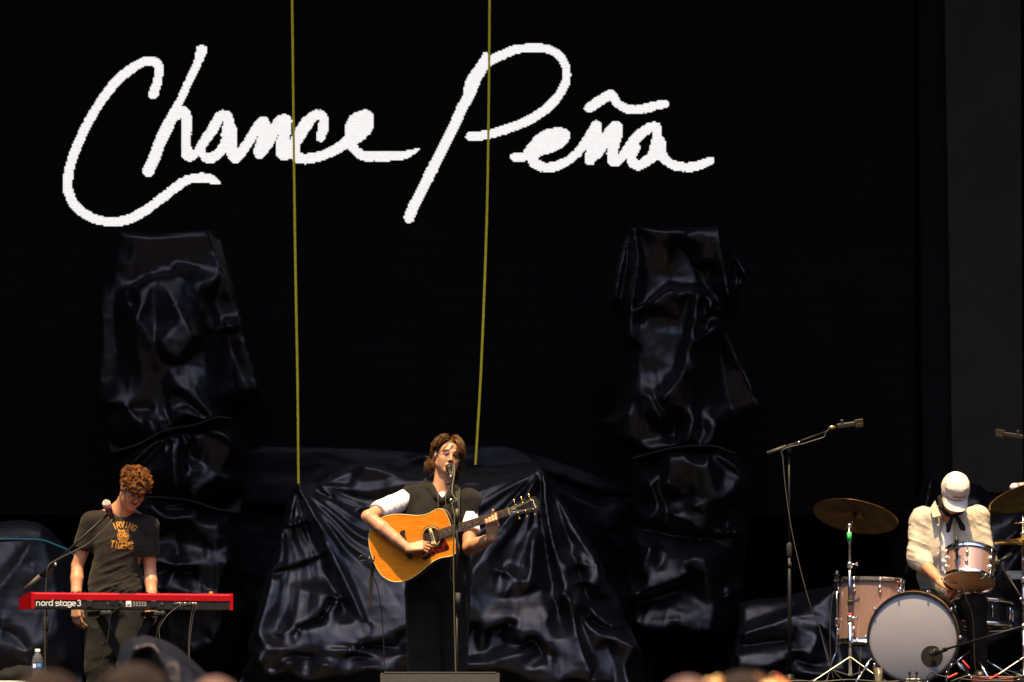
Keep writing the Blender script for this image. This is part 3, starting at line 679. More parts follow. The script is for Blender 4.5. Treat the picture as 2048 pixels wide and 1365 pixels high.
# ---- broad draped tarp behind the singer
CYT = 3.9
ct = thing('draped_tarp', 'broad black plastic tarp draped like a tent behind the singer', 'tarp', at(870, 1485, CYT))
def cfield(X, Y):
    out = 0
    for ax_, ay_, n_, sd in ((592, 966, 8., 1), (1083, 932, 8.5, 2)):
        th_ = np.arctan2(Y-ay_, X-ax_); rho = np.hypot(X-ax_, Y-ay_); w = np.clip(1.25-rho/330, 0, 1)
        u = th_*n_/math.pi*2+.9*fbm(np.stack((X*.007, Y*.007, 0*X), -1), sd, 2); tri = np.abs(u-np.floor(u)-.5)*4-1
        out = out + w*np.clip(rho/160, .1, 1)*.018*tri
    return out
def cdir(x, y): return math.atan2(y-960, x-(590 if x < 830 else 1083))
tarp('sheet', ct, [(586,972),(592,966),(640,955),(700,926),(740,923),(775,924),(800,936),(860,932),(930,936),(1000,931),(1060,925),(1084,933),(1110,975),(1150,1040),(1196,1106),(1206,1128),(1215,1165),(1240,1200),(1250,1240),(1275,1285),(1285,1310),(1296,1400),(462,1400),(486,1345),(500,1318),(496,1290),(510,1240),(528,1170),(548,1110),(562,1050),(576,1000)], CYT, [
  ([(592,970),(628,1030),(672,1120),(704,1190),(730,1242)], .34), ([(592,972),(608,1040),(640,1130),(690,1220)], .17), ([(594,970),(660,1052),(700,1140),(742,1262)], .26), ([(590,974),(574,1050),(540,1160),(506,1262)], .26), ([(590,976),(588,1080),(566,1180),(552,1270)], .20), ([(558,1064),(566,1046),(582,1050),(612,1040)], .30), ([(600,974),(680,1040),(760,1100),(800,1120)], .26), ([(602,968),(700,1010),(790,1060)], .16),
  ([(640,958),(700,928),(770,926)], .12), ([(720,926),(745,936),(800,950),(860,960)], .26), ([(640,970),(680,1010),(720,1020)], .22), ([(670,965),(700,995),(735,1010)], .16), ([(534,1142),(590,1128),(640,1108)], .22), ([(536,1150),(592,1137),(642,1117)], .155), ([(660,1190),(678,1200),(654,1225),(600,1250)], .32), ([(664,1210),(640,1236),(590,1262)], .18), ([(552,1270),(620,1255),(690,1250),(730,1242)], .30),
  ([(730,1242),(742,1262),(712,1288),(680,1284)], .32), ([(716,1284),(760,1270),(815,1250)], .30), ([(700,1296),(750,1290),(800,1300)], .18), ([(528,1292),(600,1288),(700,1294),(760,1280)], .30), ([(510,1306,.26),(560,1298,.34),(620,1304,.28),(700,1300,.36),(760,1312,.28),(820,1310,.34)], .34), ([(560,1318,.30),(610,1312,.20),(660,1318,.30),(720,1314,.22),(760,1324,.30)], .18), ([(515,1320,.34),(545,1338,.22),(580,1326,.36),(610,1342,.24),(650,1330,.36),(690,1348,.26),(740,1334,.36),(790,1350,.28)], .34), ([(540,1350),(580,1345),(620,1360),(680,1350)], .26),
  ([(1083,936),(1040,965),(985,990),(930,1010)], .26), ([(1080,938),(1000,960),(930,965)], .18), ([(1082,938),(1040,1010),(985,1080),(940,1150),(930,1180)], .36), ([(1082,940),(1020,1010),(950,1080)], .20), ([(1083,940),(1062,1010),(1030,1090),(1000,1150)], .22), ([(1078,960),(1056,1080),(1050,1140)], .22), ([(1066,1076),(1060,1120),(1058,1170)], .34), ([(1086,940),(1092,1020),(1108,1100),(1140,1210),(1160,1290),(1188,1360)], .38), ([(1084,942),(1084,1030),(1096,1120),(1116,1230)], .16), ([(1088,940),(1120,1020),(1140,1090),(1160,1150),(1180,1220)], .18), ([(1088,936),(1130,1020),(1176,1086),(1204,1128)], .30),
  ([(1148,1128),(1176,1130),(1204,1130)], .32), ([(1146,1166),(1170,1162),(1200,1170),(1204,1130)], .34), ([(1160,1110),(1180,1125)], .30), ([(1118,1190),(1130,1188),(1142,1208)], .42), ([(1152,1170),(1190,1230),(1236,1262)], .30), ([(1158,1230),(1200,1270),(1280,1292)], .30), ([(1180,1240),(1210,1255),(1240,1262)], .16), ([(1160,1240),(1190,1330),(1184,1358)], .24), ([(1280,1290),(1250,1330),(1262,1380)], .26), ([(1215,1290),(1230,1340),(1228,1390)], .18),
  ([(985,1142),(1010,1144),(1026,1160),(1008,1192)], .32), ([(996,1198),(1040,1190)], .26), ([(1040,1195),(1096,1174)], .24), ([(938,1244),(965,1232),(1000,1230),(1034,1240)], .33), ([(940,1260),(980,1262),(1020,1250)], .16), ([(966,1262),(1000,1248),(1040,1262),(1048,1278)], .34), ([(1066,1270),(1086,1252),(1100,1230)], .34), ([(1046,1290),(1070,1280),(1090,1310)], .18), ([(1088,1286),(1110,1282),(1138,1276)], .34), ([(1090,1300),(1100,1340),(1100,1390)], .30), ([(1000,1320),(1030,1310),(1046,1306)], .32), ([(940,1330),(980,1330),(1040,1345)], .28), ([(1010,1290),(980,1300),(940,1312)], .18), ([(1116,1362),(1140,1352),(1180,1362)], .34)],
  edge=-.10, crumple=(42, .026), seed=21, wrap=.5, dirbias=cdir, fold=(.02, .008, .016, 0.), field=cfield, lean=(1000, .00090), spread=40, loose=.8, rubble=(1275, 300, .035))
# ---- darker sheet slung behind it
bt = thing('slung_tarp', 'dull blue-black tarpaulin slung low behind the draped tarp below the video wall', 'tarp', at(880, 1485, 5.2))
tarp('sheet', bt, [(470,905),(520,893),(700,896),(860,905),(900,892),(1010,892),(1100,918),(1180,945),(1262,978),(1275,1000),(1280,1500),(440,1500),(450,1000)], 5.2, [
  ([(480,905),(700,906),(860,914),(930,900),(1010,900),(1130,940),(1262,990)], .10), ([(480,1012),(560,1010),(640,1000)], .14), ([(490,1020),(560,1024),(620,1015)], .02), ([(500,920),(560,950),(640,940)], .10), ([(640,950),(720,915),(800,918)], .12), ([(820,920),(850,912),(870,912)], .16), ([(940,912),(965,930),(985,940)], .16), ([(1050,910),(1120,960),(1200,985),(1260,1010)], .14), ([(1060,930),(1130,985),(1210,1020),(1260,1022)], .15), ([(1090,950),(1180,985),(1260,1000)], .02), ([(1120,1000),(1170,1050),(1230,1090)], .13), ([(1206,1050),(1230,1085),(1258,1098)], .17), ([(1060,1200),(1270,1300)], .05), ([(500,1200),(560,1350)], .05)], edge=.08, crumple=(50, .03), seed=23, wrap=.3, m=M_tarp_dull, cell=4, fold=(.006, .02, .015, .2), lean=(900, -.0006))
# ---- low heap right of the tower
ht = thing('tarp_heap', 'low crumpled heap of black plastic left of the floor tom', 'tarp', at(1580, 1485, 4.0))
tarp('sheet', ht, [(1478,1206),(1520,1198),(1560,1196),(1620,1180),(1650,1176),(1672,1170),(1740,1180),(1830,1200),(1840,1400),(1450,1400),(1462,1330),(1470,1290),(1476,1250)], 4.0, [
  ([(1482,1208),(1540,1204),(1600,1196)], .06), ([(1484,1270),(1520,1258),(1570,1240),(1620,1216),(1668,1180)], .24), ([(1482,1248),(1530,1230),(1590,1212)], .08), ([(1486,1272),(1530,1266),(1590,1262)], .20), ([(1480,1296),(1520,1290),(1575,1284)], .08), ([(1466,1306),(1520,1300),(1570,1292),(1592,1284)], .28), ([(1470,1330),(1520,1335),(1570,1318)], .30), ([(1500,1346),(1540,1352),(1580,1330)], .18), ([(1600,1232),(1592,1270),(1590,1300)], .26), ([(1600,1232),(1630,1236),(1640,1250)], .28), ([(1620,1310),(1636,1280),(1644,1256)], .34), ([(1586,1300),(1606,1302),(1622,1314)], .34), ([(1590,1318),(1612,1326),(1640,1330)], .20), ([(1640,1256),(1652,1300),(1660,1345)], .18), ([(1660,1250),(1676,1300),(1690,1350)], .26), ([(1605,1345),(1640,1350),(1670,1340)], .28), ([(1700,1260),(1720,1320)], .15), ([(1780,1230),(1800,1320)], .2)], edge=-.08, crumple=(36, .024), seed=31, wrap=.6, fold=(.008, .025, .015, .25), lean=(1250, .0009))
# ---- sheet hung behind the drummer
dt = thing('hung_sheet', 'black plastic sheet hanging in folds behind the drummer', 'tarp', at(1950, 1485, 4.4))
tarp('sheet', dt, [(1780,1135),(1790,1080),(1820,1020),(1850,962),(1862,952),(1900,960),(1960,970),(1975,985),(2010,1000),(2100,1010),(2140,1400),(1760,1400)], 4.4, [
  ([(1861,956),(1852,1010),(1836,1080),(1806,1150)], .26), ([(1856,956),(1840,1010),(1818,1060)], .12), ([(1866,958),(1866,1020),(1862,1100)], .14), ([(2036,1062),(2010,1085),(1990,1110)], .26), ([(2046,1066),(2022,1100),(2000,1120)], .16), ([(2060,1080),(2030,1120),(2010,1150)], .26), ([(2000,990),(2020,1050)], .1), ([(1990,1180),(2040,1230)], .2), ([(1960,1300),(2040,1260)], .24), ([(1900,1200),(1920,1300)], .15), ([(1960,1000),(1968,1080)], .12)], edge=-.1, crumple=(40, .03), seed=33, wrap=.4, cell=4, fold=(.022, .006, .03, -.35), m=M_tarp_dim, lean=(1050, -.0005))
# ---- covered case at the far end, blue-green strap round it
lt = thing('covered_case', 'tarpaulin covered case at the frame edge with a thin teal strap round it', 'covered case', at(40, 1485, 3.6))
tarp('sheet', lt, [(-80,1046),(0,1044),(40,1040),(78,1046),(92,1056),(130,1096),(150,1140),(158,1200),(162,1290),(165,1400),(-120,1400),(-110,1150)], 3.6, [
  ([(-60,1056),(20,1050),(76,1050)], .14), ([(-60,1082),(60,1080),(88,1082)], .20), ([(88,1058),(78,1070),(60,1078)], .18), ([(60,1084),(48,1110),(20,1150),(-20,1200)], .32), ([(52,1082),(36,1100),(0,1135)], .22), ([(70,1086),(76,1110),(60,1130)], .26), ([(90,1085),(110,1160),(116,1260)], .22), ([(40,1150),(46,1135),(58,1140)], .3), ([(20,1170),(10,1230),(-10,1300)], .28), ([(0,1248),(20,1250),(46,1255)], .27), ([(0,1260),(24,1268),(58,1305)], .22), ([(20,1285),(40,1300),(62,1302),(86,1290)], .26), ([(120,1120),(130,1200),(132,1320)], .1), ([(40,1320),(60,1330)], .22)], edge=-.15, crumple=(40, .022), seed=41, wrap=.6, m=M_tarp_blue, lean=(1060, .0008))
obj('teal_strap', rope([(-90,1079),(-20,1079),(40,1079),(84,1081),(110,1090),(134,1100),(150,1112)], 3.6, .0075, .23), mat('teal_webbing', (.02, .13, .15), .6), lt, True)

# ================================================================== GUITAR FRAME (the singer's hands need it)
GO = at(862.5, 1074, -.27)
GU = A(.955*math.cos(math.radians(10)), -math.sin(math.radians(10)), .298); GU /= np.linalg.norm(GU)
GN = A(0, -1, .03); GN = GN - GU*(GN@GU); GN /= np.linalg.norm(GN)
GV = np.cross(GN, GU)
def G(a, b, c=0.): return GO + a*GU + b*GV + c*GN

# ================================================================== PEOPLE
def skin_mat(name, lit=(.62, .36, .24)):
    m = bpy.data.materials.new(name); m.use_nodes = True; N = m.node_tree.nodes; L = m.node_tree.links; b = N['Principled BSDF']
    a = N.new('ShaderNodeAttribute'); a.attribute_name = 'Col'
    tc = N.new('ShaderNodeTexCoord'); n = N.new('ShaderNodeTexNoise'); n.inputs['Scale'].default_value = 45; n.inputs['Detail'].default_value = 4
    L.new(tc.outputs['Object'], n.inputs['Vector'])
    r = N.new('ShaderNodeMapRange'); r.inputs['To Min'].default_value = .88; r.inputs['To Max'].default_value = 1.1; L.new(n.outputs['Fac'], r.inputs['Value'])
    s = N.new('ShaderNodeVectorMath'); s.operation = 'SCALE'; L.new(a.outputs['Color'], s.inputs[0]); L.new(r.outputs[0], s.inputs['Scale'])
    L.new(s.outputs[0], b.inputs['Base Color']); b.inputs['Roughness'].default_value = .5; b.inputs['Specular IOR Level'].default_value = .35
    b.inputs['Subsurface Weight'].default_value = .12; b.inputs['Subsurface Radius'].default_value = (.012, .005, .003); b.inputs['Subsurface Scale'].default_value = .6
    bp = N.new('ShaderNodeBump'); bp.inputs['Strength'].default_value = .08; bp.inputs['Distance'].default_value = .004
    L.new(n.outputs['Fac'], bp.inputs['Height']); L.new(bp.outputs[0], b.inputs['Normal'])
    return m
M_skin = skin_mat('skin')
def paint(o, C):
    at_ = o.data.color_attributes.new('Col', 'FLOAT_COLOR', 'POINT')
    at_.data.foreach_set('color', np.c_[C, np.ones(len(C))].astype(np.float32).ravel())
def fabric(name, col, rough=.85, var=.12, bump=.25, bs=900, weave=True, sheen=.15):
    return mat(name, col, rough, spec=.2, var=var, vscale=18, bump=bump, bscale=bs, sheen=sheen)

def head_sdf(s, C, R, k=1.0, beard=0):
    """head with face; local x to the viewer's right when frontal, -y forward, z up"""
    T = lambda x, y, z: C + R@(A(x, y, z)*k)
    E = lambda c, r, kk=.02, op='u', M=None: s.ell(T(*c), np.array(r)*k, R if M is None else R@M, kk*k, op)
    Cp = lambda a, b, ra, rb, kk=.02: s.cap(T(*a), T(*b), ra*k, rb*k, kk*k)
    E((0, .018, .036), (.074, .094, .086)); E((0, -.022, -.02), (.060, .070, .086), .03)
    for x in (-1, 1):
        Cp((x*.052, .005, -.055), (x*.016, -.070, -.098), .020, .016, .03)
        E((x*.043, -.058, -.022), (.020, .018, .018), .025); E((x*.036, -.046, -.056), (.022, .028, .034), .03)
    E((0, -.080, -.100), (.020, .014, .015), .02)
    Cp((-.036, -.082, .024), (.036, -.082, .024), .010, .010, .018)
    for x in (-1, 1): E((x*.031, -.100, .006), (.019, .014, .0105), .012, 's')
    for x in (-1, 1): E((x*.0305, -.0795, .006), (.0125, .0125, .0115), .002)
    for x in (-1, 1): Cp((x*.018, -.090, .0135), (x*.044, -.084, .0125), .0042, .004, .004)
    Cp((0, -.086, .016), (0, -.113, -.028), .0065, .0095, .012)
    for x in (-1, 1): E((x*.011, -.099, -.033), (.0085, .010, .0075), .006)
    E((0, -.092, -.064), (.026, .010, .015), .012)
    Cp((-.021, -.093, -.061), (0, -.1005, -.0585), .0035, .005, .005); Cp((.021, -.093, -.061), (0, -.1005, -.0585), .0035, .005, .005)
    Cp((-.017, -.094, -.070), (.017, -.094, -.070), .0055, .0055, .005)
    for x in (-1, 1): s.cap(T(x*.024, -.1005, -.0648), T(0, -.1065, -.0645), .0022*k, .0022*k, .002, 's')
    for x in (-1, 1):
        E((x*.077, .014, -.004), (.009, .020, .030), .008, 'u', rot('Y', x*14)); E((x*.084, .010, -.002), (.006, .011, .017), .004, 's')
    return T
def head_paint(V, C, R, k, col, skin, lip=(.46, .20, .15), brow=(.05, .028, .015), iris=(.05, .03, .02), stubble=None, moustache=None):
    Lc = ((V-C)@R)/k; x, y, z = Lc.T; near = (np.abs(x) < .1) & (np.abs(z) < .14) & (y < -.02)
    def mx(m, c):
        m = np.clip(m, 0, 1)[:, None]; col[:] = col*(1-m)+np.array(c)*m
    mx(near*np.exp(-(((np.abs(x)-.045)/.022)**2+((z+.03)/.02)**2))*.15, (.60, .26, .18))
    mx(near*np.exp(-((x/.02)**2+((z+.03)/.015)**2))*.15, (.60, .26, .18))
    if stubble is not None: mx(near*np.clip(1-np.abs((z+.09)/.04), 0, 1)*stubble, (.16, .09, .06))
    mx(near*(np.abs(x) < .025)*np.clip(1.6-np.abs((z+.0655)/.0065), 0, 1)*(y < -.085), lip)
    if moustache is not None: mx(near*(np.abs(x) < .030)*np.clip(1.7-np.abs((z+.051+.10*np.abs(x))/.0055), 0, 1)*(y < -.08), moustache)
    ax = np.abs(x); bz = .0265+.10*(ax-.018)*(ax < .034)-.22*np.maximum(ax-.036, 0)
    mx(near*(ax > .013)*(ax < .052)*np.clip(1.9-np.abs((z-bz)/.0042), 0, 1), brow)
    de = np.sqrt((ax-.0305)**2+((z-.0055)/.62)**2); eye = near*(de < .0135)*(y < -.075)
    mx(eye*.9, (.42, .34, .30)); mx(near*(np.sqrt((ax-.0305)**2+(z-.0055)**2) < .0058)*(y < -.075), iris)
    mx(near*(ax > .016)*(ax < .046)*np.clip(1.5-np.abs((z-.0135)/.0025), 0, 1)*(y < -.07)*.75, (.06, .03, .02))
    return col
def hand_sdf(s, W, d, n, side, curls=(35, 45, 25), spread=.08, k=1.0, thumb=(.55, .2, .5), tcurl=25):
    """W wrist, d along the hand, n out of the palm, side = direction of the thumb"""
    d = np.asarray(d, float); d /= np.linalg.norm(d); n = np.asarray(n, float); n = n-d*(n@d); n /= np.linalg.norm(n); sd = np.asarray(side, float); sd = sd-d*(sd@d)-n*(sd@n); sd /= np.linalg.norm(sd)
    L = (.046, .050, .046, .037); ends = []
    for i in range(4):
        o = (1.5-i)*.0195*k; K = W + d*(.088-.004*abs(i-1.2))*k + sd*o - n*.004
        s.cap(W + sd*o*.55, K, .0155*k, .0115*k, .012)
        c = curls[i] if isinstance(curls[0], (tuple, list)) else curls
        ang = 0; p = K; r = (.0098, .0092, .0085, .0076)
        fd0 = d + sd*(1.5-i)*spread; fd0 /= np.linalg.norm(fd0); ln = L[i]
        for j, (cc, f) in enumerate(zip(c, (1, .62, .5))):
            ang += math.radians(cc); v = fd0*math.cos(ang)+n*math.sin(ang); q = p + v*ln*f*k
            s.cap(p, q, r[j]*k*(1 if i < 3 else .88), r[j+1]*k*(1 if i < 3 else .88), .0025); p = q
        ends.append(p)
    b = W + d*.022*k + sd*.024*k + n*.006; t0 = d*thumb[0]+sd*thumb[1]+n*thumb[2]; t0 /= np.linalg.norm(t0)
    m_ = b + t0*.042*k; t1 = t0*math.cos(math.radians(tcurl))+(d*.8-sd*.3)*math.sin(math.radians(tcurl)); t1 /= np.linalg.norm(t1); e = m_ + t1*.034*k
    s.cap(W + d*.012*k + sd*.012*k, b, .016*k, .015*k, .012); s.cap(b, m_, .0135*k, .0105*k, .006); s.cap(m_, e, .0105*k, .0085*k, .003)
    return ends
def garment(name, s, m, parent, wr=None, it=1):
    V, Q = s.mesh(); V = relax(V, Q, it, .5)
    if wr is not None: V = V + vnormals(V, Q)*wr(V)[:, None]; V = relax(V, Q, 1, .3)
    o = obj_np(name, V, Q, m, parent, True); return o, V, Q
def locks(paths, radii, n=5, k=4):
    return join(*[tube(P, r, n, k, True, .6) for P, r in zip(paths, radii)])
def box_of(pts, pad):
    P = np.array(pts); return P.min(0)-pad, P.max(0)+pad
SKIN = np.array((.47, .235, .135))

# ------------------------------------------------------------------ the singer
def build_singer():
    root = thing('person', 'singer in a sleeveless black hoodie over a white tee, playing acoustic guitar', 'person', at(876, 1485, .05))
    s = SDF(at(705, 1260, 0)*A(1, 0, 1)+A(0, -.52, 0), at(1012, 862, 0)*A(1, 0, 1)+A(0, .24, 0), .0036)
    C = at(895.5, 913, 0.0); R = rot('Z', 14)@rot('Y', 9)@rot('X', 0); k = .93
    T = head_sdf(s, C, R, k)
    nb = at(884, 985, .04)
    s.cap(T(0, .022, -.05), nb, .056, .062, .03); s.cap(T(0, -.03, -.09), at(884, 990, -.01), .03, .04, .03)
    for x in (-1, 1): s.cap(T(x*.045, .03, -.05), at(884+x*12, 985, -.02), .016, .018, .02)
    RS, LS = at(818, 996, .03), at(942, 1004, .03)
    s.cap(nb, RS, .055, .055, .04); s.cap(nb, LS, .055, .055, .04); s.ell(at(878, 1050, .03), (.15, .09, .2), None, .05); s.ell(at(876, 1150, .04), (.14, .09, .2), None, .05)
    # right arm (over the lower bout)
    RE = at(736, 1034, -.20); RW = G(-.145, -.028, .050)
    s.chain([RS, .5*(RS+RE), RE], [.048, .045, .040], .012); s.chain([RE, RE+.35*(RW-RE), RE+.7*(RW-RE), RW], [.039, .042, .033, .026], .010)
    hd = G(0, -.045, .030)-RW
    e = hand_sdf(s, RW, hd, -GN*.75-GV*.65, GV+GN*.5, ((30, 52, 40), (36, 55, 40), (44, 58, 40), (50, 60, 40)), .05, 1.0, (.80, .18, .35), 10)
    # left arm (fretting hand)
    LE = at(938, 1097, -.10); LW = G(.345, -.118, -.012)
    s.chain([LS, .5*(LS+LE), LE], [.048, .045, .040], .012); s.chain([LE, LE+.35*(LW-LE), LE+.7*(LW-LE), LW], [.040, .043, .034, .027], .010)
    for i in range(4):
        a = .408-.0205*i; K = G(a-.004, -.060+.003*i, .020); mid = G(a+.002, -.026, .046-.003*i); m2 = G(a+.004, -.004-.002*i, .034); tip = G(a+.005, .010-.006*i, .017)
        s.cap(LW+GU*(1.5-i)*.010, K, .017, .0125, .012); s.cap(K, mid, .0115, .0105, .003); s.cap(mid, m2, .0105, .0095, .002); s.cap(m2, tip, .0095, .0082, .002)
    s.cap(LW, G(.372, -.05, -.034), .020, .015, .012); s.cap(G(.372, -.05, -.034), G(.384, -.005, -.037), .015, .0115, .006); s.cap(G(.384, -.005, -.037), G(.398, .038, -.022), .0115, .0085, .003)
    V, Q = s.mesh(); V = relax(V, Q, 1, .4)
    col = np.tile(SKIN, (len(V), 1)); col = head_paint(V, C, R, k, col, SKIN, brow=(.045, .024, .012))
    # forearm tattoo
    f = RW-RE; t = ((V-RE)@f)/(f@f); w = V-RE-t[:, None]*f; side = w@A(.25, -.35, -.9)
    tm = (t > .12) & (t < .66) & (side > .018) & (fbm(V*55, 3, 2) > -.12+.35*np.abs(t-.36)); col[tm] = col[tm]*.25+np.array((.02, .022, .025))*.75
    # knuckle ink
    for i in (1, 2): d = np.linalg.norm(V-(e[i]+.02*GV), axis=1); col[d < .006] *= .35
    o = obj_np('body', V, Q, M_skin, root); paint(o, col)
    # hair
    rg = np.random.default_rng(5); P, Rr = [], []
    def sk(az, el, off):     # point on the skull, az 0 = front, el elevation
        r = A(.077, .097, .089)+off
        return T(math.sin(az)*math.cos(el)*r[0], .018-math.cos(az)*math.cos(el)*r[1], .034+math.sin(el)*r[2])
    for i in range(900):
        sgn = rg.choice((-1, 1)); a1 = sgn*rg.uniform(.42, 3.1)
        a0 = sgn*rg.uniform(.02, .5) if abs(a1) < 1.4 else a1*.8; el0 = rg.uniform(1.05, 1.5); if_front = abs(a1) < 1.05
        tuck = sgn < 0 and abs(a1) < 1.75
        if tuck: a1 = -rg.uniform(1.1, 2.0); if_front = False
        n = 9; lift = rg.uniform(.006, .028); ph = rg.uniform(0, 6); pts = []
        elend = rg.uniform(-.75, -.35) if abs(a1) > 1.25 else rg.uniform(-.1, .55)
        if if_front and rg.random() < .55: elend = rg.uniform(.35, .75)
        if tuck: elend = rg.uniform(.12, .5)
        for j in range(n):
            t = j/(n-1); az = a0+(a1-a0)*min(1, t*1.5)**.7; el = el0+(elend-el0)*t
            off = lift*math.sin(min(1, t*2.2)*math.pi/2)+.0045*math.sin(ph+t*11)+.006*t
            p = sk(az, max(el, -.38), off)
            if el < -.38: p = p+R@A(0, .012, (el+.38)*.13)
            pts.append(p)
        drop = 0 if tuck else (rg.uniform(.0, .045) if abs(a1) > 1.35 else rg.uniform(.0, .02)); out = R@A(math.sin(a1), -math.cos(a1)*.4, 0)
        tip = pts[-1]+A(0, 0, -drop); pts.append(tip); pts.append(tip+out*(rg.uniform(.004, .045)*(abs(a1) > 1.5) if not tuck else .002)+A(0, 0, rg.uniform(-.014, .010)))
        P.append(pts); w = rg.uniform(.0018, .0042); Rr.append(np.r_[w*.6, np.full(n-1, w), w*.8, w*.25])
    for i in range(230):      # curls flicking out at the nape
        sg = -1 if i % 2 else 1; z0 = rg.uniform(-.045, .03); o = rg.uniform(.094, .138) if sg < 0 else rg.uniform(.084, .112); y0 = rg.uniform(.01, .07); z1 = rg.uniform(-.105, -.055)-(.02 if sg > 0 else 0)
        P.append([T(sg*.070, y0, z0), T(sg*.084, y0, z0-.03), T(sg*rg.uniform(.074, .092), y0-.005, (z0-.03)*.4+z1*.6), T(sg*(o-.018), y0-.01, z1-.010), T(sg*o, y0-.012, z1+rg.uniform(-.012, .022))]); w = rg.uniform(.0016, .0036); Rr.append([w, w, w, w*.8, w*.2])
    for x0, x1 in ((.028, .046), (.034, .056), (.022, .036), (.040, .062)):      # strands over one eye
        P.append([T(.012, -.086, .108), T(x0, -.104, .088), T(x0+.014, -.106, .05), T(x0-.004, -.104, .018), T(x1-.012, -.098, -.004), T(x1, -.092, -.02)]); Rr.append([.004, .0045, .004, .0035, .003, .001])
    for x in (-.026, -.034):
        P.append([T(-.004, -.082, .110), T(x+.004, -.100, .085), T(x-.012, -.094, .055), T(x-.026, -.080, .03), T(x-.034, -.064, .0)]); Rr.append([.004, .004, .0035, .003, .001])
    for i in range(150):      # front hair swept off the forehead
        sgn = -1 if i % 5 < 2 else 1; a0 = sgn*rg.uniform(.02, .55); a1 = sgn*rg.uniform(1.0, 1.75); e0 = rg.uniform(.72, 1.1); e1 = rg.uniform(.10, .45); up = rg.uniform(.010, .026)
        P.append([sk(a0+(a1-a0)*t**.8, e0+(e1-e0)*t+.18*math.sin(t*3.1), .003+up*math.sin(min(1, t*1.6)*math.pi*.62)+.003*math.sin(i+t*8)) for t in np.linspace(0, 1, 9)]); w = rg.uniform(.0014, .0030); Rr.append(np.r_[w*.5, np.full(7, w), w*.3])
    P3, R3 = [], []
    for p_, r_ in zip(P, Rr):
        p_ = np.array(p_); r_ = np.array(r_)
        for q_ in range(3): P3.append(p_+rg.normal(size=3)*.0024*np.linspace(.3, 1.3, len(p_))[:, None]); R3.append(r_*rg.uniform(.42, .72))
    P, Rr = P3, R3
    M_hair = mat('brown_hair', (.105, .043, .010), .38, spec=.4, var=.3, vscale=60)
    cap_ = SDF(C-.14, C+.14, .004); cap_.ell(T(0, .024, .040), A(.080, .097, .089)*k, R, .01); cap_.cut(T(0, -.052, .066), R@A(0, -1, -.75)); cap_.cut(T(0, 0, -.04), R@A(0, -.75, -1))
    v, q = cap_.mesh(); hv = locks(P, Rr, 4, 2)
    obj('hair', join((v, [tuple(x) for x in q]), hv), M_hair, root, True)
    for x in (-1, 1):
        obj('in_ear_monitor', ellipsoid(T(x*.083, -.002, -.006), (.006, .010, .014), R, 10, 8), mat('clear_earpiece', (.55, .5, .46), .2, spec=.6), root, True)
    # white tee
    s = SDF(at(735, 1080, 0)*A(1, 0, 1)+A(0, -.26, 0), at(970, 940, 0)*A(1, 0, 1)+A(0, .24, 0), .0045)
    a1 = RS+.70*(RE-RS); s.cap(RS, a1, .058, .064, .03); b1 = LS+.62*(LE-LS); s.cap(LS+A(-.015, 0, -.02), b1, .050, .062, .03); s.cap(RS, LS, .055, .055, .03); s.cap(at(884, 984, .03), at(884, 1004, .02), .070, .075, .03); s.ell(at(886, 996, -.035), (.045, .05, .035), None, .01)
    s.cut(a1+.02*(RE-RS)/np.linalg.norm(RE-RS), (RE-RS)+A(0, 0, -.06), .12); s.cut(b1+A(0, 0, -.012), (LE-LS), .12); s.cut(at(884, 972, 0), A(0, -.25, 1))
    ua = (RE-RS)/np.linalg.norm(RE-RS)
    garment('t_shirt', s, fabric('white_cotton', (.80, .79, .79), sheen=.1), root, lambda V: .0035*ridged(np.c_[V@A(14, 3, 14), V@A(3, 22, 2), V@A(-9, 3, 9)], 3, 2)+.002*fbm(V*40, 2))
    # sleeveless hoodie
    s = SDF(at(780, 1200, 0)*A(1, 0, 1)+A(0, -.24, 0), at(976, 935, 0)*A(1, 0, 1)+A(0, .30, 0), .0045)
    s.cap(at(884, 978, .06), at(822, 992, .03), .062, .062, .04); s.cap(at(884, 980, .06), at(936, 1000, .03), .062, .060, .04)
    s.ell(at(877, 1046, .02), (.205, .130, .21), None, .05); s.ell(at(877, 1128, .02), (.19, .135, .22), None, .05); s.cap(at(850, 1160, .03), at(905, 1160, .03), .115, .115, .05)
    s.cap(RS+A(.01, 0, -.012), at(814, 1030, .02), .070, .070, .03); s.cap(LS+A(-.006, 0, -.006), at(945, 1030, .02), .074, .070, .03)
    # hood rolled round the neck
    hood = [at(856, 964, .05), at(861, 978, -.02), at(874, 994, -.075), at(883, 1003, -.095), at(894, 996, -.08), at(909, 980, -.03), at(915, 966, .05), at(890, 960, .13)]
    s.chain(hood+[hood[0]], [.024, .022, .017, .010, .017, .022, .024, .040, .024], .014)
    s.cap(at(884, 970, .16), at(884, 1040, .17), .09, .10, .04)
    s.cap(at(884, 930, .02), at(884, 992, -.055), .05, .026, .01, 's')
    s.cut(at(803, 1010, 0), A(-1, 0, -.06), .16); s.cut(at(957, 1014, 0), A(1, 0, -.30), .16); s.cut(at(877, 1182, 0), A(0, 0, -1))
    def wr(V):
        z = V[:, 2]; return .007*ridged(np.c_[V[:, 0]*11+z*5, V[:, 1]*8, z*4.5-V[:, 0]*4], 8, 2)+.0015*fbm(V*35, 4)
    garment('hoodie_vest', s, fabric('black_sweatshirt', (.0125, .0108, .0088), .9, bump=.3, sheen=.04), root, wr)
    M_cord = mat('dark_cord', (.06, .05, .035), .8)
    for x0, x1, y1 in ((876, 877, 1017), (891, 894, 1020)):
        c = obj('drawstring', tube([at(x0, 985, -.118), at(x0, 995, -.15), at(x0+.5, 1005, -.158), at(x1, y1, -.162)], .0032, 6, 5), M_cord, root, True)
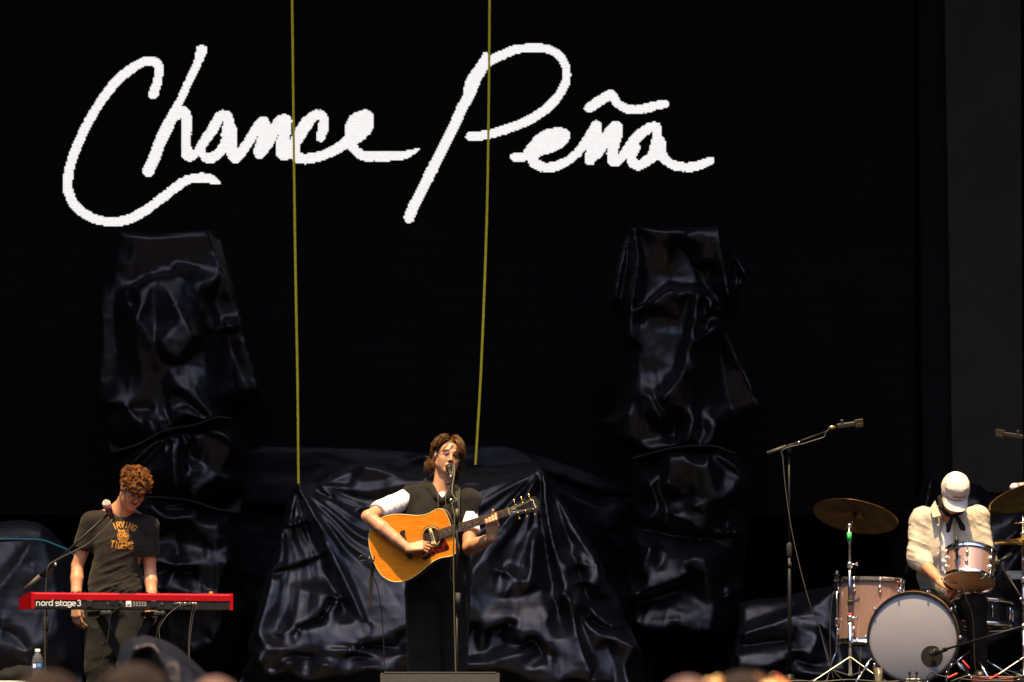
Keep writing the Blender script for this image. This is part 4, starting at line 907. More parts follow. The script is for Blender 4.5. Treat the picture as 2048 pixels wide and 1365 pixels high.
    obj('pocket_trim', tube([at(902, 1118, -.128), at(900, 1150, -.128), at(908, 1165, -.125), at(916, 1166, -.12)], .0025, 5, 5), mat('tan_seam', (.16, .125, .06), .8), root, True)
    # trousers and shoes
    s = SDF(at(790, 1500, 0)*A(1, 0, 1)+A(0, -.22, -.01), at(950, 1150, 0)*A(1, 0, 1)+A(0, .28, 0), .006)
    s.cap(at(852, 1178, .04), at(900, 1178, .04), .125, .115, .03)
    s.chain([at(846, 1190, .03), at(845, 1300, .02), at(847, 1462, .02)], [.108, .092, .098], .02); s.chain([at(906, 1190, .04), at(909, 1300, .05), at(909, 1462, .06)], [.100, .074, .080], .02)
    s.cut(at(876, 1476, 0), A(0, 0, -1))
    garment('trousers', s, fabric('black_trousers', (.0050, .0042, .0036), .85, sheen=.03), root, lambda V: .012*ridged(np.c_[V[:, 0]*9, V[:, 1]*9, V[:, 2]*1.2], 6, 2)+.004*fbm(V*12, 5))
    for x, y in ((846, .0), (908, .04)):
        sh = SDF(at(x, 1490, y)-A(.08, .24, .03), at(x, 1450, y)+A(.08, .16, .03), .006)
        sh.cap(at(x, 1472, y+.06), at(x, 1475, y-.12), .045, .036, .03); sh.cap(at(x, 1466, y+.05), at(x, 1450, y+.04), .045, .04, .02); sh.cut(at(x, 1485, y)+A(0, 0, .003), A(0, 0, -1))
        garment('shoe', sh, mat('black_leather', (.015, .013, .012), .4), root)
    # guitar strap over one shoulder
    sp_ = spline(np.array([G(-.375, 0, -.055), at(770, 1120, .12), at(800, 1040, .22), at(850, 975, .19), at(902, 962, .08), at(915, 985, -.07), at(912, 1020, -.135), at(914, 1060, -.15), G(.14, -.03, -.09)]), 8)
    return root, T
singer, _ = build_singer()

# ------------------------------------------------------------------ the pianist
KY = 1.95
def build_pianist():
    root = thing('person', 'pianist with curly hair, glasses and a printed tee, standing behind the red keyboard', 'person', at(235, 1485, KY))
    s = SDF(at(128, 1275, KY)*A(1, 0, 1)+A(0, KY-.30, 0), at(332, 935, KY)*A(1, 0, 1)+A(0, KY+.24, 0), .0038)
    C = at(267, 979, KY-.10); R = rot('Z', 24)@rot('Y', 8)@rot('X', 37); k = .95
    T = head_sdf(s, C, R, k)
    nb = at(243, 1024, KY+.03)
    s.cap(T(-.004, .022, -.045), nb, .054, .062, .03); s.cap(T(-.02, -.01, -.075), at(246, 1030, KY-.02), .03, .04, .03)
    RS, LS = at(184, 1046, KY+.02), at(296, 1054, KY+.0)
    s.cap(nb, RS, .055, .055, .04); s.cap(nb, LS, .055, .055, .04); s.ell(at(240, 1100, KY+.02), (.14, .085, .2), None, .05); s.ell(at(232, 1170, KY+.03), (.13, .085, .2), None, .05)
    RE, RW = at(155, 1132, KY+.05), at(152, 1206, KY-.06); LE, LW = at(300, 1140, KY+.03), at(305, 1206, KY-.08)
    s.chain([RS, .5*(RS+RE), RE], [.050, .045, .039], .012); s.chain([RE, RE+.35*(RW-RE), RE+.7*(RW-RE), RW], [.038, .041, .033, .026], .010)
    s.chain([LS, .5*(LS+LE), LE], [.050, .045, .039], .012); s.chain([LE, LE+.35*(LW-LE), LE+.7*(LW-LE), LW], [.038, .041, .033, .026], .010)
    hand_sdf(s, RW, A(.06, -.05, -1), A(.6, .75, 0), A(.75, -.6, 0), (22, 28, 18), .05, 1.0, (.8, .1, .3), 15)
    hand_sdf(s, LW, A(-.03, -.05, -1), A(-.6, .75, 0), A(-.75, -.6, 0), (22, 28, 18), .05, 1.0, (.8, .1, .3), 15)
    V, Q = s.mesh(); V = relax(V, Q, 1, .4); sk_ = SKIN*A(1.0, 1.0, 1.02)
    col = head_paint(V, C, R, k, np.tile(sk_, (len(V), 1)), sk_, brow=(.10, .05, .02), moustache=(.14, .065, .025))
    o = obj_np('body', V, Q, M_skin, root); paint(o, col)
    # curls
    rg = np.random.default_rng(9); P, Rr = [], []
    def skp(az, el, off): 
        r = A(.077, .097, .089)+off; return T(math.sin(az)*math.cos(el)*r[0], .018-math.cos(az)*math.cos(el)*r[1], .034+math.sin(el)*r[2])
    for i in range(420):
        az = rg.uniform(-3.14, 3.14); lim = .16 if abs(az) < 1.1 else (-.02 if abs(az) < 1.9 else -.62)
        el = math.asin(rg.uniform(math.sin(lim), 1)); short = (abs(az) > 1.2 and el < .35)
        n = 9; ph = rg.uniform(0, 6.28); turn = rg.choice((-1, 1))*rg.uniform(2.0, 4.6); rad = (.004 if short else rg.uniform(.007, .016)); ht = (.006 if short else rg.uniform(.012, .040)); pts = []
        fw = rg.uniform(.0, .35)
        for j in range(n):
            t = j/(n-1); p = skp(az*(1-.12*t), el-fw*t*(1 if abs(az) < 1.3 else .6), ht*math.sin(t*2.4)+.002)
            a = ph+turn*t; tx = R@A(math.cos(az), math.sin(az), 0); tz = R@A(math.sin(az)*-math.sin(el), math.cos(az)*math.sin(el), math.cos(el))
            pts.append(p+(tx*math.cos(a)+tz*math.sin(a))*rad*min(1, t*2))
        pts = np.array(pts)
        for q_ in range(6):
            w = rg.uniform(.0010, .0021); o = rg.normal(size=3)*.0032; P.append(pts+o*np.linspace(.6, 1.25, n)[:, None]); Rr.append(np.r_[w*.7, np.full(n-2, w), w*.3])
    c_ = SDF(C-.15, C+.15, .004); c_.ell(T(0, .022, .044), A(.081, .099, .092)*k, R, .01); c_.cut(T(0, -.066, .05), R@A(0, -1, -.5)); c_.cut(T(0, 0, -.02), R@A(0, -.85, -1))
    v, q = c_.mesh()
    obj('hair', join((v, [tuple(x) for x in q]), locks(P, Rr, 4, 3)), mat('ginger_brown_hair', (.20, .070, .010), .36, spec=.5, var=.35, vscale=40, bump=.4, bscale=260), root, True)
    # glasses
    M_gl = mat('tortoise_frame', (.03, .014, .008), .25, spec=.6); gl = []
    for x in (-1, 1):
        a = np.linspace(0, 2*math.pi, 21); ring = np.array([T(x*.033+.0235*math.cos(t), -.112-.006*abs(math.cos(t))*0, .000+.0215*math.sin(t)) for t in a])
        gl.append(tube(ring, .0021, 6)); gl.append(tube([T(x*.0565, -.110, .006), T(x*.074, -.10, .008), T(x*.080, -.03, .006), T(x*.082, .02, .004)], .0019, 6, 4))
    gl.append(tube([T(-.010, -.112, .004), T(0, -.116, .008), T(.010, -.112, .004)], .0019, 6, 4))
    go = obj('glasses', join(*gl), M_gl, root, True)
    for x in (-1, 1): obj('lens', lathe([(.0005, 0), (.0232, .0004), (.0232, .0010), (.0005, .0014)], T(x*.033, -.1115, 0), R@A(0, -1, 0), 20), mat('clear_lens', (.9, .9, .9), .02, trans=1., ior=1.02, spec=.4), go, True)
    for x in (-1, 1): obj('in_ear_monitor', ellipsoid(T(x*.083, -.002, -.006), (.006, .010, .013), R, 10, 8), MATS['clear_earpiece'], root, True)
    # tee
    s = SDF(at(138, 1215, KY)*A(1, 0, 1)+A(0, KY-.24, 0), at(326, 1000, KY)*A(1, 0, 1)+A(0, KY+.24, 0), .0042)
    s.cap(nb+A(0, 0, -.03), RS, .064, .062, .04); s.cap(nb+A(0, 0, -.03), LS, .064, .062, .04)
    a1 = RS+.52*(RE-RS); b1 = LS+.60*(LE-LS); s.cap(RS, a1, .066, .066, .03); s.cap(LS, b1, .064, .064, .03)
    s.ell(at(241, 1090, KY+.01), (.170, .118, .19), None, .05); s.ell(at(232, 1150, KY+.02), (.160, .112, .2), None, .05); s.cap(at(212, 1185, KY+.02), at(250, 1185, KY+.02), .11, .11, .05)
    s.cut(a1+A(-.02,0,-.02), (RE-RS)+A(-.02, 0, .0), .115); s.cut(b1+A(.02,0,-.02), (LE-LS), .115); s.cut(at(240, 1204, KY), A(0, 0, -1)); s.cap(T(-.004, .02, -.05), at(246, 1020, KY-.02), .058, .060, .006, 's')
    def wr(V):
        z = V[:, 2]; lo = np.clip((at(0, 1120, KY)[2]-z)/.2, 0, 1); x = V[:, 0]
        return (.004+.008*lo)*ridged(np.c_[x*5+z*6, V[:, 1]*6, z*20-x*9], 12, 2)+.004*ridged(np.c_[x*14, V[:, 1]*8, z*6+x*5], 15, 1)*(1-lo)
    tee, V, Q = garment('t_shirt', s, fabric('faded_black_tee', (.017, .0145, .0125), .88, bump=.25, sheen=.06), root, wr)
    bv = bvh_of(V, Q); M_print = mat('orange_print', (.42, .19, .025), .8, var=.25, vscale=120)
    def project(P2, name, m=M_print, par=tee, thick=.0012):
        """P2: (polys) lists of pixel polygons laid on the cloth"""
        VV, FF = [], []
        for poly in P2:
            n = len(VV)
            for x, y in poly:
                p = at(x, y, KY-.4); d = Vector(p-np.array((0, CAM_Y, 0))).normalized(); h = bv.ray_cast(Vector(p), d)
                q = np.array(h[0]) if h[0] is not None else at(x, y, KY-.11)
                VV.append(q-np.array(d)*thick)
            FF.append(tuple(range(n, n+len(poly))))
        return obj(name, (VV, FF), m, root)
    def letters(txt, x, y, w, h, arc=0, slant=0, wt=.26):
        """block letters as polygons: strokes on a 1 x 1 cell"""
        S = {'I': [[(.5,0),(.5,1)]], 'R': [[(0,1),(0,0),(.7,0),(1,.2),(.7,.5),(0,.5)],[(.5,.5),(1,1)]], 'V': [[(0,0),(.5,1),(1,0)]], 'N': [[(0,1),(0,0),(1,1),(1,0)]], 'G': [[(1,.2),(.75,0),(.25,0),(0,.25),(0,.75),(.25,1),(.75,1),(1,.8),(1,.55),(.6,.55)]],
             'T': [[(0,0),(1,0)],[(.5,0),(.5,1)]], 'E': [[(1,0),(0,0),(0,1),(1,1)],[(0,.5),(.8,.5)]], 'S': [[(1,.18),(.75,0),(.25,0),(0,.2),(.2,.45),(.8,.55),(1,.8),(.75,1),(.25,1),(0,.82)]]}
        out = []; n = len(txt)
        for i, ch in enumerate(txt):
            u = i-(n-1)/2; cx, cy = x+u*w*1.28, y+arc*u*u+slant*u; an = math.atan2(arc*2*u+slant, w*1.28)
            for st in S[ch]:
                for a, b in zip(st[:-1], st[1:]):
                    a_ = A((a[0]-.5)*w, (a[1]-.5)*h); b_ = A((b[0]-.5)*w, (b[1]-.5)*h); d = b_-a_; d = d/np.linalg.norm(d); nn = A(-d[1], d[0])*w*wt/2; ex = d*w*wt/2
                    q = [a_-ex+nn, b_+ex+nn, b_+ex-nn, a_-ex-nn]; c, s_ = math.cos(an), math.sin(an)
                    k = max(1, int(np.linalg.norm(b_-a_)/2.0))
                    for j in range(k):
                        t0, t1 = j/k, (j+1)/k; qq = [q[0]+(q[1]-q[0])*t0, q[0]+(q[1]-q[0])*t1, q[3]+(q[2]-q[3])*t1, q[3]+(q[2]-q[3])*t0]
                        out.append([(cx+p[0]*c-p[1]*s_, cy+p[0]*s_+p[1]*c) for p in qq])
        return out
    project(letters('IRVING', 249, 1049.5, 6.2, 11.0, .85, .8, .34), 'printed_word')
    project(letters('TIGERS', 243.5, 1091, 5.8, 12.5, -.15, .6, .38), 'printed_word')
    em = []; dk = []
    rr = np.random.default_rng(2)
    for i in range(19):
        for j in range(20):
            x, y = 234+i*1.36, 1059.5+j*1.34; dx, dy = (x-246.5)/12.2, (y-1072.5)/13.2; r = dx*dx+dy*dy; ax_ = abs(dx)
            dark = (abs(dy+.22-.25*ax_) < .07 and .2 < ax_ < .55) or (abs(dy-.1) < .12 and ax_ < .13) or (.38 < dy < .52 and ax_ < .34) or (dy < -.4 and abs(math.sin(dx*9)) < .42) or (ax_ > .62 and abs(math.sin(dy*10)) < .45) or (abs(dy-.28) < .05 and .2 < ax_ < .6) or (rr.random() < .07)
            if r < 1 and not dark: em.append([(x-.7, y-.7), (x+.7, y-.7), (x+.7, y+.7), (x-.7, y+.7)])
    for x0 in (237.5, 255.5): em.append([(x0-2.5, 1061), (x0, 1057.5), (x0+2.5, 1061), (x0, 1064)])
    project(em, 'printed_emblem')
    # jeans
    s = SDF(at(150, 1500, KY)*A(1, 0, 1)+A(0, KY-.22, -.01), at(310, 1180, KY)*A(1, 0, 1)+A(0, KY+.28, 0), .006)
    s.cap(at(208, 1206, KY+.03), at(254, 1206, KY+.03), .11, .11, .03)
    s.chain([at(200, 1225, KY+.02), at(198, 1340, KY+.01), at(200, 1470, KY+.03)], [.105, .085, .085], .025); s.chain([at(260, 1225, KY+.02), at(262, 1340, KY+.0), at(262, 1470, KY+.03)], [.105, .085, .085], .025)
    s.cut(at(230, 1477, KY), A(0, 0, -1)); s.cut(at(230, 1190, KY), A(0, 0, 1))
    garment('jeans', s, fabric('black_denim', (.016, .015, .0145), .85, bump=.3, sheen=.05), root, lambda V: .007*ridged(np.c_[V[:, 0]*8+V[:, 2]*4, V[:, 1]*8, V[:, 2]*8-V[:, 0]*4], 16, 2))
    for x in (199, 262):
        sh = SDF(at(x, 1490, KY)-A(.08, .24, .03), at(x, 1450, KY)+A(.08, .16, .03), .006)
        sh.cap(at(x, 1472, KY+.06), at(x, 1475, KY-.12), .045, .036, .03); sh.cap(at(x, 1466, KY+.05), at(x, 1450, KY+.04), .045, .04, .02); sh.cut(at(x, 1485, KY)+A(0, 0, .003), A(0, 0, -1))
        garment('shoe', sh, MATS['black_leather'], root)
    return root
build_pianist()

# ------------------------------------------------------------------ the drummer
DY = 2.15; RISER = .365
def build_drummer():
    root = thing('person', 'drummer in white cap and cream overshirt bent over the drum kit', 'person', at(1895, 1240, DY+.1))
    s = SDF(at(1795, 1225, DY)*A(1, 0, 1)+A(0, DY-.50, 0), at(2005, 945, DY)*A(1, 0, 1)+A(0, DY+.22, 0), .0040)
    C = at(1909, 990, DY-.20); R = rot('Z', 6)@rot('Y', 3)@rot('X', 47); k = .95
    T = head_sdf(s, C, R, k); nb = at(1897, 1026, DY-.03)
    s.cap(T(0, .022, -.045), nb, .054, .064, .03)
    RS, LS = at(1843, 1040, DY-.02), at(1955, 1036, DY-.02)
    s.cap(nb, RS, .055, .055, .04); s.cap(nb, LS, .055, .055, .04); s.ell(at(1896, 1090, DY-.0), (.14, .095, .2), None, .05); s.ell(at(1896, 1160, DY+.06), (.13, .1, .2), None, .05)
    RE, RW = at(1836, 1116, DY-.06), at(1882, 1164, DY-.30); LE, LW = at(1972, 1122, DY-.06), at(1952, 1184, DY-.28)
    for S_, E_, W_ in ((RS, RE, RW), (LS, LE, LW)):
        s.chain([S_, .5*(S_+E_), E_], [.050, .046, .040], .012); s.chain([E_, E_+.35*(W_-E_), E_+.7*(W_-E_), W_], [.040, .041, .033, .027], .010)
    hand_sdf(s, RW, RW-RE+A(.06, 0, .03), A(.3, .3, -1), A(.5, .4, .5), (50, 65, 40), .02, 1.0, (.7, .2, .4), 20)
    hand_sdf(s, LW, LW-LE+A(-.06, 0, .03), A(-.3, .3, -1), A(-.5, .4, .5), (50, 65, 40), .02, 1.0, (.7, .2, .4), 20)
    V, Q = s.mesh(); V = relax(V, Q, 1, .4)
    col = head_paint(V, C, R, k, np.tile(SKIN, (len(V), 1)), SKIN, stubble=.4); o = obj_np('body', V, Q, M_skin, root); paint(o, col)
    # hair at the nape
    rg = np.random.default_rng(12); P, Rr = [], []
    for i in range(120):
        az = rg.choice((-1, 1))*rg.uniform(1.25, 3.1); r = A(.078, .098, .09)
        p = [T(math.sin(az)*math.cos(e)*(r[0]+.004), .018-math.cos(az)*math.cos(e)*(r[1]+.004), .034+math.sin(e)*r[2]) for e in (.25, 0, -.3, -.5)]
        p.append(p[-1]+R@A(math.sin(az)*.008, .012, -.02)); P.append(p); Rr.append([.004, .006, .006, .005, .002])
    obj('hair', locks(P, Rr), MATS['brown_hair'], root, True)
    # cap
    M_cap = fabric('white_cap_cotton', (.70, .60, .535), .85, var=.08)
    s = SDF(C-.2, C+.2, .0036)
    s.ell(T(0, .014, .050), A(.094, .113, .093)*k, R, .0); s.ell(T(0, .0, .104), A(.082, .097, .050)*k, R, .02)
    s.cut(T(0, 0, .034), R@A(0, -.10, -1)); s.ell(T(0, .018, .030), A(.084, .104, .09)*k, R, .004, 's')
    cap_, V, Q = garment('cap', s, M_cap, root, lambda V: .0022*ridged(V*26, 4, 2)+.0012*fbm(V*60, 3))
    # brim: curved sheet with thickness
    bvv, bf = [], []; nu, nvv = 17, 9
    for lay in (0, 1):
        for j in range(nvv):
            for i in range(nu):
                u = -1+2*i/(nu-1); t = j/(nvv-1); a = u*1.18; r0 = A(.093, .111); ln = .080*math.sqrt(max(0, 1-abs(u)**2.6))
                x = math.sin(a)*r0[0]*(1+.10*t*(1-u*u)); y = .014-math.cos(a)*r0[1]-ln*t; z = .036-.10*(u*u)*.22*(.3+t)-.020*t-.002*lay
                bvv.append(T(x, y, z))
    for lay in (0, 1):
        for j in range(nvv-1):
            for i in range(nu-1):
                b0 = lay*nu*nvv+j*nu+i; q = (b0, b0+1, b0+nu+1, b0+nu); bf.append(q if lay else q[::-1])
    br_ = obj('brim', (bvv, bf), M_cap, cap_, True)
    bv2 = bvh_of(V, Q)
    crv = bpy.data.curves.new('w', 'FONT'); crv.body = 'Winston'; crv.size = 1; crv.offset = .012; crv.resolution_u = 3; crv.align_x = 'CENTER'
    tmp = bpy.data.objects.new('w', crv); COL.objects.link(tmp); bpy.context.view_layer.update()
    dg = bpy.context.evaluated_depsgraph_get(); me = bpy.data.meshes.new_from_object(tmp.evaluated_get(dg)); bpy.data.objects.remove(tmp)
    VV = np.array([v.co[:] for v in me.vertices]); FF = [tuple(p.vertices) for p in me.polygons]; wd = VV[:, 0].max()-VV[:, 0].min(); out = []
    for x, y, _ in VV:
        lx = x/wd*.092; lz = .060+y*.034; d = R@A(0, 1, 0); o_ = T(lx+.012, -.2, lz); h = bv2.ray_cast(Vector(o_), Vector(d)); q = np.array(h[0]) if h[0] is not None else T(lx, -.105, lz); out.append(q-d*.0012)
    obj('printed_word', (out, FF), mat('maroon_print', (.20, .035, .03), .8), cap_)
    obj('seam_cord', tube([T(math.sin(a)*.0935, .014-math.cos(a)*.1125, .0365-.003) for a in np.linspace(-1.35, 1.35, 15)], .0022, 5), M_cap, cap_, True)
    # tank top
    s = SDF(at(1820, 1200, DY)*A(1, 0, 1)+A(0, DY-.30, 0), at(1980, 1010, DY)*A(1, 0, 1)+A(0, DY+.22, 0), .0048)
    s.ell(at(1896, 1090, DY-.005), (.15, .105, .22), None, .05); s.ell(at(1896, 1155, DY+.05), (.145, .12, .2), None, .05); s.cut(at(1896, 1036, DY), A(0, -.4, 1))
    garment('tank_top', s, MATS['white_cotton'], root, lambda V: .006*ridged(np.c_[V[:, 0]*4, V[:, 1]*4, V[:, 2]*16+V[:, 0]*3], 22, 2))
    # cream overshirt, open in front
    s = SDF(at(1800, 1215, DY)*A(1, 0, 1)+A(0, DY-.34, 0), at(2002, 990, DY)*A(1, 0, 1)+A(0, DY+.26, 0), .0045)
    s.cap(nb+A(0, .02, -.035), RS, .068, .066, .04); s.cap(nb+A(0, .02, -.035), LS, .068, .066, .04)
    s.ell(at(1896, 1085, DY+.0), (.19, .135, .21), None, .05); s.ell(at(1896, 1150, DY+.05), (.19, .145, .2), None, .05)
    for S_, E_, W_ in ((RS, RE, RW), (LS, LE, LW)):
        s.cap(S_, E_, .070, .064, .03); s.cap(E_, E_+.20*(W_-E_), .064, .056, .03)
    for E_, W_ in ((RE, RW), (LE, LW)): s.cap(E_+.12*(W_-E_), E_+.26*(W_-E_), .060, .057, .006)
    # opening: wedge in front between the plackets
    op = [(1899, 1022, .050), (1897, 1060, .053), (1896, 1110, .055), (1896, 1165, .060), (1897, 1200, .066)]
    for a, b in zip(op[:-1], op[1:]): s.cap(at(a[0], a[1], DY-.21), at(b[0], b[1], DY-.21), a[2], b[2], .004, 's', (A(0, 1, 0), 3.2))
    s.ell(at(1897, 1018, DY-.06), (.072, .09, .05), None, .004, 's'); s.cut(at(1896, 1196, DY), A(0, 0, -1))
    def wr(V):
        x, y, z = V.T; return .008*ridged(np.c_[x*8+z*2.5, y*5, z*3-x*3], 31, 2)+.0075*ridged(np.c_[x*4, y*4, z*17+x*7], 35, 2)*np.clip((np.abs(x-nb[0])-.10)/.06, 0, 1)+.0028*ridged(np.c_[x*20+z*9, y*14, z*16-x*12], 37, 2)+.0010*fbm(V*30, 33, 2)
    ov, V, Q = garment('overshirt', s, fabric('cream_poplin', (.50, .45, .375), .85, var=.07), root, wr)
    for sg in (-1, 1):
        c = [at(1897+sg*26, 1004, DY-.05), at(1897+sg*22, 1016, DY-.13), at(1897+sg*14, 1034, DY-.165), at(1897+sg*30, 1038, DY-.155), at(1897+sg*36, 1020, DY-.09)]
        cv = np.array(c); n = np.cross(cv[2]-cv[0], cv[3]-cv[0]); n /= np.linalg.norm(n); n *= (-1 if n[1] > 0 else 1)
        obj('collar', (np.concatenate((cv+n*.012, cv-n*.002)), [(0, 1, 2, 3, 4), (9, 8, 7, 6, 5)]+[(i, 5+i, 5+(i+1) % 5, (i+1) % 5) for i in range(5)]), MATS['cream_poplin'], ov)
    for yy in (1050, 1078, 1106): obj('button', lathe([(.006, 0), (.006, .003)], at(1876, yy, DY-.155), A(0, -1, 0), 10), mat('pearl_button', (.8, .78, .7), .3), ov)
    # neckerchief
    s = SDF(at(1860, 1075, DY)*A(1, 0, 1)+A(0, DY-.32, 0), at(1940, 985, DY)*A(1, 0, 1)+A(0, DY+.1, 0), .004)
    nk = [at(1880, 996, DY-.08), at(1884, 1014, DY-.14), at(1896, 1028, DY-.175), at(1910, 1031, DY-.185), at(1922, 1022, DY-.15), at(1926, 1005, DY-.08)]
    s.chain(nk, [.018, .020, .019, .018, .018, .016], .01); s.cap(at(1905, 1030, DY-.19), at(1896, 1062, DY-.185), .012, .014, .006, sq=(A(0, 1, 0), .5)); s.cap(at(1896, 1050, DY-.185), at(1895, 1063, DY-.185), .015, .003, .006)
    s.cap(at(1913, 1032, DY-.19), at(1925, 1056, DY-.19), .012, .020, .006, sq=(A(0, 1, 0), .5)); s.cap(at(1924, 1052, DY-.19), at(1930, 1062, DY-.19), .017, .004, .006); s.ell(at(1909, 1031, DY-.195), (.013, .012, .012), None, .006)
    garment('neckerchief', s, fabric('black_bandana', (.008, .008, .010), .8, sheen=0), root)
    # trousers, bent legs on the throne
    s = SDF(at(1815, 1400, DY)*A(1, 0, 1)+A(0, DY-.75, -.12), at(1985, 1175, DY)*A(1, 0, 1)+A(0, DY+.3, 0), .006)
    hipz = at(0, 1208, DY)[2]
    for sg in (-1, 1):
        H_ = at(1896+sg*26, 1206, DY+.06); K_ = at(1896+sg*56, 1212, DY-.42); F_ = A(K_[0]+sg*.02, DY-.36, RISER+.10)
        s.chain([H_, K_, F_], [.095, .068, .052], .03)
    s.cap(at(1872, 1200, DY+.06), at(1920, 1200, DY+.06), .11, .11, .04)
    garment('trousers', s, fabric('olive_twill', (.011, .009, .007), .85, sheen=0), root, lambda V: .006*ridged(V*A(9, 9, 9), 41, 2))
    for sg in (-1, 1):
        K_ = at(1896+sg*56, 1212, DY-.42); x = K_[0]+sg*.02; sh = SDF(A(x-.09, DY-.56, RISER-.02), A(x+.09, DY-.20, RISER+.16), .006)
        sh.cap(A(x, DY-.33, RISER+.048), A(x, DY-.47, RISER+.045), .045, .038, .03); sh.cap(A(x, DY-.35, RISER+.05), A(x, DY-.36, RISER+.11), .045, .042, .02); sh.cut(A(x, DY, RISER+.006), A(0, 0, -1))
        garment('shoe', sh, MATS['black_leather'], root)
    return root
build_drummer()

# ------------------------------------------------------------------ heads of the crowd, far nearer to the lens than the stage
def crowd(label, px, py, d, hair, w=.155, bald=False, garland=None):
    y = CAM_Y+d; top = at(px, py, y); root = thing('person', label, 'person', (top[0], y, -1.6), 'people in the crowd')
    C = top-A(0, 0, .118); R = rot('Z', 180+random.uniform(-15, 15)); s = SDF(A(top[0]-.34, y-.26, -1.62), A(top[0]+.34, y+.26, top[2]+.05), .012)
    T = head_sdf(s, C, R, .97); nb = C-A(0, 0, .16); s.cap(C-A(0, 0, .05), nb, .056, .062, .03)
    for sg in (-1, 1):
        S_ = nb+A(sg*.18, 0, -.05); s.cap(nb, S_, .06, .06, .05); s.chain([S_, S_+A(sg*.05, 0, -.3), S_+A(sg*.04, -.06, -.55)], [.055, .045, .035], .03)
        s.chain([A(top[0]+sg*.09, y, nb[2]-.55), A(top[0]+sg*.09, y, -1.1), A(top[0]+sg*.1, y, -1.54)], [.09, .06, .045], .04); s.cap(A(top[0]+sg*.1, y, -1.56), A(top[0]+sg*.1, y+.12, -1.57), .045, .035, .02)
    s.ell(nb-A(0, 0, .25), (.19, .12, .28), None, .06); s.ell(nb-A(0, 0, .5), (.17, .12, .2), None, .06); s.cut(A(0, 0, -1.597), A(0, 0, -1))
    V, Q = s.mesh(); V = relax(V, Q, 2)
    col = np.tile(SKIN*.20, (len(V), 1)); low = V[:, 2] < nb[2]-.02; col[low] = (.05, .05, .06); col[V[:, 2] < nb[2]-.6] = (.03, .035, .05)  # crowd skin darkened, shade put into its colour
    o = obj_np('body', V, Q, M_skin, root); paint(o, col)
    if not bald:
        h = SDF(C-.16, C+.16, .006); h.ell(T(0, .020, .042), A(.084, .102, .092), R, .02); h.cut(T(0, -.06, .045), R@A(0, -1, -.4)); h.cut(T(0, 0, -.05), R@A(0, -.5, -1)); v, q = h.mesh(); v = v+vnormals(v, q)*(.008*fbm(v*60, 3))[:, None]
        rg = np.random.default_rng(int(px)); P, Rr = [], []
        for i in range(160):
            az = rg.uniform(-3.14, 3.14); e = rg.uniform(.1, 1.5); r = A(.084, .102, .092); pp = []
            for j in range(4): ee = e-j*.22; pp.append(T(math.sin(az)*math.cos(ee)*(r[0]+.006), .02-math.cos(az)*math.cos(ee)*(r[1]+.006), .042+math.sin(ee)*(r[2]+.006)))
            P.append(pp); Rr.append([.004, .006, .006, .002])
        obj('hair', join((v, [tuple(x) for x in q]), locks(P, Rr, 5, 2)), hair, root, True)
    if garland:
        rg = np.random.default_rng(4); pal = [(.75, .28, .03), (.70, .12, .02), (.8, .55, .25), (.75, .6, .45), (.35, .03, .02)]
        for i in range(46):
            a = rg.uniform(0, 6.28); rr = rg.uniform(.06, .105); p = C+A(rr*math.cos(a)*1.0, rr*math.sin(a), .075+rg.uniform(0, .055)*(1.2-rr*6)); c = pal[rg.integers(5)]
            M3 = frame_z(p-C+A(0, 0, .02)); fl = [ellipsoid(p+M3@A(.012*math.cos(t), .012*math.sin(t), 0), (.011, .008, .004), M3@rot('Z', math.degrees(t)), 8, 5) for t in np.arange(5)*1.2566]
            obj('flower', join(*fl), mat('petal_%d' % pal.index(c), c, .6), root, True)
    return root
M_h1 = mat('shaded_mousy_hair', (.020, .015, .013), .95, spec=.1, var=.3); M_h2 = mat('shaded_brown_hair', (.024, .017, .014), .95, spec=.1, var=.3)  # hair tones darkened as well to read as shaded
crowd('spectator with short mousy hair in front of the water bottle', 272, 1343, 13.0, M_h1)
crowd('spectator with a bare scalp below the keyboard end', 434, 1352, 13.5, M_h2, bald=True)
crowd('spectator with a pinkish bare scalp below the second wrapped tower', 1374, 1352, 12.5, M_h2, bald=True)
crowd('spectator wearing an orange flower garland below the round microphone stand base', 1494, 1358, 13.2, M_h1, garland=True)
crowd('spectator whose brown hair only just shows at the bottom frame edge', 96, 1360, 12.0, M_h2)

# ================================================================== GEAR MATERIALS
M_chrome = mat('chrome', (.78, .78, .80), .14, metal=1.)
M_nickel = mat('dull_nickel', (.55, .54, .53), .30, metal=1., var=.12)
M_gold = mat('gold_plate', (.80, .52, .17), .22, metal=1.)
M_blk = mat('black_plastic', (.010, .010, .011), .45, spec=.4)
M_rub = mat('black_rubber', (.012, .012, .012), .7)
M_cable = mat('cable_black', (.016, .015, .014), .5)
M_cable2 = mat('cable_grey', (.06, .055, .05), .5)
M_mesh = mat('silver_grille', (.62, .60, .56), .45, metal=.7, bump=.8, bscale=900)
M_meshd = mat('dark_grille', (.03, .028, .024), .4, metal=.6, bump=.8, bscale=900)

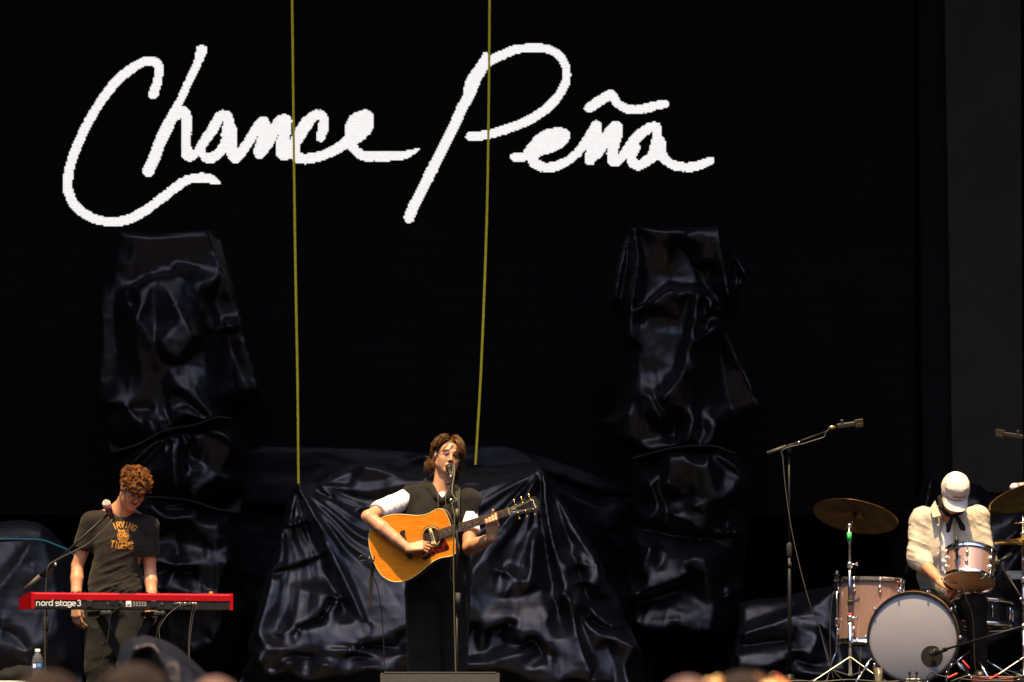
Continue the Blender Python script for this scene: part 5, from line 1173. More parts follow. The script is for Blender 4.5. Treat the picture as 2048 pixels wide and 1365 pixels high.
# ================================================================== ACOUSTIC GUITAR
def build_guitar():
    root = thing('acoustic_guitar', 'amber topped acoustic guitar held by the singer', 'guitar', G(0, 0, -.05))
    OUT = [(-.377, 0), (-.3765, .035), (-.372, .070), (-.360, .114), (-.337, .153), (-.302, .182), (-.262, .1965), (-.220, .200), (-.172, .194), (-.122, .178), (-.075, .158), (-.035, .1435), (0, .1370), (.030, .1375), (.058, .1425), (.083, .1455), (.103, .1405), (.118, .126), (.127, .100), (.1305, .060), (.1315, 0)]
    half = spline(np.array(OUT), 4); loop = np.concatenate((half, (half*A(1, -1))[-2:0:-1])); n = len(loop)
    def W(ab, c): return np.array([G(a, b, c) for a, b in ab])
    th = lambda a: .100+.022*(.1315-a)/.51
    # top with a sound hole
    ang = np.arctan2(loop[:, 1], loop[:, 0]); hole = np.c_[.0505*np.cos(ang), .0505*np.sin(ang)]
    rings = [hole, hole*1.5*.6+loop*.4*.6/1.0*.4, loop]
    rings = [hole, hole+(loop-hole)*.5, loop]
    V = np.concatenate([W(r, .0) for r in rings]+[W(hole, -.004)]); Fc = []
    for k in range(2):
        for i in range(n): j = (i+1) % n; Fc.append((k*n+i, (k+1)*n+i, (k+1)*n+j, k*n+j))
    for i in range(n): j = (i+1) % n; Fc.append((i, j, 3*n+j, 3*n+i))
    # spruce: grain runs along the string direction
    M_sp = mat('amber_spruce', (.66, .27, .035), .22, spec=.5, coat=.5)
    nt = M_sp.node_tree; N = nt.nodes; L = nt.links; tc = N['Texture Coordinate']
    mp = N.new('ShaderNodeMapping'); ay = math.atan2(GU[2], GU[0])
    mp.inputs['Rotation'].default_value = (0, ay, 0); mp.inputs['Scale'].default_value = (3, 30, 60)
    L.new(tc.outputs['Object'], mp.inputs['Vector'])
    nz = N.new('ShaderNodeTexNoise'); nz.inputs['Scale'].default_value = 2.2; nz.inputs['Detail'].default_value = 6; nz.inputs['Roughness'].default_value = .6; L.new(mp.outputs[0], nz.inputs['Vector'])
    cr = N.new('ShaderNodeValToRGB'); cr.color_ramp.elements[0].position = .30; cr.color_ramp.elements[0].color = (.55, .150, .006, 1); cr.color_ramp.elements[1].position = .66; cr.color_ramp.elements[1].color = (.80, .28, .016, 1)
    L.new(nz.outputs['Fac'], cr.inputs[0]); L.new(cr.outputs[0], N['Principled BSDF'].inputs['Base Color'])
    top = obj('soundboard', (V, Fc), M_sp, root)
    M_ma = mat('dark_mahogany', (.055, .016, .008), .28, spec=.5, var=.3, vscale=25, coat=.3)
    V = np.concatenate((W(loop, -.001), np.array([G(a, b, -th(a)) for a, b in loop]))); Fc = [(i, n+i, n+(i+1) % n, (i+1) % n)[::-1] for i in range(n)]+[tuple(range(n, 2*n))]
    obj('back_and_sides', (V, Fc), M_ma, root)
    M_bd = mat('cream_binding', (.66, .55, .25), .4)
    lp = np.concatenate((loop, loop[:2]))
    obj('binding', tube(W(lp, -.001), .0024, 6, cap=False), M_bd, root, True)
    obj('binding', tube(np.array([G(a, b, -th(a)) for a, b in lp]), .0020, 6, cap=False), mat('dull_binding', (.30, .23, .10), .5), root, True)
    obj('soundhole', xf((np.concatenate([[G(.056*math.cos(t), .056*math.sin(t), -.02) for t in np.arange(24)*math.pi/12]]), [tuple(range(24))])), mat('hole_shade', (.012, .006, .003), .9), root)  # dark disc inside the body, shade of the hole as its colour
    t = np.linspace(0, 2*math.pi, 49)
    for r, w, m in ((.0535, .0012, M_blk), (.0585, .0026, M_bd), (.0625, .0011, M_blk), (.0665, .0010, M_blk)):
        obj('rosette_ring', tube(np.array([G(r*math.cos(x), r*math.sin(x), .0003) for x in t]), w*.55, 5, cap=False), m, top, True)
    # pickguard
    pg = spline(np.array([(.046, -.036), (.030, -.056), (.0, -.066), (-.030, -.060), (-.050, -.048), (-.062, -.060), (-.082, -.086), (-.090, -.104), (-.082, -.118), (-.062, -.120), (-.030, -.110), (.0, -.102), (.040, -.104), (.070, -.104), (.084, -.094), (.082, -.070), (.074, -.046), (.072, -.032), (.058, -.030)]), 4, True)
    M_pg = mat('tortoise_pickguard', (.06, .006, .004), .12, spec=.6)
    nt = M_pg.node_tree; N = nt.nodes; L = nt.links; nz = N.new('ShaderNodeTexNoise'); nz.inputs['Scale'].default_value = 42; nz.inputs['Detail'].default_value = 3; nz.inputs['Distortion'].default_value = 1.2
    L.new(N['Texture Coordinate'].outputs['Object'], nz.inputs['Vector']); cr = N.new('ShaderNodeValToRGB'); e = cr.color_ramp.elements; e[0].position = .46; e[0].color = (.020, .004, .004, 1); e[1].position = .66; e[1].color = (.17, .018, .006, 1)
    L.new(nz.outputs['Fac'], cr.inputs[0]); L.new(cr.outputs[0], N['Principled BSDF'].inputs['Base Color'])
    B = np.stack((GU, GV, GN), 1)
    obj('pickguard', prism(pg, .0015, B, G(0, 0, .0004)), M_pg, root)
    M_eb = mat('ebony', (.022, .012, .010), .4, var=.3, vscale=60)
    br = spline(np.array([(-.140, .086), (-.146, .060), (-.146, 0), (-.146, -.060), (-.140, -.086), (-.166, -.086), (-.176, -.062), (-.180, 0), (-.176, .062), (-.166, .086)]), 4, True)
    bro = obj('bridge', prism(br, .009, B, G(0, 0, .0003)), M_eb, root)
    obj('saddle', box(G(-.157, 0, .0115), (.0032, .076, .006), .0006, B), mat('bone', (.75, .68, .52), .4), bro)
    for i in range(6): obj('bridge_pin', ellipsoid(G(-.1685, (i-2.5)*.0105, .0105), (.0028, .0028, .003), B, 8, 6), MATS['bone'], bro, True)
    # sound-hole pickup
    pk = obj('soundhole_pickup', box(G(.008, -.002, .006), (.018, .100, .012), .004, B@rot('Z', 0)), mat('cream_pickup', (.78, .68, .44), .35), root)
    obj('pickup_slot', box(G(.008, -.002, .0125), (.0055, .052, .001), 0, B), M_blk, pk)
    for s_ in (-1, 1): obj('pickup_screw', lathe([(.0026, 0), (.0026, .0012)], G(.008, -.002+s_*.041, .0118), GN, 10), M_gold, pk)
    # neck, fretboard, frets
    fb0, fb1 = .046, .49
    wf = lambda a: .0278-(a-fb0)/(fb1-fb0)*.0063
    obj('fretboard', prism([(fb0, wf(fb0)), (fb0, -wf(fb0)), (fb1, -wf(fb1)), (fb1, wf(fb1))], .0065, B, G(0, 0, .0006)), mat('rosewood', (.060, .028, .016), .45, var=.3, vscale=60), root)
    nk = []
    for a in np.linspace(.131, .492, 10):
        w = wf(a)-.0005; d = .021+.006*max(0, (.20-a)/.07)
        nk.append([G(a, w*math.cos(x), -d*math.sin(x)**.8 if math.sin(x) > 0 else 0) for x in np.linspace(0, math.pi, 11)])
    nk = np.array(nk).reshape(-1, 3); obj('neck', (nk, [(i*11+j, i*11+j+1, (i+1)*11+j+1, (i+1)*11+j) for i in range(9) for j in range(10)]+[tuple(range(11)), tuple(range(99, 110))[::-1]]), M_ma, root, True)
    obj('heel', prism([(.125, .022), (.125, -.022), (.165, -.016), (.165, .016)], -.085, B, G(0, 0, -.002)), M_ma, root)
    for f in range(1, 21):
        a = .49-.648*(1-2**(-f/12)); 
        if a < fb0+.003: continue
        obj('fret', tube([G(a, wf(a)-.0004, .0072), G(a, 0, .0076), G(a, -wf(a)+.0004, .0072)], .0013, 6), M_nickel, root)
    for f in (3, 5, 7, 9, 12, 15, 17):
        a = .49-.648*(1-(2**(-f/12)+2**(-(f-1)/12))/2)
        for b in ((0,) if f != 12 else (-.011, .011)): obj('inlay', lathe([(.0040, 0), (.0040, .0004)], G(a, b, .0072), GN, 10), mat('pearl_inlay', (.72, .70, .62), .3), root)
    obj('nut', box(G(.4915, 0, .006), (.004, .043, .009), .0006, B), MATS['bone'], root)
    # headstock, tipped back
    HB = np.stack((GU*math.cos(.24)-GN*math.sin(.24), GV, GN*math.cos(.24)+GU*math.sin(.24)), 1); H0 = G(.494, 0, .003)
    HD = lambda a, b, c=0.: H0+HB@A(a, b, c)
    hs = spline(np.array([(0, .0215), (.012, .0225), (.026, .030), (.038, .0335), (.08, .0365), (.13, .0415), (.160, .0450), (.170, .0440), (.176, .033), (.1795, .022), (.186, .012), (.188, 0), (.186, -.012), (.1795, -.022), (.176, -.033), (.170, -.0440), (.160, -.0450), (.13, -.0415), (.08, -.0365), (.038, -.0335), (.026, -.030), (.012, -.0225), (0, -.0215)]), 3)
    hso = obj('headstock', prism(hs, -.015, HB, H0), mat('black_veneer', (.020, .019, .019), .25, spec=.5), root)
    lg = [(.142, .020), (.150, .026), (.156, .014), (.150, .002), (.158, -.004), (.152, -.014), (.160, -.020), (.152, -.026)]
    obj('logo', tube([HD(a, b, .0008) for a, b in lg], .0022, 5, 4), MATS['pearl_inlay'], hso, True)
    obj('truss_cover', tube([HD(.030+.016*math.cos(x), .008*math.sin(x)-.002, .0010) for x in np.linspace(0, 6.28, 17)], .0010, 5), MATS['pearl_inlay'], hso)
    posts = []
    for s_ in (-1, 1):
        for i, a in enumerate((.046, .092, .140)):
            b = s_*(.0235+.003*i); posts.append((a, b))
            tp = obj('tuner', join(lathe([(.0062, 0), (.0062, .002), (.0036, .003), (.0036, .010), (.0045, .011), (.003, .0135)], HD(a, b, .0005), HB[:, 2], 12), cyl(HD(a, b, -.010), HD(a, s_*(.056+.002*i), -.010), .0026)), M_gold, hso, True)
            obj('tuner_button', ellipsoid(HD(a, s_*(.057+.002*i), -.010), (.0080, .0062, .0045), HB, 10, 7), M_gold, tp, True)
    order = [posts[3], posts[4], posts[5], posts[2], posts[1], posts[0]]        # bass side is the upper edge
    for i in range(6):
        y0 = (2.5-i)*.0105; y1 = (2.5-i)*.0071; p = order[i]
        obj('string', tube([G(-.1665, y0, .011), G(-.157, y0, .0148), G(.05, (y0*.75+y1*.25), .0125), G(.4915, y1, .0108), HD(p[0], p[1]*.86, .008)], .00095 if i < 4 else .0008, 5), mat('bronze_string', (.85, .60, .25), .3, metal=1.) if i < 4 else M_nickel, root)
    # end pin, jack plug and lead, strap tail
    jk = obj('jack_plug', join(cyl(G(-.378, .0, -.055), G(-.392, .0, -.052), .006), cyl(G(-.392, .0, -.052), G(-.412, -.004, -.047), .0075, .005)), M_chrome, root, True)
    obj('strap', (lambda P: (np.concatenate([np.array([p-A(.010, .012, 0), p+A(.010, .012, 0)]) for p in P]), [(2*i, 2*i+1, 2*i+3, 2*i+2) for i in range(len(P)-1)]+[(2*i, 2*i+2, 2*i+3, 2*i+1) for i in range(0)]))(spline(np.array([G(-.370, -.02, -.05), at(752, 1112, -.20), at(744, 1145, -.20), at(742, 1180, -.20), at(742, 1214, -.20)]), 6)), mat('olive_webbing', (.030, .026, .010), .8), root)
    sp_ = spline(np.array([G(-.372, .02, -.055), at(772, 1090, .17), at(800, 1035, .22), at(850, 975, .215), at(898, 958, .12), at(913, 975, -.02), at(913, 1000, -.115), at(913, 1040, -.165), at(914, 1080, -.16), G(.15, -.02, -.09)]), 6)
    sv = np.concatenate([np.array([p-A(.020, 0, 0), p+A(.020, 0, 0)]) for p in sp_]); obj('shoulder_strap', (sv, [(2*i, 2*i+1, 2*i+3, 2*i+2) for i in range(len(sp_)-1)]), mat('black_strap', (.010, .009, .008), .8), root)
    tag(obj('guitar_lead', tube([G(-.412, -.004, -.047), at(722, 1112, -.20), at(720, 1122, -.18), at(735, 1128, -.12), at(760, 1200, .05), at(770, 1350, .1), at(772, 1478, .1), at(600, 1484, .3)], .003, 6, 6), M_cable2, None, True), 'thin lead plugged into the tail of the guitar, looping down to the floor', 'cable')
    # pick
    tag(obj('guitar_pick', prism([(0, .010), (-.010, -.002), (-.007, -.010), (.007, -.010), (.010, -.002)], .0012, B, G(.0, -.035, .022)), mat('ivory_pick', (.6, .5, .3), .4)), 'small pale pick between the thumb and finger of the strumming hand', 'pick')
build_guitar()

# ================================================================== MICROPHONES AND STANDS
def mic(label, ball, tail, r=.0255, ring=(.5, .02, .02), meshm=None, body=None, plug=True):
    ball = np.asarray(ball); d = np.asarray(tail)-ball; L = np.linalg.norm(d); d = d/L
    root = thing('microphone', label, 'microphone', ball)
    obj('grille', join(lathe([(.002, -r), (.010, -r*.93), (.018, -r*.72), (r*.93, -r*.35), (r, 0), (r*.96, .010), (r*.86, .020)], ball, d, 18)), meshm or M_mesh, root, True)
    obj('collar', lathe([(r*.92, .019), (r*.95, .022), (r*.95, .028), (r*.8, .031)], ball, d, 18), mat('ring_%.2f_%.2f' % ring[:2], ring, .4), root, True)
    obj('body', lathe([(r*.78, .030), (r*.76, .05), (.0125, .12), (.0110, L-.035), (.0110, L-.03)], ball, d, 16), body or M_blk, root, True)
    if plug: obj('plug', lathe([(.0095, L-.032), (.0098, L), (.006, L+.012)], ball, d, 12), M_nickel, root, True)
    return root, d
def round_base(c, r=.14):
    return lathe([(r, 0), (r, .012), (r*.92, .020), (r*.4, .030), (.03, .034), (.03, .06)], c, (0, 0, 1), 28)
def straight_stand(label, top, floor_z, lower_r=.0125, upper_r=.0085, base='round', joint=None):
    top = np.asarray(top); f = A(top[0], top[1], floor_z); root = thing('microphone_stand', label, 'microphone stand', f)
    j = joint if joint is not None else floor_z+(top[2]-floor_z)*.55
    obj('lower_tube', cyl(f+A(0, 0, .03), A(f[0], f[1], j), lower_r), M_steel_black, root, True)
    obj('upper_tube', cyl(A(f[0], f[1], j-.02), top, upper_r), M_steel_black, root, True)
    obj('clutch', lathe([(lower_r+.002, -.07), (lower_r+.006, -.06), (lower_r+.007, 0), (lower_r+.003, .012), (upper_r+.001, .02)], A(f[0], f[1], j), (0, 0, 1), 14), M_rub, root, True)
    if base == 'round': obj('base', round_base(f), M_steel_black, root, True)
    else:
        for k in range(3):
            a = k*2.094+.5; obj('leg', tube([f+A(0, 0, .12), f+A(math.cos(a)*.12, math.sin(a)*.12, .07), f+A(math.cos(a)*.30, math.sin(a)*.30, .012)], .009, 8, 3), M_steel_black, root, True)
    return root
def boom(root, pivot, a, b, r=.0075, cw=True):
    a = np.asarray(a); b = np.asarray(b); d = (b-a)/np.linalg.norm(b-a)
    bo = obj('boom', cyl(a, b, r), M_steel_black, root, True)
    if cw: obj('counterweight', cyl(a-d*.02, a+d*.11, r*1.9), mat('grey_grip', (.05, .047, .04), .6), bo, True)
    obj('boom_clamp', join(cyl(pivot-d*.05, pivot+d*.05, r*1.9), ellipsoid(pivot-A(0, 0, .02), (.018, .018, .022)), lathe([(.010, 0), (.012, .02), (.004, .022)], pivot, A(.3, -1, .1), 12)), M_blk, bo, True)
    obj('clamp_knob', lathe([(.009, 0), (.009, .012)], pivot+d*.065-A(0, .012, 0), A(0, -1, .1), 12), M_nickel, bo, True)
# singer
st = straight_stand('black straight microphone stand in front of the singer', at(914, 1030, -.60), 0., .0085, .0078, 'round', at(0, 1200, -.6)[2])
obj('grip', cyl(at(916, 1217, -.615), at(916, 1186, -.615), .017), M_rub, st, True)
mb, mt_ = at(898.5, 936, -.215), at(901.5, 953, -.36)
obj('boom', tube([at(914, 1046, -.60), at(914, 1020, -.60), at(910, 996, -.55), at(904, 965, -.36)], [.0095, .0095, .008, .008], 10, 4), M_steel_black, st, True)
obj('boom_grip', cyl(at(914.8, 1042, -.615), at(914, 1018, -.608), .0135), mat('olive_grip', (.05, .045, .02), .5), st, True)
for px, py in ((911, 1001), (913, 1010), (905, 968)): obj('clamp_knob', lathe([(.009, 0), (.010, .016), (.004, .018)], at(px-6, py, -.56), A(-1, -.4, .1), 10), M_nickel if py == 1001 else M_blk, st, True)
mic('black ball microphone at the singer mouth', mb, mt_, .0245, (.02, .018, .014), M_meshd)
tag(obj('microphone_cable', tube([mt_+A(.008, -.03, .0), at(908, 930, -.34), at(909, 945, -.42), at(904, 985, -.50), at(913, 1000, -.62), at(905, 1010, -.62), at(909, 1040, -.64), at(907, 1100, -.64), at(908, 1200, -.63), at(910, 1290, -.63), at(914, 1400, -.66), at(925, 1484, -.7), at(1010, 1484, -.5)], .0042, 7, 6), mat('olive_cable', (.075, .065, .03), .5), None, True), 'cable running down the front of the singer microphone stand', 'cable')
# pianist
PY = 1.62
st = straight_stand('black boom microphone stand beside the end of the red keyboard', at(92, 1158, PY), 0., .0125, .0085, 'tripod', at(0, 1240, PY)[2])
pv = at(96, 1143, PY-.03); boom(st, pv, at(54, 1176, PY-.03), at(217, 1028, PY-.10))
mic('silver ball vocal microphone with red collar in front of the pianist', at(213, 1008, PY-.13), at(222.5, 1032, PY-.10), .0275, (.55, .03, .035), M_mesh, mat('mic_dark', (.025, .02, .018), .4))
tag(obj('microphone_cable', tube([at(224, 1036, PY-.1), at(222, 1044, PY-.12), at(205, 1062, PY-.12), at(180, 1085, PY-.11), at(150, 1102, PY-.10), at(110, 1122, PY-.06), at(96, 1135, PY-.06), at(92, 1170, PY-.03), at(90, 1260, PY-.03), at(92, 1400, PY-.03), at(96, 1484, PY), at(20, 1484, PY)], .004, 7, 6), M_cable2, None, True), 'cable sagging along the boom in front of the pianist', 'cable')

# ================================================================== RED STAGE KEYBOARD
def build_keyboard():
    a = math.radians(18); U = A(math.cos(a), math.sin(a), 0); Wd = A(-math.sin(a), math.cos(a), 0); Z = A(0, 0, 1); K0 = at(62.5, 1218, 1.08)
    K = lambda s, d, h: K0+U*s+Wd*d+Z*h
    root = thing('stage_keyboard', 'red stage keyboard seen from behind with its name in white', 'keyboard', K(.64, .15, 0))
    M_red = mat('red_lacquer', (.40, .005, .009), .24, spec=.5, coat=.4, var=.06, vscale=8); M_bk = mat('keyboard_black', (.011, .011, .011), .5, var=.2)
    L, D = 1.287, .334
    def pr(prof, s0, s1):
        n = len(prof); V = [K(s, d, h) for s in (s0, s1) for d, h in prof]; return np.array(V), [tuple(range(n))[::-1], tuple(range(n, 2*n))]+[(i, (i+1) % n, n+(i+1) % n, n+i) for i in range(n)]
    obj('case_bottom', pr([(.004, .004), (.004, .056), (.02, .066), (.20, .060), (.20, .004)], .021, L-.021), M_bk, root)
    obj('key_tray', pr([(.20, .004), (.20, .055), (.328, .050), (.328, .004)], .021, L-.021), M_bk, root)
    obj('red_top', pr([(.0005, .0565), (.0005, .091), (.004, .098), (.012, .102), (.195, .092), (.195, .061), (.02, .0655)], .021, L-.021), M_red, root)
    for s0, s1 in ((0, .0205), (L-.0205, L)): obj('end_cheek', pr([(0, 0), (0, .098), (.006, .103), (.20, .093), (.30, .074), (D, .066), (D, 0)], s0, s1), M_red, root)
    nw = 52; wk = (L-.06)/nw
    for i in range(nw): obj('white_key', box(K(.030+wk*(i+.5), .262, .068), (wk-.0015, .135, .012), .001, np.stack((U, Wd, Z), 1)), mat('key_ivory', (.75, .74, .7), .3), root)
    for i in range(nw-1):
        if (i+5) % 7 not in (2, 6): obj('black_key', box(K(.030+wk*(i+1), .238, .076), (.0115, .085, .012), .001, np.stack((U, Wd, Z), 1)), M_blk, root)
    rg = np.random.default_rng(3); B = np.stack((U, Wd, Z), 1)
    for i, s in enumerate(np.r_[np.linspace(.16, .36, 9), np.linspace(.40, .62, 6), np.linspace(.70, 1.22, 9)]):
        d = .05+.11*rg.random(); hgt = .010+.012*rg.random(); k = obj('knob', lathe([(.0075, 0), (.0070, hgt), (.004, hgt+.001)], K(s, d, .098-.052*d), Z, 10), M_blk, root)
    obj('orange_tag', box(K(1.16, .06, .107), (.022, .006, .018), .001, B), mat('orange_card', (.75, .30, .02), .6), root)
    obj('vent_slots', join(*[box(K(.555+i*.0085, .004, .100), (.004, .012, .004), 0, B) for i in range(13)]), M_blk, root)['kind'] = 'stuff'
    for s in (.035, .19, .36, .56, .80, .99, 1.17, 1.25): obj('screw', lathe([(.0032, 0), (.0028, .002)], K(s, .0006, .064), -Wd, 8), M_nickel, root)
    for s in (.370, .775): obj('stand_lug', box(K(s, -.0015, .034), (.036, .011, .044), .003, B), M_bk, root)
    # lettering on the back
    def ar(cx, cy, rx, ry, a0, a1, n=14): return [(cx+rx*math.cos(math.radians(t)), cy-ry*math.sin(math.radians(t))) for t in np.linspace(a0, a1, n)]
    S = [[(331, 388), (331, 340)], ar(352, 358, 20, 19, 180, 0)+[(372, 388)], ar(414, 362, 22, 24, 0, 360, 22), [(451, 388), (451, 362)]+ar(470, 360, 19, 20, 180, 80), ar(506, 362, 22, 24, 0, 360, 22), [(530, 315), (530, 388)],
         [(617, 345)]+ar(583, 350, 14, 11, 90, 270, 8)+ar(602, 373, 14, 12, 90, -90, 8)+[(570, 386)], [(632, 322), (632, 375), (640, 386), (652, 387)], [(622, 341), (652, 341)], ar(684, 362, 22, 24, 0, 360, 22), [(707, 340), (707, 388)],
         ar(740, 360, 21, 22, 0, 360, 22), [(763, 340), (763, 390)]+ar(742, 390, 21, 16, 0, -160), ar(796, 362, 22, 24, -35, -360, 22)[::-1][:-1]+[(776, 364), (816, 364)][::-1][:0], [(775, 363), (818, 363)],
         ar(860, 334, 18, 17, 150, -90), ar(860, 369, 22, 18, 90, -150)]
    sx = L/(461-62.0); V, Fc = [], []
    P = lambda zx, zy: K((20+zx/6.35-62)*sx, -.0006, (1217.5-(1150+zy/6.35))/32.2*.100)
    for st_ in S:
        q = np.array(st_, float); t = np.gradient(q, axis=0); t /= np.maximum(np.linalg.norm(t, axis=1), 1e-6)[:, None]; nn = np.c_[-t[:, 1], t[:, 0]]*5.2
        e = q.copy(); e[0] -= t[0]*3; e[-1] += t[-1]*3; n0 = len(V)
        for p, w in zip(e, nn): V.append(P(*(p+w))+A(0, 0, 0)); V.append(P(*(p-w)))
        Fc += [(n0+2*i, n0+2*i+1, n0+2*i+3, n0+2*i+2) for i in range(len(q)-1)]
    M_wh = mat('white_print', (.82, .82, .80), .6)
    obj('name_lettering', (V, Fc), M_wh, root)
    lb = obj('rating_label', box(K(.617, .0005, .035), (.034, .004, .036), 0, B), M_wh, root); obj('label_barcode', box(K(.617, -.0020, .028), (.020, .001, .010), 0, B), mat('label_grey', (.15, .14, .16), .6), lb)
    M_pr = mat('grey_print', (.45, .45, .42), .6)
    pl = []
    for i in range(5):
        for j in range(3): pl.append(box(K(.652+i*.018, .0022, .046-j*.011), (.013*(.6+.4*rg.random()), .004, .005), 0, B))
    obj('printed_notes', join(*pl), M_pr, root)['kind'] = 'stuff'
    for s, h in ((.787, .038), (.830, .038), (.915, .040), (.932, .040), (.949, .040), (.966, .040), (.983, .040), (1.000, .040), (1.017, .040), (1.034, .040), (.485, .038)):
        obj('jack_socket', lathe([(.0085, 0), (.0085, .004), (.0045, .004), (.0045, .001)], K(s, .004, h), -Wd, 12), M_nickel, root)
    obj('power_socket', box(K(.515, .0035, .040), (.030, .006, .026), .002, B), M_blk, root); obj('power_plug', box(K(.560, -.018, .040), (.024, .04, .022), .004, B), M_rub, root)
    # leads
    for i, (s, h, pts, m) in enumerate(((1.017, .040, [(382, 1235), (377, 1290), (379, 1340), (384, 1470), (440, 1484)], M_cable2), (1.034, .040, [(385, 1240), (379, 1300), (382, 1350), (388, 1470), (450, 1483)], M_cable2), (.932, .040, [(338, 1228), (325, 1245), (318, 1262), (322, 1290), (328, 1310), (345, 1470), (300, 1484)], M_cable2), (.966, .040, [(350, 1218), (330, 1235), (318, 1250), (312, 1290), (310, 1470), (260, 1484)], M_cable), (.560, .036, [(222, 1230), (218, 1260), (212, 1300), (200, 1350), (190, 1470), (150, 1484)], M_cable))):
        p0 = K(s, -.004, h); pl = obj('plug', join(cyl(p0, p0-Wd*.045, .0062, .0055)), M_nickel if i < 4 else M_rub, root, True)
        yy = p0[1]-.05; tag(obj('keyboard_lead', tube([p0-Wd*.045, p0-Wd*.065-Z*.01]+[at(x, y, yy) for x, y in pts], .0030, 6, 5), m, None, True), (['grey lead hanging from the last but one keyboard socket', 'grey lead hanging from the very last keyboard socket'][i] if i < 2 else ['lead looping from the keyboard sockets across the stand leg', 'black lead falling from the middle keyboard sockets', 'black power lead hanging from the keyboard in front of the jeans'][i-2]), 'cable', 'leads hanging from the keyboard')
    # stand
    sr = thing('keyboard_stand', 'black cross braced stand under the red keyboard', 'keyboard stand', (K(.64, .15, 0)[0], K(.64, .15, 0)[1], 0))
    zt = K0[2]-.012
    for sA, sB, dd in ((.46, .86, .10), (.80, .40, .145)):
        pa = K(sA, dd, 0); pb = K(sB, dd, 0); t_ = A(pa[0], pa[1], zt-.03); b_ = A(pb[0], pb[1], .03)
        ax = (b_-t_)/np.linalg.norm(b_-t_); sdv = np.cross(ax, A(0, 1, 0)); M3 = np.stack((sdv, np.cross(ax, sdv), ax), 1)
        obj('leg', box((t_+b_)/2, (.058, .028, np.linalg.norm(b_-t_)), .005, M3), M_steel_black, sr)
        obj('support_arm', box(K(sA, .16, -.024), (.045, .36, .03), .008, B), M_rub, sr); obj('foot', box(A(pb[0], pb[1], .018), (.05, .42, .035), .008, B), M_rub, sr)
        obj('end_cap', lathe([(.0175, -.02), (.019, 0), (.012, .006)], K(sA+.03, -.024, -.024), -Wd, 14), M_rub, sr, True)
build_keyboard()

# ================================================================== DRUM KIT
struct(obj('drum_riser', box(((at(1532, 1400, 1.3)[0]+5.4)/2, 2.75, RISER/2-.01), (5.4-at(1532, 1400, 1.3)[0], 3.1, RISER-.02), .012), M_deck))
M_spark = mat('champagne_sparkle', (.42, .22, .15), .28, metal=.35, coat=.6)
nt = M_spark.node_tree; N = nt.nodes; Lk = nt.links; vv = N.new('ShaderNodeTexVoronoi'); vv.inputs['Scale'].default_value = 800; Lk.new(N['Texture Coordinate'].outputs['Object'], vv.inputs['Vector'])
cr = N.new('ShaderNodeValToRGB'); cr.color_ramp.elements[0].color = (.23, .125, .100, 1); cr.color_ramp.elements[1].color = (.44, .29, .25, 1); sp3 = N.new('ShaderNodeSeparateColor'); Lk.new(vv.outputs['Color'], sp3.inputs[0]); Lk.new(sp3.outputs[0], cr.inputs[0]); Lk.new(cr.outputs[0], N['Principled BSDF'].inputs['Base Color'])
M_headg = mat('shaded_white_drumhead', (.25, .245, .285), .42, var=.03, vscale=8); M_headt = mat('cream_drumhead', (.62, .46, .28), .5, var=.08, vscale=20)  # white head toned grey-lavender, its shade put into the colour
M_wood = mat('copper_inlay', (.35, .17, .08), .35)
def lug(p, n, up, h=.045, w=.011):
    n = np.asarray(n, float); n /= np.linalg.norm(n); up = np.asarray(up, float); up /= np.linalg.norm(up); M = np.stack((np.cross(up, n), up, n), 1)
    return ellipsoid(p, (w, h/2, .012), M, 10, 8)
def drum(root, c, ax, r, h, nl=8, hoop=.011, bottom=None, top=None, lug_h=.045, a0=.3, two=True):
    """shell centred at c, axis ax"""
    M = frame_z(ax); ax = M[:, 2]; c = np.asarray(c)
    obj('shell', lathe([(r-.006, -h/2), (r, -h/2+.002), (r, h/2-.002), (r-.006, h/2)], c, ax, 48), M_spark, root, True, auto=35)
    for s_, m in ((1, top or M_headg), (-1, bottom or M_headt)):
        obj('drumhead', lathe([(.001, s_*(h/2+.006)), (r*.97, s_*(h/2+.006)), (r+.004, s_*(h/2+.002)), (r+.006, s_*(h/2-.004))][::1], c, ax, 48, cap=False), m, root, True, auto=40)
        obj('hoop', lathe([(r+.004, s_*(h/2-.012)), (r+.012, s_*(h/2-.012)), (r+.013, s_*(h/2+.010)), (r+.015, s_*(h/2+.013)), (r+.009, s_*(h/2+.014)), (r+.004, s_*(h/2+.004))], c, ax, 48, cap=False), M_chrome, root, True, auto=40)
    for i in range(nl):
        a = a0+2*math.pi*i/nl; rad = M[:, 0]*math.cos(a)+M[:, 1]*math.sin(a)
        for s_ in ((1, -1) if two else (1,)):
            lo = obj('lug', lug(c+rad*(r+.008)+ax*s_*(h/2-.062), rad, ax, lug_h), M_chrome, root, True)
            obj('tension_rod', cyl(c+rad*(r+.012)+ax*s_*(h/2-.05), c+rad*(r+.012)+ax*s_*(h/2+.016), .0028, n=8), M_chrome, lo, True)
    return M
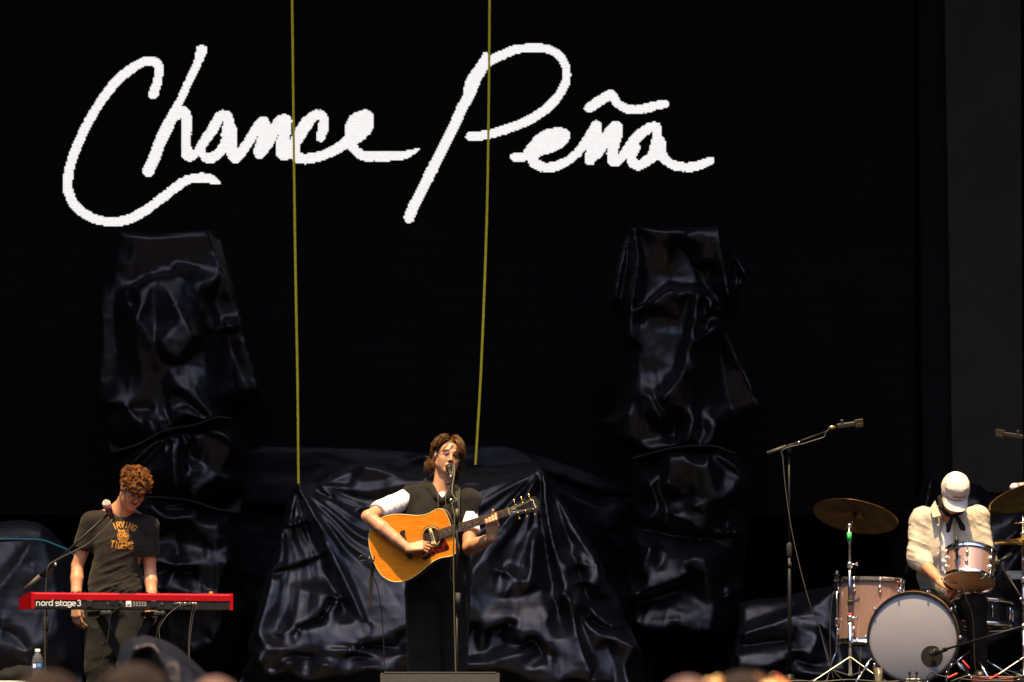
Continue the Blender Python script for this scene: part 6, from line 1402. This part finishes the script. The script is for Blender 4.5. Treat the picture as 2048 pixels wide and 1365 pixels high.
# bass drum
BC = at(1826, 1277, 1.50); ba = math.radians(7); bax = A(-math.sin(ba), -math.cos(ba), -.05)
BC[2] = RISER+.288
root = thing('bass_drum', 'sparkle bass drum with plain white front head and black port hole', 'bass drum', A(BC[0], BC[1]+.2, RISER))
r, h = .276, .44; Mb = frame_z(bax)
obj('shell', lathe([(r-.008, -h), (r, -h+.004), (r, -.03), (r-.004, -.026)], BC, bax, 64), M_spark, root, True, auto=35)
obj('drumhead', lathe([(.0005, .0), (r*.96, .0), (r+.001, -.006)], BC, bax, 64, cap=False), M_headg, root, True, auto=40)
hp = obj('hoop', lathe([(r-.004, -.036), (r+.010, -.036), (r+.011, .006), (r+.008, .010), (r-.002, .010), (r-.003, -.004)], BC, bax, 64, cap=False), mat('black_hoop', (.012, .011, .010), .3, coat=.3), root, True, auto=40)
obj('hoop_inlay', lathe([(r+.0112, -.026), (r+.0122, -.024), (r+.0122, -.006), (r+.0112, -.004)], BC, bax, 64, cap=False), M_wood, hp, True)
obj('hoop', lathe([(r-.004, -h-.02), (r+.010, -h-.02), (r+.011, -h+.02), (r-.003, -h+.02)], BC, bax, 64, cap=False), MATS['black_hoop'], root, True, auto=40)
pc = at(1864, 1313, 1.50); pl_ = (pc-BC)-bax*((pc-BC)@bax); pc = BC+pl_
obj('port_hole', lathe([(.0005, .0015), (.060, .0015)], pc, bax, 36, cap=False), mat('port_shade', (.004, .004, .004), .9), root)  # flat disc on the head, coloured as the shade inside a hole
obj('port_ring', lathe([(.060, .001), (.066, .003), (.068, .001)], pc, bax, 36, cap=False), M_blk, root, True)
for i in range(10):
    an = .62+i*2*math.pi/10; rad = Mb[:, 0]*math.cos(an)+Mb[:, 1]*math.sin(an)
    p = BC+rad*(r+.016); cl = obj('claw', box(p-bax*.010, (.020, .016, .048), .004, np.stack((np.cross(bax, rad), rad, bax), 1)), M_chrome, root)
    obj('tension_rod', cyl(p-bax*.02+rad*.004, p-bax*.15+rad*.004, .003, n=8), M_chrome, cl, True); obj('lug', lug(p-bax*.17, rad, bax, .06), M_chrome, root, True)
    obj('rod_handle', ellipsoid(p+bax*.020+rad*.004, (.006, .006, .012), None, 8, 6), M_chrome, cl, True)
for sx, tip in ((-1, (1712, 1366)), (1, (1952, 1366))):
    p0 = BC+A(sx*.245, .12, -.12); t_ = at(tip[0], tip[1], 1.42); t_[2] = RISER+.008
    obj('spur', join(cyl(p0, p0+.45*(t_-p0), .010), cyl(p0+.4*(t_-p0), t_, .0065)), M_chrome, root, True); obj('spur_bracket', box(p0, (.03, .06, .05), .008), M_chrome, root)
hc = BC-A(0, 0, r+.004)+bax*.014
cl = obj('hoop_clamp', box(hc+A(.0, 0, .014), (.085, .022, .020), .004), M_chrome, root)
for s_ in (-1, 1):
    obj('clamp_knob', join(cyl(hc+A(s_*.022, -.004, .02), hc+A(s_*.022, -.004, .05), .004), ellipsoid(hc+A(s_*.022, -.004, .058), (.009, .009, .014), None, 10, 8)), M_blk, cl, True); obj('clamp_foot', box(hc+A(s_*.040, 0, -.004), (.03, .03, .012), .004), M_chrome, cl)
# floor tom
FC = at(1741, 1224, 1.86); root = thing('floor_tom', 'deep copper sparkle floor tom on bent legs beside the bass drum', 'floor tom', A(FC[0], FC[1], RISER))
Mf = drum(root, FC, A(.03, .05, 1), .203, .385, 8, a0=.20, lug_h=.052)
for i, an in enumerate((3.35, 4.95, 1.2)):
    rad = Mf[:, 0]*math.cos(an)+Mf[:, 1]*math.sin(an); p = FC+rad*.222; br_ = obj('leg_bracket', box(p-A(0, 0, .075), (.03, .03, .05), .008), M_chrome, root)
    obj('leg', tube([p+A(0, 0, .12), p-A(0, 0, .14), p-A(0, 0, .26)+rad*.005, p-A(0, 0, .31)+rad*.025, A(p[0]+rad[0]*.07, p[1]+rad[1]*.07, RISER+.012)], .0062, 8, 4), M_chrome, root, True)
    obj('rubber_foot', ellipsoid(A(p[0]+rad[0]*.07, p[1]+rad[1]*.07, RISER+.014), (.014, .014, .014), None, 10, 8), M_rub, root, True)
# rack tom
RC = at(1940, 1136, 1.70); rax = A(.10, .40, .92); root = thing('rack_tom', 'small copper sparkle tom tilted in front of the drummer', 'rack tom', RC-A(0, 0, .12))
Mr = drum(root, RC, rax, .1525, .185, 6, a0=.55, lug_h=.040)
obj('badge', ellipsoid(RC+Mr@A(.05, -.148, .05), (.008, .004, .008), None, 10, 6), M_chrome, root, True)
ts = thing('tom_stand', 'chrome tom stand rising behind the bass drum', 'drum stand', A(RC[0]+.02, RC[1]+.12, RISER))
obj('post', cyl(A(RC[0]+.02, RC[1]+.12, RISER+.10), RC+A(.02, .10, -.10), .0125), M_chrome, ts, True)
for k in range(3): an = k*2.094+.9; b = A(RC[0]+.02, RC[1]+.12, RISER); obj('leg', cyl(b+A(0, 0, .22), b+A(math.cos(an)*.26, math.sin(an)*.26, .01), .008), M_chrome, ts, True)
for k in range(3): an = k*2.094+.3; obj('basket_arm', tube([RC+A(.02, .10, -.10), RC+Mr@A(math.cos(an)*.13, math.sin(an)*.13, -.118), RC+Mr@A(math.cos(an)*.175, math.sin(an)*.175, -.10)], .006, 8, 3), M_chrome, ts, True)
# snare
SN = at(1968, 1228, 1.98); root = thing('snare_drum', 'black snare drum with chrome rim below the small tom', 'snare drum', SN-A(0, 0, .08))
Ms = frame_z(A(.05, .08, 1)); rs = .178
obj('shell', lathe([(rs, -.07), (rs, .07)], SN, A(.05, .08, 1), 40), mat('black_shell', (.012, .010, .011), .3, coat=.3), root, True, auto=35)
for s_ in (-1, 1): obj('hoop', lathe([(rs+.003, s_*.062), (rs+.012, s_*.062), (rs+.013, s_*.082), (rs+.006, s_*.086)], SN, A(.05, .08, 1), 40, cap=False), M_chrome, root, True); 
obj('drumhead', lathe([(.001, .078), (rs, .078)], SN, A(.05, .08, 1), 40, cap=False), M_headg, root)
for i in range(8): an = .2+i*math.pi/4; rad = Ms[:, 0]*math.cos(an)+Ms[:, 1]*math.sin(an); obj('lug', lug(SN+rad*(rs+.008), rad, A(0, 0, 1), .09, .009), M_chrome, root, True)
ss = thing('snare_stand', 'chrome tripod under the black snare drum', 'drum stand', A(SN[0], SN[1], RISER)); obj('post', cyl(A(SN[0], SN[1], RISER+.06), SN-A(0, 0, .10), .012), M_chrome, ss, True)
for k in range(3):
    an = k*2.094+.2; b = A(SN[0], SN[1], RISER); obj('leg', cyl(b+A(0, 0, .16), b+A(math.cos(an)*.24, math.sin(an)*.24, .01), .008), M_chrome, ss, True); obj('basket_arm', tube([SN-A(0, 0, .11), SN+A(math.cos(an)*.16, math.sin(an)*.16, -.10), SN+A(math.cos(an)*.192, math.sin(an)*.192, -.07)], .006, 8, 3), M_chrome, ss, True)
# cymbals
def bronze(name, c0, c1):
    m = mat(name, c1, .32, metal=1.); nt = m.node_tree; N = nt.nodes; L = nt.links
    nz = N.new('ShaderNodeTexNoise'); nz.inputs['Scale'].default_value = 9; nz.inputs['Detail'].default_value = 7; L.new(N['Texture Coordinate'].outputs['Object'], nz.inputs['Vector'])
    cr = N.new('ShaderNodeValToRGB'); cr.color_ramp.elements[0].position = .32; cr.color_ramp.elements[0].color = (*c0, 1); cr.color_ramp.elements[1].position = .7; cr.color_ramp.elements[1].color = (*c1, 1)
    L.new(nz.outputs['Fac'], cr.inputs[0]); L.new(cr.outputs[0], N['Principled BSDF'].inputs['Base Color']); return m
M_br = bronze('aged_bronze', (.10, .055, .018), (.27, .155, .05)); M_br2 = bronze('bright_bronze', (.38, .23, .06), (.62, .42, .13))
def cymbal(label, c, n, r, m, bell=.06, name='cymbal', par=None):
    pr = [(.006, .030), (bell*.5, .027), (bell*.85, .016), (bell, .010), (bell*1.12, .0075)]+[(r*t, .0075-.016*((r*t-bell)/(r-bell))**1.7) for t in np.linspace(.34, 1, 14)]
    pr2 = [(a, b-.0016) for a, b in pr][::-1]
    M_ = frame_z(n); root = thing(name, label, 'cymbal', c)
    o = obj('bow', lathe(pr+pr2, c, n, 64, cap=False), m, root, True)
    obj('felt', lathe([(.019, -.018), (.019, .004)], np.asarray(c)+M_[:, 2]*.012, n, 14), mat('felt_dark', (.03, .025, .022), .95), root, True)
    return root
CC = at(1711, 1031, 2.05); cn = A(.20, .36, 1.); cymbal('large dark crash cymbal tilted above the floor tom', CC, cn, .276, M_br)
R2 = at(2064, 990, 2.05); cymbal('golden ride cymbal cut by the frame edge beside the drummer', R2, A(-.26, .30, 1), .285, M_br2)
def hw_stand(label, top, floor, px_w=.0115, y=0, tape=None, name='cymbal_stand', tilt_to=None):
    top = np.asarray(top); f = A(top[0]+.004, top[1]-.0, floor); root = thing(name, label, 'drum stand', f); H = top[2]-floor
    obj('lower_tube', cyl(f+A(0, 0, .05), f+(top-f)*.42, .0135), M_chrome, root, True); obj('middle_tube', cyl(f+(top-f)*.40, f+(top-f)*.76, .0110), mat('dark_chrome', (.30, .30, .32), .2, metal=1.), root, True); obj('upper_tube', cyl(f+(top-f)*.74, top, .0088), MATS['dark_chrome'], root, True)
    for t in (.42, .76): cl_ = obj('height_clamp', join(lathe([(.017, -.022), (.018, .012), (.013, .016)], f+(top-f)*t, top-f, 14)), M_chrome, root, True); obj('wing_nut', join(cyl(f+(top-f)*t, f+(top-f)*t+A(.04, -.012, 0), .004), box(f+(top-f)*t+A(.044, -.014, 0), (.010, .006, .026), .002)), M_chrome, cl_, True)
    hub = f+A(0, 0, .17)
    for k in range(3):
        an = k*2.094+3.5; foot = f+A(math.cos(an)*.26, math.sin(an)*.26, .012)
        lg = obj('leg', box((hub+foot)/2, (.022, .007, np.linalg.norm(foot-hub)), .002, np.stack((np.cross(A(0, 0, 1), (foot-hub))/max(1e-6, np.linalg.norm(np.cross(A(0, 0, 1), (foot-hub)))), np.cross((foot-hub)/np.linalg.norm(foot-hub), np.cross(A(0, 0, 1), (foot-hub))/np.linalg.norm(np.cross(A(0, 0, 1), (foot-hub)))), (foot-hub)/np.linalg.norm(foot-hub)), 1)), mat('dimmed_chrome', (.13, .13, .135), .35, metal=1., var=.2, vscale=60), root)  # chrome darkened so the sunlit legs do not flare white
        obj('brace', cyl(f+A(0, 0, .05), (hub+foot)/2, .004), M_chrome, lg); obj('rubber_foot', ellipsoid(foot, (.014, .014, .014), None, 10, 8), M_rub, root, True)
    if tilt_to is not None:
        obj('tilter', join(cyl(top-A(0, 0, .01), top+A(0, 0, .018), .014), cyl(top, np.asarray(tilt_to)-A(0, 0, -.02), .0045)), M_chrome, root, True)
    for (t0, t1, c) in tape or (): obj('tape', cyl(f+(top-f)*t0, f+(top-f)*t1, .0142), mat('tape_%.2f' % c[0], c, .6), root, True)
    return root
cs = hw_stand('cymbal stand with green tape and red mark in front of the floor tom', at(1698.5, 1054, 1.62), RISER, tape=[(.905, .965, (.03, .52, .09)), (.435, .447, (.7, .05, .02))])
obj('tilter_arm', join(cyl(at(1698.5, 1054, 1.62), at(1700, 1046, 1.66), .013), cyl(at(1700, 1050, 1.64), CC-A(0, 0, .01), .0055)), M_chrome, cs, True)
obj('memory_clamp', box(at(1700.5, 1206, 1.61), (.036, .028, .03), .005), M_blk, cs)
hw_stand('chrome ride cymbal stand at the frame edge', at(2075, 1012, 2.05), RISER, tilt_to=R2)
# hi-hat
HH = at(2046, 1083, 1.72); hr = thing('hi_hat', 'pair of bronze hi-hat cymbals at the frame edge right of the small tom', 'hi-hat', HH)
for s_, z in ((1, .004), (-1, -.006)):
    pr = [(.006, .020*s_+z), (.035, .016*s_+z), (.042, .007*s_+z), (.178, -.008*s_+z), (.1785, -.009*s_+z), (.042, .0055*s_+z), (.030, .0145*s_+z), (.006, .0185*s_+z)]
    obj('bow', lathe(pr, HH, A(-.05, .06, 1), 56, cap=False), M_br2, hr, True)
obj('clutch', join(lathe([(.012, .02), (.012, .045), (.018, .048), (.018, .056), (.007, .06), (.007, .13)], HH, (0, 0, 1), 14)), M_chrome, hr, True)
hs_ = hw_stand('chrome hi-hat stand at the frame edge', HH-A(0, 0, .03), RISER, name='hi_hat_stand'); obj('pull_rod', cyl(HH-A(0, 0, .03), HH+A(0, 0, .16), .0032), M_chrome, hs_, True)
jr = thing('jingle_ring', 'small ring of brass jingles on top of the hi-hat rod', 'tambourine', HH+A(0, 0, .11)); obj('ring', tube([HH+A(.045*math.cos(t), .045*math.sin(t), .115) for t in np.linspace(0, 6.283, 25)], .005, 6), M_chrome, jr, True)
for k in range(8): t = k*.785; obj('jingle', lathe([(.013, 0), (.010, .002), (.013, .005)], HH+A(.045*math.cos(t), .045*math.sin(t), .112), A(.2*math.cos(t), .2*math.sin(t), 1), 10), M_gold, jr)
hp_ = thing('hi_hat_pedal', 'chrome footboard pedal under the hi-hat stand', 'drum pedal', A(HH[0], HH[1]+.05, RISER)); obj('footboard', box(A(HH[0], HH[1]+.10, RISER+.05), (.085, .27, .012), .003, rot('X', 12)), M_nickel, hp_); obj('heel_plate', box(A(HH[0], HH[1]+.25, RISER+.012), (.09, .06, .016), .003), M_nickel, hp_)
for i, (px, py, an) in enumerate(((1905, 1352, 25), (1988, 1354, 30), (1932, 1330, -50))):
    p = at(px, py, 1.33+.04*i); p[2] = max(p[2], RISER+.012); tag(obj('red_cable_tie', box(p, (.070, .016, .014), .004, rot('Y', -an)), mat('red_tape', (.62, .045, .03), .6)), ['red tape tab on a cable beside the bass drum foot', 'red tape tab at the riser edge below the hi-hat', 'red tape tab on the leg right of the bass drum'][i], 'tape')
# throne, pedal
th = thing('drum_throne', 'round black throne under the drummer', 'stool', A(at(1896, 1300, DY+.1)[0], DY+.12, RISER)); tz = at(0, 1232, DY)[2]
obj('cushion', lathe([(.15, 0), (.17, .02), (.17, .07), (.15, .085)], A(th.location[0], DY+.12, tz-.08), (0, 0, 1), 28), M_rub, th, True); obj('post', cyl(A(th.location[0], DY+.12, RISER+.05), A(th.location[0], DY+.12, tz-.07), .016), M_chrome, th, True)
for k in range(3): an = k*2.094+.4; obj('leg', cyl(A(th.location[0], DY+.12, RISER+.2), A(th.location[0]+math.cos(an)*.24, DY+.12+math.sin(an)*.24, RISER+.012), .010), M_chrome, th, True)
pd = thing('kick_pedal', 'chrome bass drum pedal behind the bass drum', 'drum pedal', A(BC[0]+.06, BC[1]+.60, RISER)); obj('footboard', box(A(BC[0]+.06, BC[1]+.62, RISER+.06), (.09, .28, .012), .003, rot('X', 12)), M_nickel, pd)
for s_ in (-1, 1): obj('upright', cyl(A(BC[0]+.06+s_*.05, BC[1]+.49, RISER), A(BC[0]+.06+s_*.05, BC[1]+.49, RISER+.20), .008), M_chrome, pd, True)
obj('beater', join(cyl(A(BC[0]+.06, BC[1]+.49, RISER+.18), A(BC[0]+.06, BC[1]+.53, RISER+.34), .004), ellipsoid(A(BC[0]+.06, BC[1]+.53, RISER+.35), (.025, .03, .025))), M_nickel, pd, True)
for k, (a, b) in enumerate((((1888, 1160), (1978, 1200)), ((1944, 1172), (1900, 1205)))):
    tag(obj('drumstick', tube([at(*a, DY-.33), at(*b, DY-.42)], [.0075, .004], 8), mat('hickory', (.50, .33, .16), .5)), ['wooden drumstick in the hand beside the bass drum', 'wooden drumstick in the hand hidden behind the small tom'][k], 'drumstick')
# overhead microphones
OY = 1.75
os_ = straight_stand('tall boom stand with round base between wrapped tower and floor tom', at(1578, 912, OY), RISER, .0125, .0080, 'round', at(0, 1092, OY)[2])
obj('tube_clamp', lathe([(.015, -.02), (.016, .01), (.010, .014)], at(1579.5, 1130, OY), (0, 0, 1), 12), M_blk, os_, True)
boom(os_, at(1578, 893, OY-.02), at(1540, 905, OY-.02), at(1676, 855, OY-.02), .0058)
def pencil(label, a, b):
    root = thing('overhead_microphone', label, 'microphone', a); a = np.asarray(a); b = np.asarray(b); d = (b-a)/np.linalg.norm(b-a); L = np.linalg.norm(b-a); M3 = frame_z(d)
    obj('body', box(a+d*L*.42, (.032, .030, L*.66), .006, M3), M_blk, root)
    for s_ in (-1, 1): obj('head_bar', box(b-d*L*.14+A(0, -.0, s_*.0125), (.012, .026, L*.30), .003, M3), mat('bronze_grille', (.040, .034, .022), .4, metal=.6), root)
    obj('plug', lathe([(.0095, 0), (.010, .03), (.0055, .05)], a+d*L*.06, -d, 12), M_gold, root, True); obj('clip', box(a+d*L*.28+A(0, 0, .018), (.03, .04, .022), .004, M3), M_blk, root)
pencil('overhead microphone on the long boom above the crash cymbal', at(1668, 854, OY-.03), at(1726, 846, OY-.03))
tag(obj('microphone_cable', tube([at(1664, 856, OY-.03), at(1652, 864, OY-.03), at(1648, 874, OY-.03), at(1625, 882, OY-.04), at(1606, 888, OY-.04), at(1566, 900, OY-.04), at(1566, 920, OY-.04), at(1572, 985, OY-.05), at(1585, 1070, OY-.06), at(1606, 1160, OY-.06), at(1622, 1215, OY-.05), at(1640, 1260, OY), at(1660, 1330, OY), at(1690, 1366, OY)], .0032, 6, 6), M_cable2, None, True), 'thin cable drooping from the tall boom stand towards the floor tom', 'cable')
o2 = straight_stand('second overhead boom stand standing just out of frame', at(2120, 930, OY+.3), RISER, .0125, .008, 'round')
boom(o2, at(2120, 915, OY+.28), at(2165, 940, OY+.28), at(2042, 880, OY+.28), .0058); pencil('overhead microphone pointing in from the frame edge above the ride cymbal', at(2052, 876, OY+.27), at(1991, 866, OY+.27))
mic('white ball vocal microphone poking up above the ride cymbal', at(2028, 975, 1.95), at(2062, 968, 1.98), .0265, (.4, .1, .1), mat('white_grille', (.8, .77, .72), .5, bump=.6, bscale=900), mat('mic_grey', (.35, .33, .31), .4))
# clip-on tom microphones
def clip_mic(label, a, b, clip):
    root = thing('clip_microphone', label, 'microphone', b); obj('body', tube([a, .5*(np.asarray(a)+b), b], [.010, .012, .007], 10, 2), M_blk, root, True)
    for t in (.2, .55): p = np.asarray(a)*(1-t)+np.asarray(b)*t; obj('clamp_ring', lathe([(.016, -.004), (.020, 0), (.016, .004)], p, np.asarray(b)-a, 12), M_blk, root, True)
    obj('clip_arm', tube([np.asarray(a)*.4+np.asarray(b)*.6, clip], .0045, 6), M_blk, root); return root
clip_mic('black clip microphone on the near rim of the small tom', at(1913, 1072, 1.55), at(1914, 1120, 1.53), at(1908, 1103, 1.58))
tag(obj('microphone_cable', tube([at(1914, 1122, 1.53), at(1915, 1135, 1.53), at(1922, 1160, 1.50), at(1932, 1195, 1.48), at(1946, 1240, 1.5), at(1950, 1330, 1.5), at(1960, 1366, 1.5)], .0032, 6, 6), M_cable, None, True), 'black cable falling across the small tom', 'cable')
clip_mic('black clip microphone on the rim of the floor tom', at(1675, 1142, 1.80), at(1669, 1180, 1.80), at(1684, 1160, 1.82))
tag(obj('microphone_cable', tube([at(1669, 1182, 1.80), at(1664, 1200, 1.78), at(1660, 1260, 1.75), at(1662, 1330, 1.72), at(1668, 1364, 1.7)], .003, 6, 6), M_cable, None, True), 'black cable hanging beside the floor tom', 'cable')
# kick microphone on a low boom
km = straight_stand('low boom stand reaching across to the bass drum port', at(2070, 1242, 1.30), RISER, .0115, .0085, 'round', at(0, 1300, 1.3)[2]); boom(km, at(2066, 1246, 1.30), at(2110, 1234, 1.3), at(1888, 1300, 1.36), .007, False)
mic('black kick drum microphone at the port hole', at(1866, 1306, 1.45), at(1890, 1300, 1.37), .024, (.02, .02, .02), M_meshd, None, False)
bm = straight_stand('thin boom stand slanting beside the hi-hat stand', at(2078, 1262, 1.5), RISER, .0115, .008, 'round', at(0, 1300, 1.5)[2]); boom(bm, at(2052, 1216, 1.48), at(2085, 1262, 1.48), at(2004, 1134, 1.58), .0065, False)
mic('black snare microphone behind the small tom', at(1992, 1128, 1.62), at(2024, 1108, 1.60), .015, (.02, .02, .02), M_meshd, None, False)
tag(obj('sample_pad', box(at(2046, 1151, 1.85), (.20, .16, .035), .008, rot('X', 10)), mat('pale_pad', (.75, .71, .62), .6, var=.05)), 'pale rectangular pad at the frame edge below the hi-hat', 'drum pad')
# small things along the riser front
def cup(label, px, py, y, col): 
    p = at(px, py, y); p[2] = RISER-.005; return tag(obj('plastic_cup', lathe([(.026, 0), (.027, .002), (.036, .10), (.0365, .102), (.034, .101), (.0255, .004)], p, (0, 0, 1), 20, cap=True), col, None, True), label, 'cup')
cup('clear plastic cup on the riser beside the bass drum', 1757, 1360, 1.36, mat('clear_cup', (.9, .85, .7), .05, trans=.92, ior=1.3))
for i, pts in enumerate(([(1560, 1364), (1600, 1362), (1640, 1364), (1700, 1360), (1760, 1364), (1800, 1363)], [(1900, 1364), (1940, 1352), (1990, 1360), (2060, 1350)], [(1850, 1364), (1862, 1345), (1880, 1352), (1960, 1362), (2050, 1362)])):
    P = np.array([at(a, b, 1.28+.03*i) for a, b in pts]); P[:, 2] = np.maximum(P[:, 2], RISER+.004); tag(obj('riser_cable', tube(P, .005, 6, 6), M_cable, None, True), ['black cable lying along the riser front below the floor tom', 'black cable curling below the hi-hat stand', 'black cable looping out from under the bass drum'][i], 'cable')
tag(obj('stage_box', box(A(at(1985, 1350, 1.45)[0], 1.45, RISER+.022), (.26, .14, .045), .006), mat('red_black_box', (.10, .01, .01), .5)), 'small dark red box on the riser right of the bass drum', 'box')

# ================================================================== FRONT OF STAGE
wp = at(881, 1485, -2.5); wroot = thing('monitor_wedge', 'dark floor monitor wedge at the singer feet', 'speaker', (wp[0], -2.5, 0)); sw = scale_at(-2.7); ww = 237/sw
zt = at(0, 1348.5, -2.75)[2]
M_wd = mat('textured_black_cabinet', (.018, .017, .014), .6, bump=.6, bscale=500)
V = np.array([(wp[0]+sx*ww/2, y, z) for sx in (-1, 1) for y, z in ((-2.85, 0), (-2.85, .10), (-2.76, zt-.006), (-2.70, zt), (-2.30, .20), (-2.24, .0))])
obj('cabinet', (V, [(0, 1, 2, 3, 4, 5), (11, 10, 9, 8, 7, 6)]+[(i, 6+i, 6+(i+1) % 6, (i+1) % 6) for i in range(6)]), M_wd, wroot)
obj('grille_frame', box((wp[0], -2.49, (zt+.2)/2+.012), (ww-.03, .42, .012), .004, rot('X', -math.degrees(math.atan2(zt-.2, .40)))), mat('grille_steel', (.02, .019, .016), .5, metal=.4), wroot)
obj('grille_teeth', join(*[box((wp[0]-ww/2+.02+i*(ww-.04)/48, -2.705, zt+.004), (.006, .02, .010)) for i in range(49)]), MATS['grille_steel'], wroot)['kind'] = 'stuff'
for sx in (-1, 1): obj('corner_cap', box((wp[0]+sx*(ww/2-.008), -2.72, zt-.016), (.022, .06, .042), .006), M_rub, wroot)
# bottle on a flight case
cz_ = at(75, 1369, -2.4)[2]; cc = at(40, 1369, -2.3)
fc = thing('flight_case', 'low black flight case at the stage front under the water bottle', 'case', (cc[0], -2.2, 0)); obj('body', box((cc[0]-.1, -2.2, cz_/2-.004), (.9, .5, cz_-.012), .01), M_steel_black, fc)
for z in (.02, cz_-.014): obj('edge_trim', box((cc[0]-.1, -2.452, z), (.9, .006, .03), .002), M_nickel, fc)
bp_ = at(75, 1369, -2.4); bp_[2] = cz_-.008
bt_ = thing('water_bottle', 'clear plastic water bottle with blue label and white cap', 'bottle', bp_)
M_pet = mat('clear_pet', (.95, .97, 1.), .04, trans=.95, ior=1.33, spec=.6)
pr = [(.028, 0), (.031, .004)]+[(.0318 if i % 2 else .0300, .008+i*.0085) for i in range(9)]+[(.0318, .090), (.0318, .128), (.0315, .136), (.029, .152), (.022, .170), (.0135, .182), (.0115, .188), (.0115, .194)]
obj('bottle_body', lathe(pr, bp_, (0, 0, 1), 28), M_pet, bt_, True)
obj('water', lathe([(.026, .003)]+[(r_-.0016, z_) for r_, z_ in pr[2:14]]+[(.027, .150)], bp_, (0, 0, 1), 24), mat('water', (.97, .98, 1.), .0, trans=1., ior=1.33), bt_, True)
lab = obj('label', lathe([(.0323, .094), (.0324, .126)], bp_, (0, 0, 1), 28, cap=False), mat('blue_label', (.05, .07, .30), .45), bt_, True)
def arc_patch(c, r, a0, a1, z0, z1, n=7): t = np.radians(np.linspace(a0, a1, n)); V = [c+A(r*math.cos(x), r*math.sin(x), z) for z in (z0, z1) for x in t]; return np.array(V), [(i, i+1, n+i+1, n+i) for i in range(n-1)]
obj('label_panel', arc_patch(bp_, .0327, 222, 258, .099, .121), mat('label_white', (.75, .76, .82), .5), lab); obj('label_picture', arc_patch(bp_, .0327, 272, 312, .104, .122), mat('label_teal', (.10, .38, .55), .5), lab)
obj('cap', lathe([(.0140, .186), (.0142, .188), (.0142, .201), (.0125, .203)], bp_, (0, 0, 1), 20), mat('white_cap', (.82, .80, .74), .4), bt_, True)
# dark bag and power strip on the case
s = SDF(at(-40, 1380, -2.2)-A(0, .2, 0), at(100, 1310, -2.2)+A(0, .2, 0), .006); zb = cz_
for px, py, r_ in ((-20, 1362, .05), (20, 1356, .05), (52, 1350, .055), (74, 1352, .045)): s.ell(at(px, py, -2.15), (r_*1.5, r_*1.4, r_), None, .03)
s.cut(A(0, 0, zb+.001), A(0, 0, -1))
V, Q = s.mesh(); V = V+vnormals(V, Q)*(.008*ridged(V*14, 5, 2))[:, None]; V[:, 2] = np.maximum(V[:, 2], zb-.006)
tag(obj_np('soft_bag', V, Q, fabric('black_nylon', (.005, .005, .0055), .8, sheen=0), None), 'soft black bag slumped beside the water bottle', 'bag')
ps = thing('power_strip', 'pale power strip lying at the corner of the frame', 'power strip', at(25, 1366, -2.42)); pz = at(25, 1366, -2.42); obj('body', box(A(pz[0], -2.42, cz_+.008), (.20, .05, .022), .004), mat('pale_strip', (.40, .44, .38), .5), ps)
for i in range(5): obj('socket', box(A(pz[0]-.08+i*.038, -2.4465, cz_+.009), (.022, .003, .012), .001), M_blk, ps)
# blurred covered thing in front of the stage
ft = thing('covered_speaker', 'out of focus black covered speaker standing in front of the stage below the keyboard', 'covered speaker', at(330, 1485, -11.0)*A(1, 1, 0)+A(0, 0, -1.6))
tarp('sheet', ft, [(226,1400),(232,1340),(240,1295),(262,1276),(290,1271),(312,1277),(340,1290),(375,1318),(405,1345),(432,1375),(470,1420),(540,2100),(210,2100)], -11.0, [([(266,1280),(256,1340),(250,1420)], .10), ([(290,1275),(296,1330),(310,1420)], .03), ([(308,1280),(330,1340),(360,1420)], .13), ([(330,1300),(380,1340),(430,1400)], .08), ([(270,1300),(300,1290)], .12), ([(300,1500),(360,2000)], .2)], edge=-.12, crumple=(14, .03), seed=51, wrap=.4, cell=5, m=plastic('matte_cover', (.0045, .0042, .0056), .5, bump=.1, spec=.25))  # rougher plastic with lower specular than the draped sheets
for _o in list(bpy.data.objects):
    if '_o' in _o: del _o['_o']
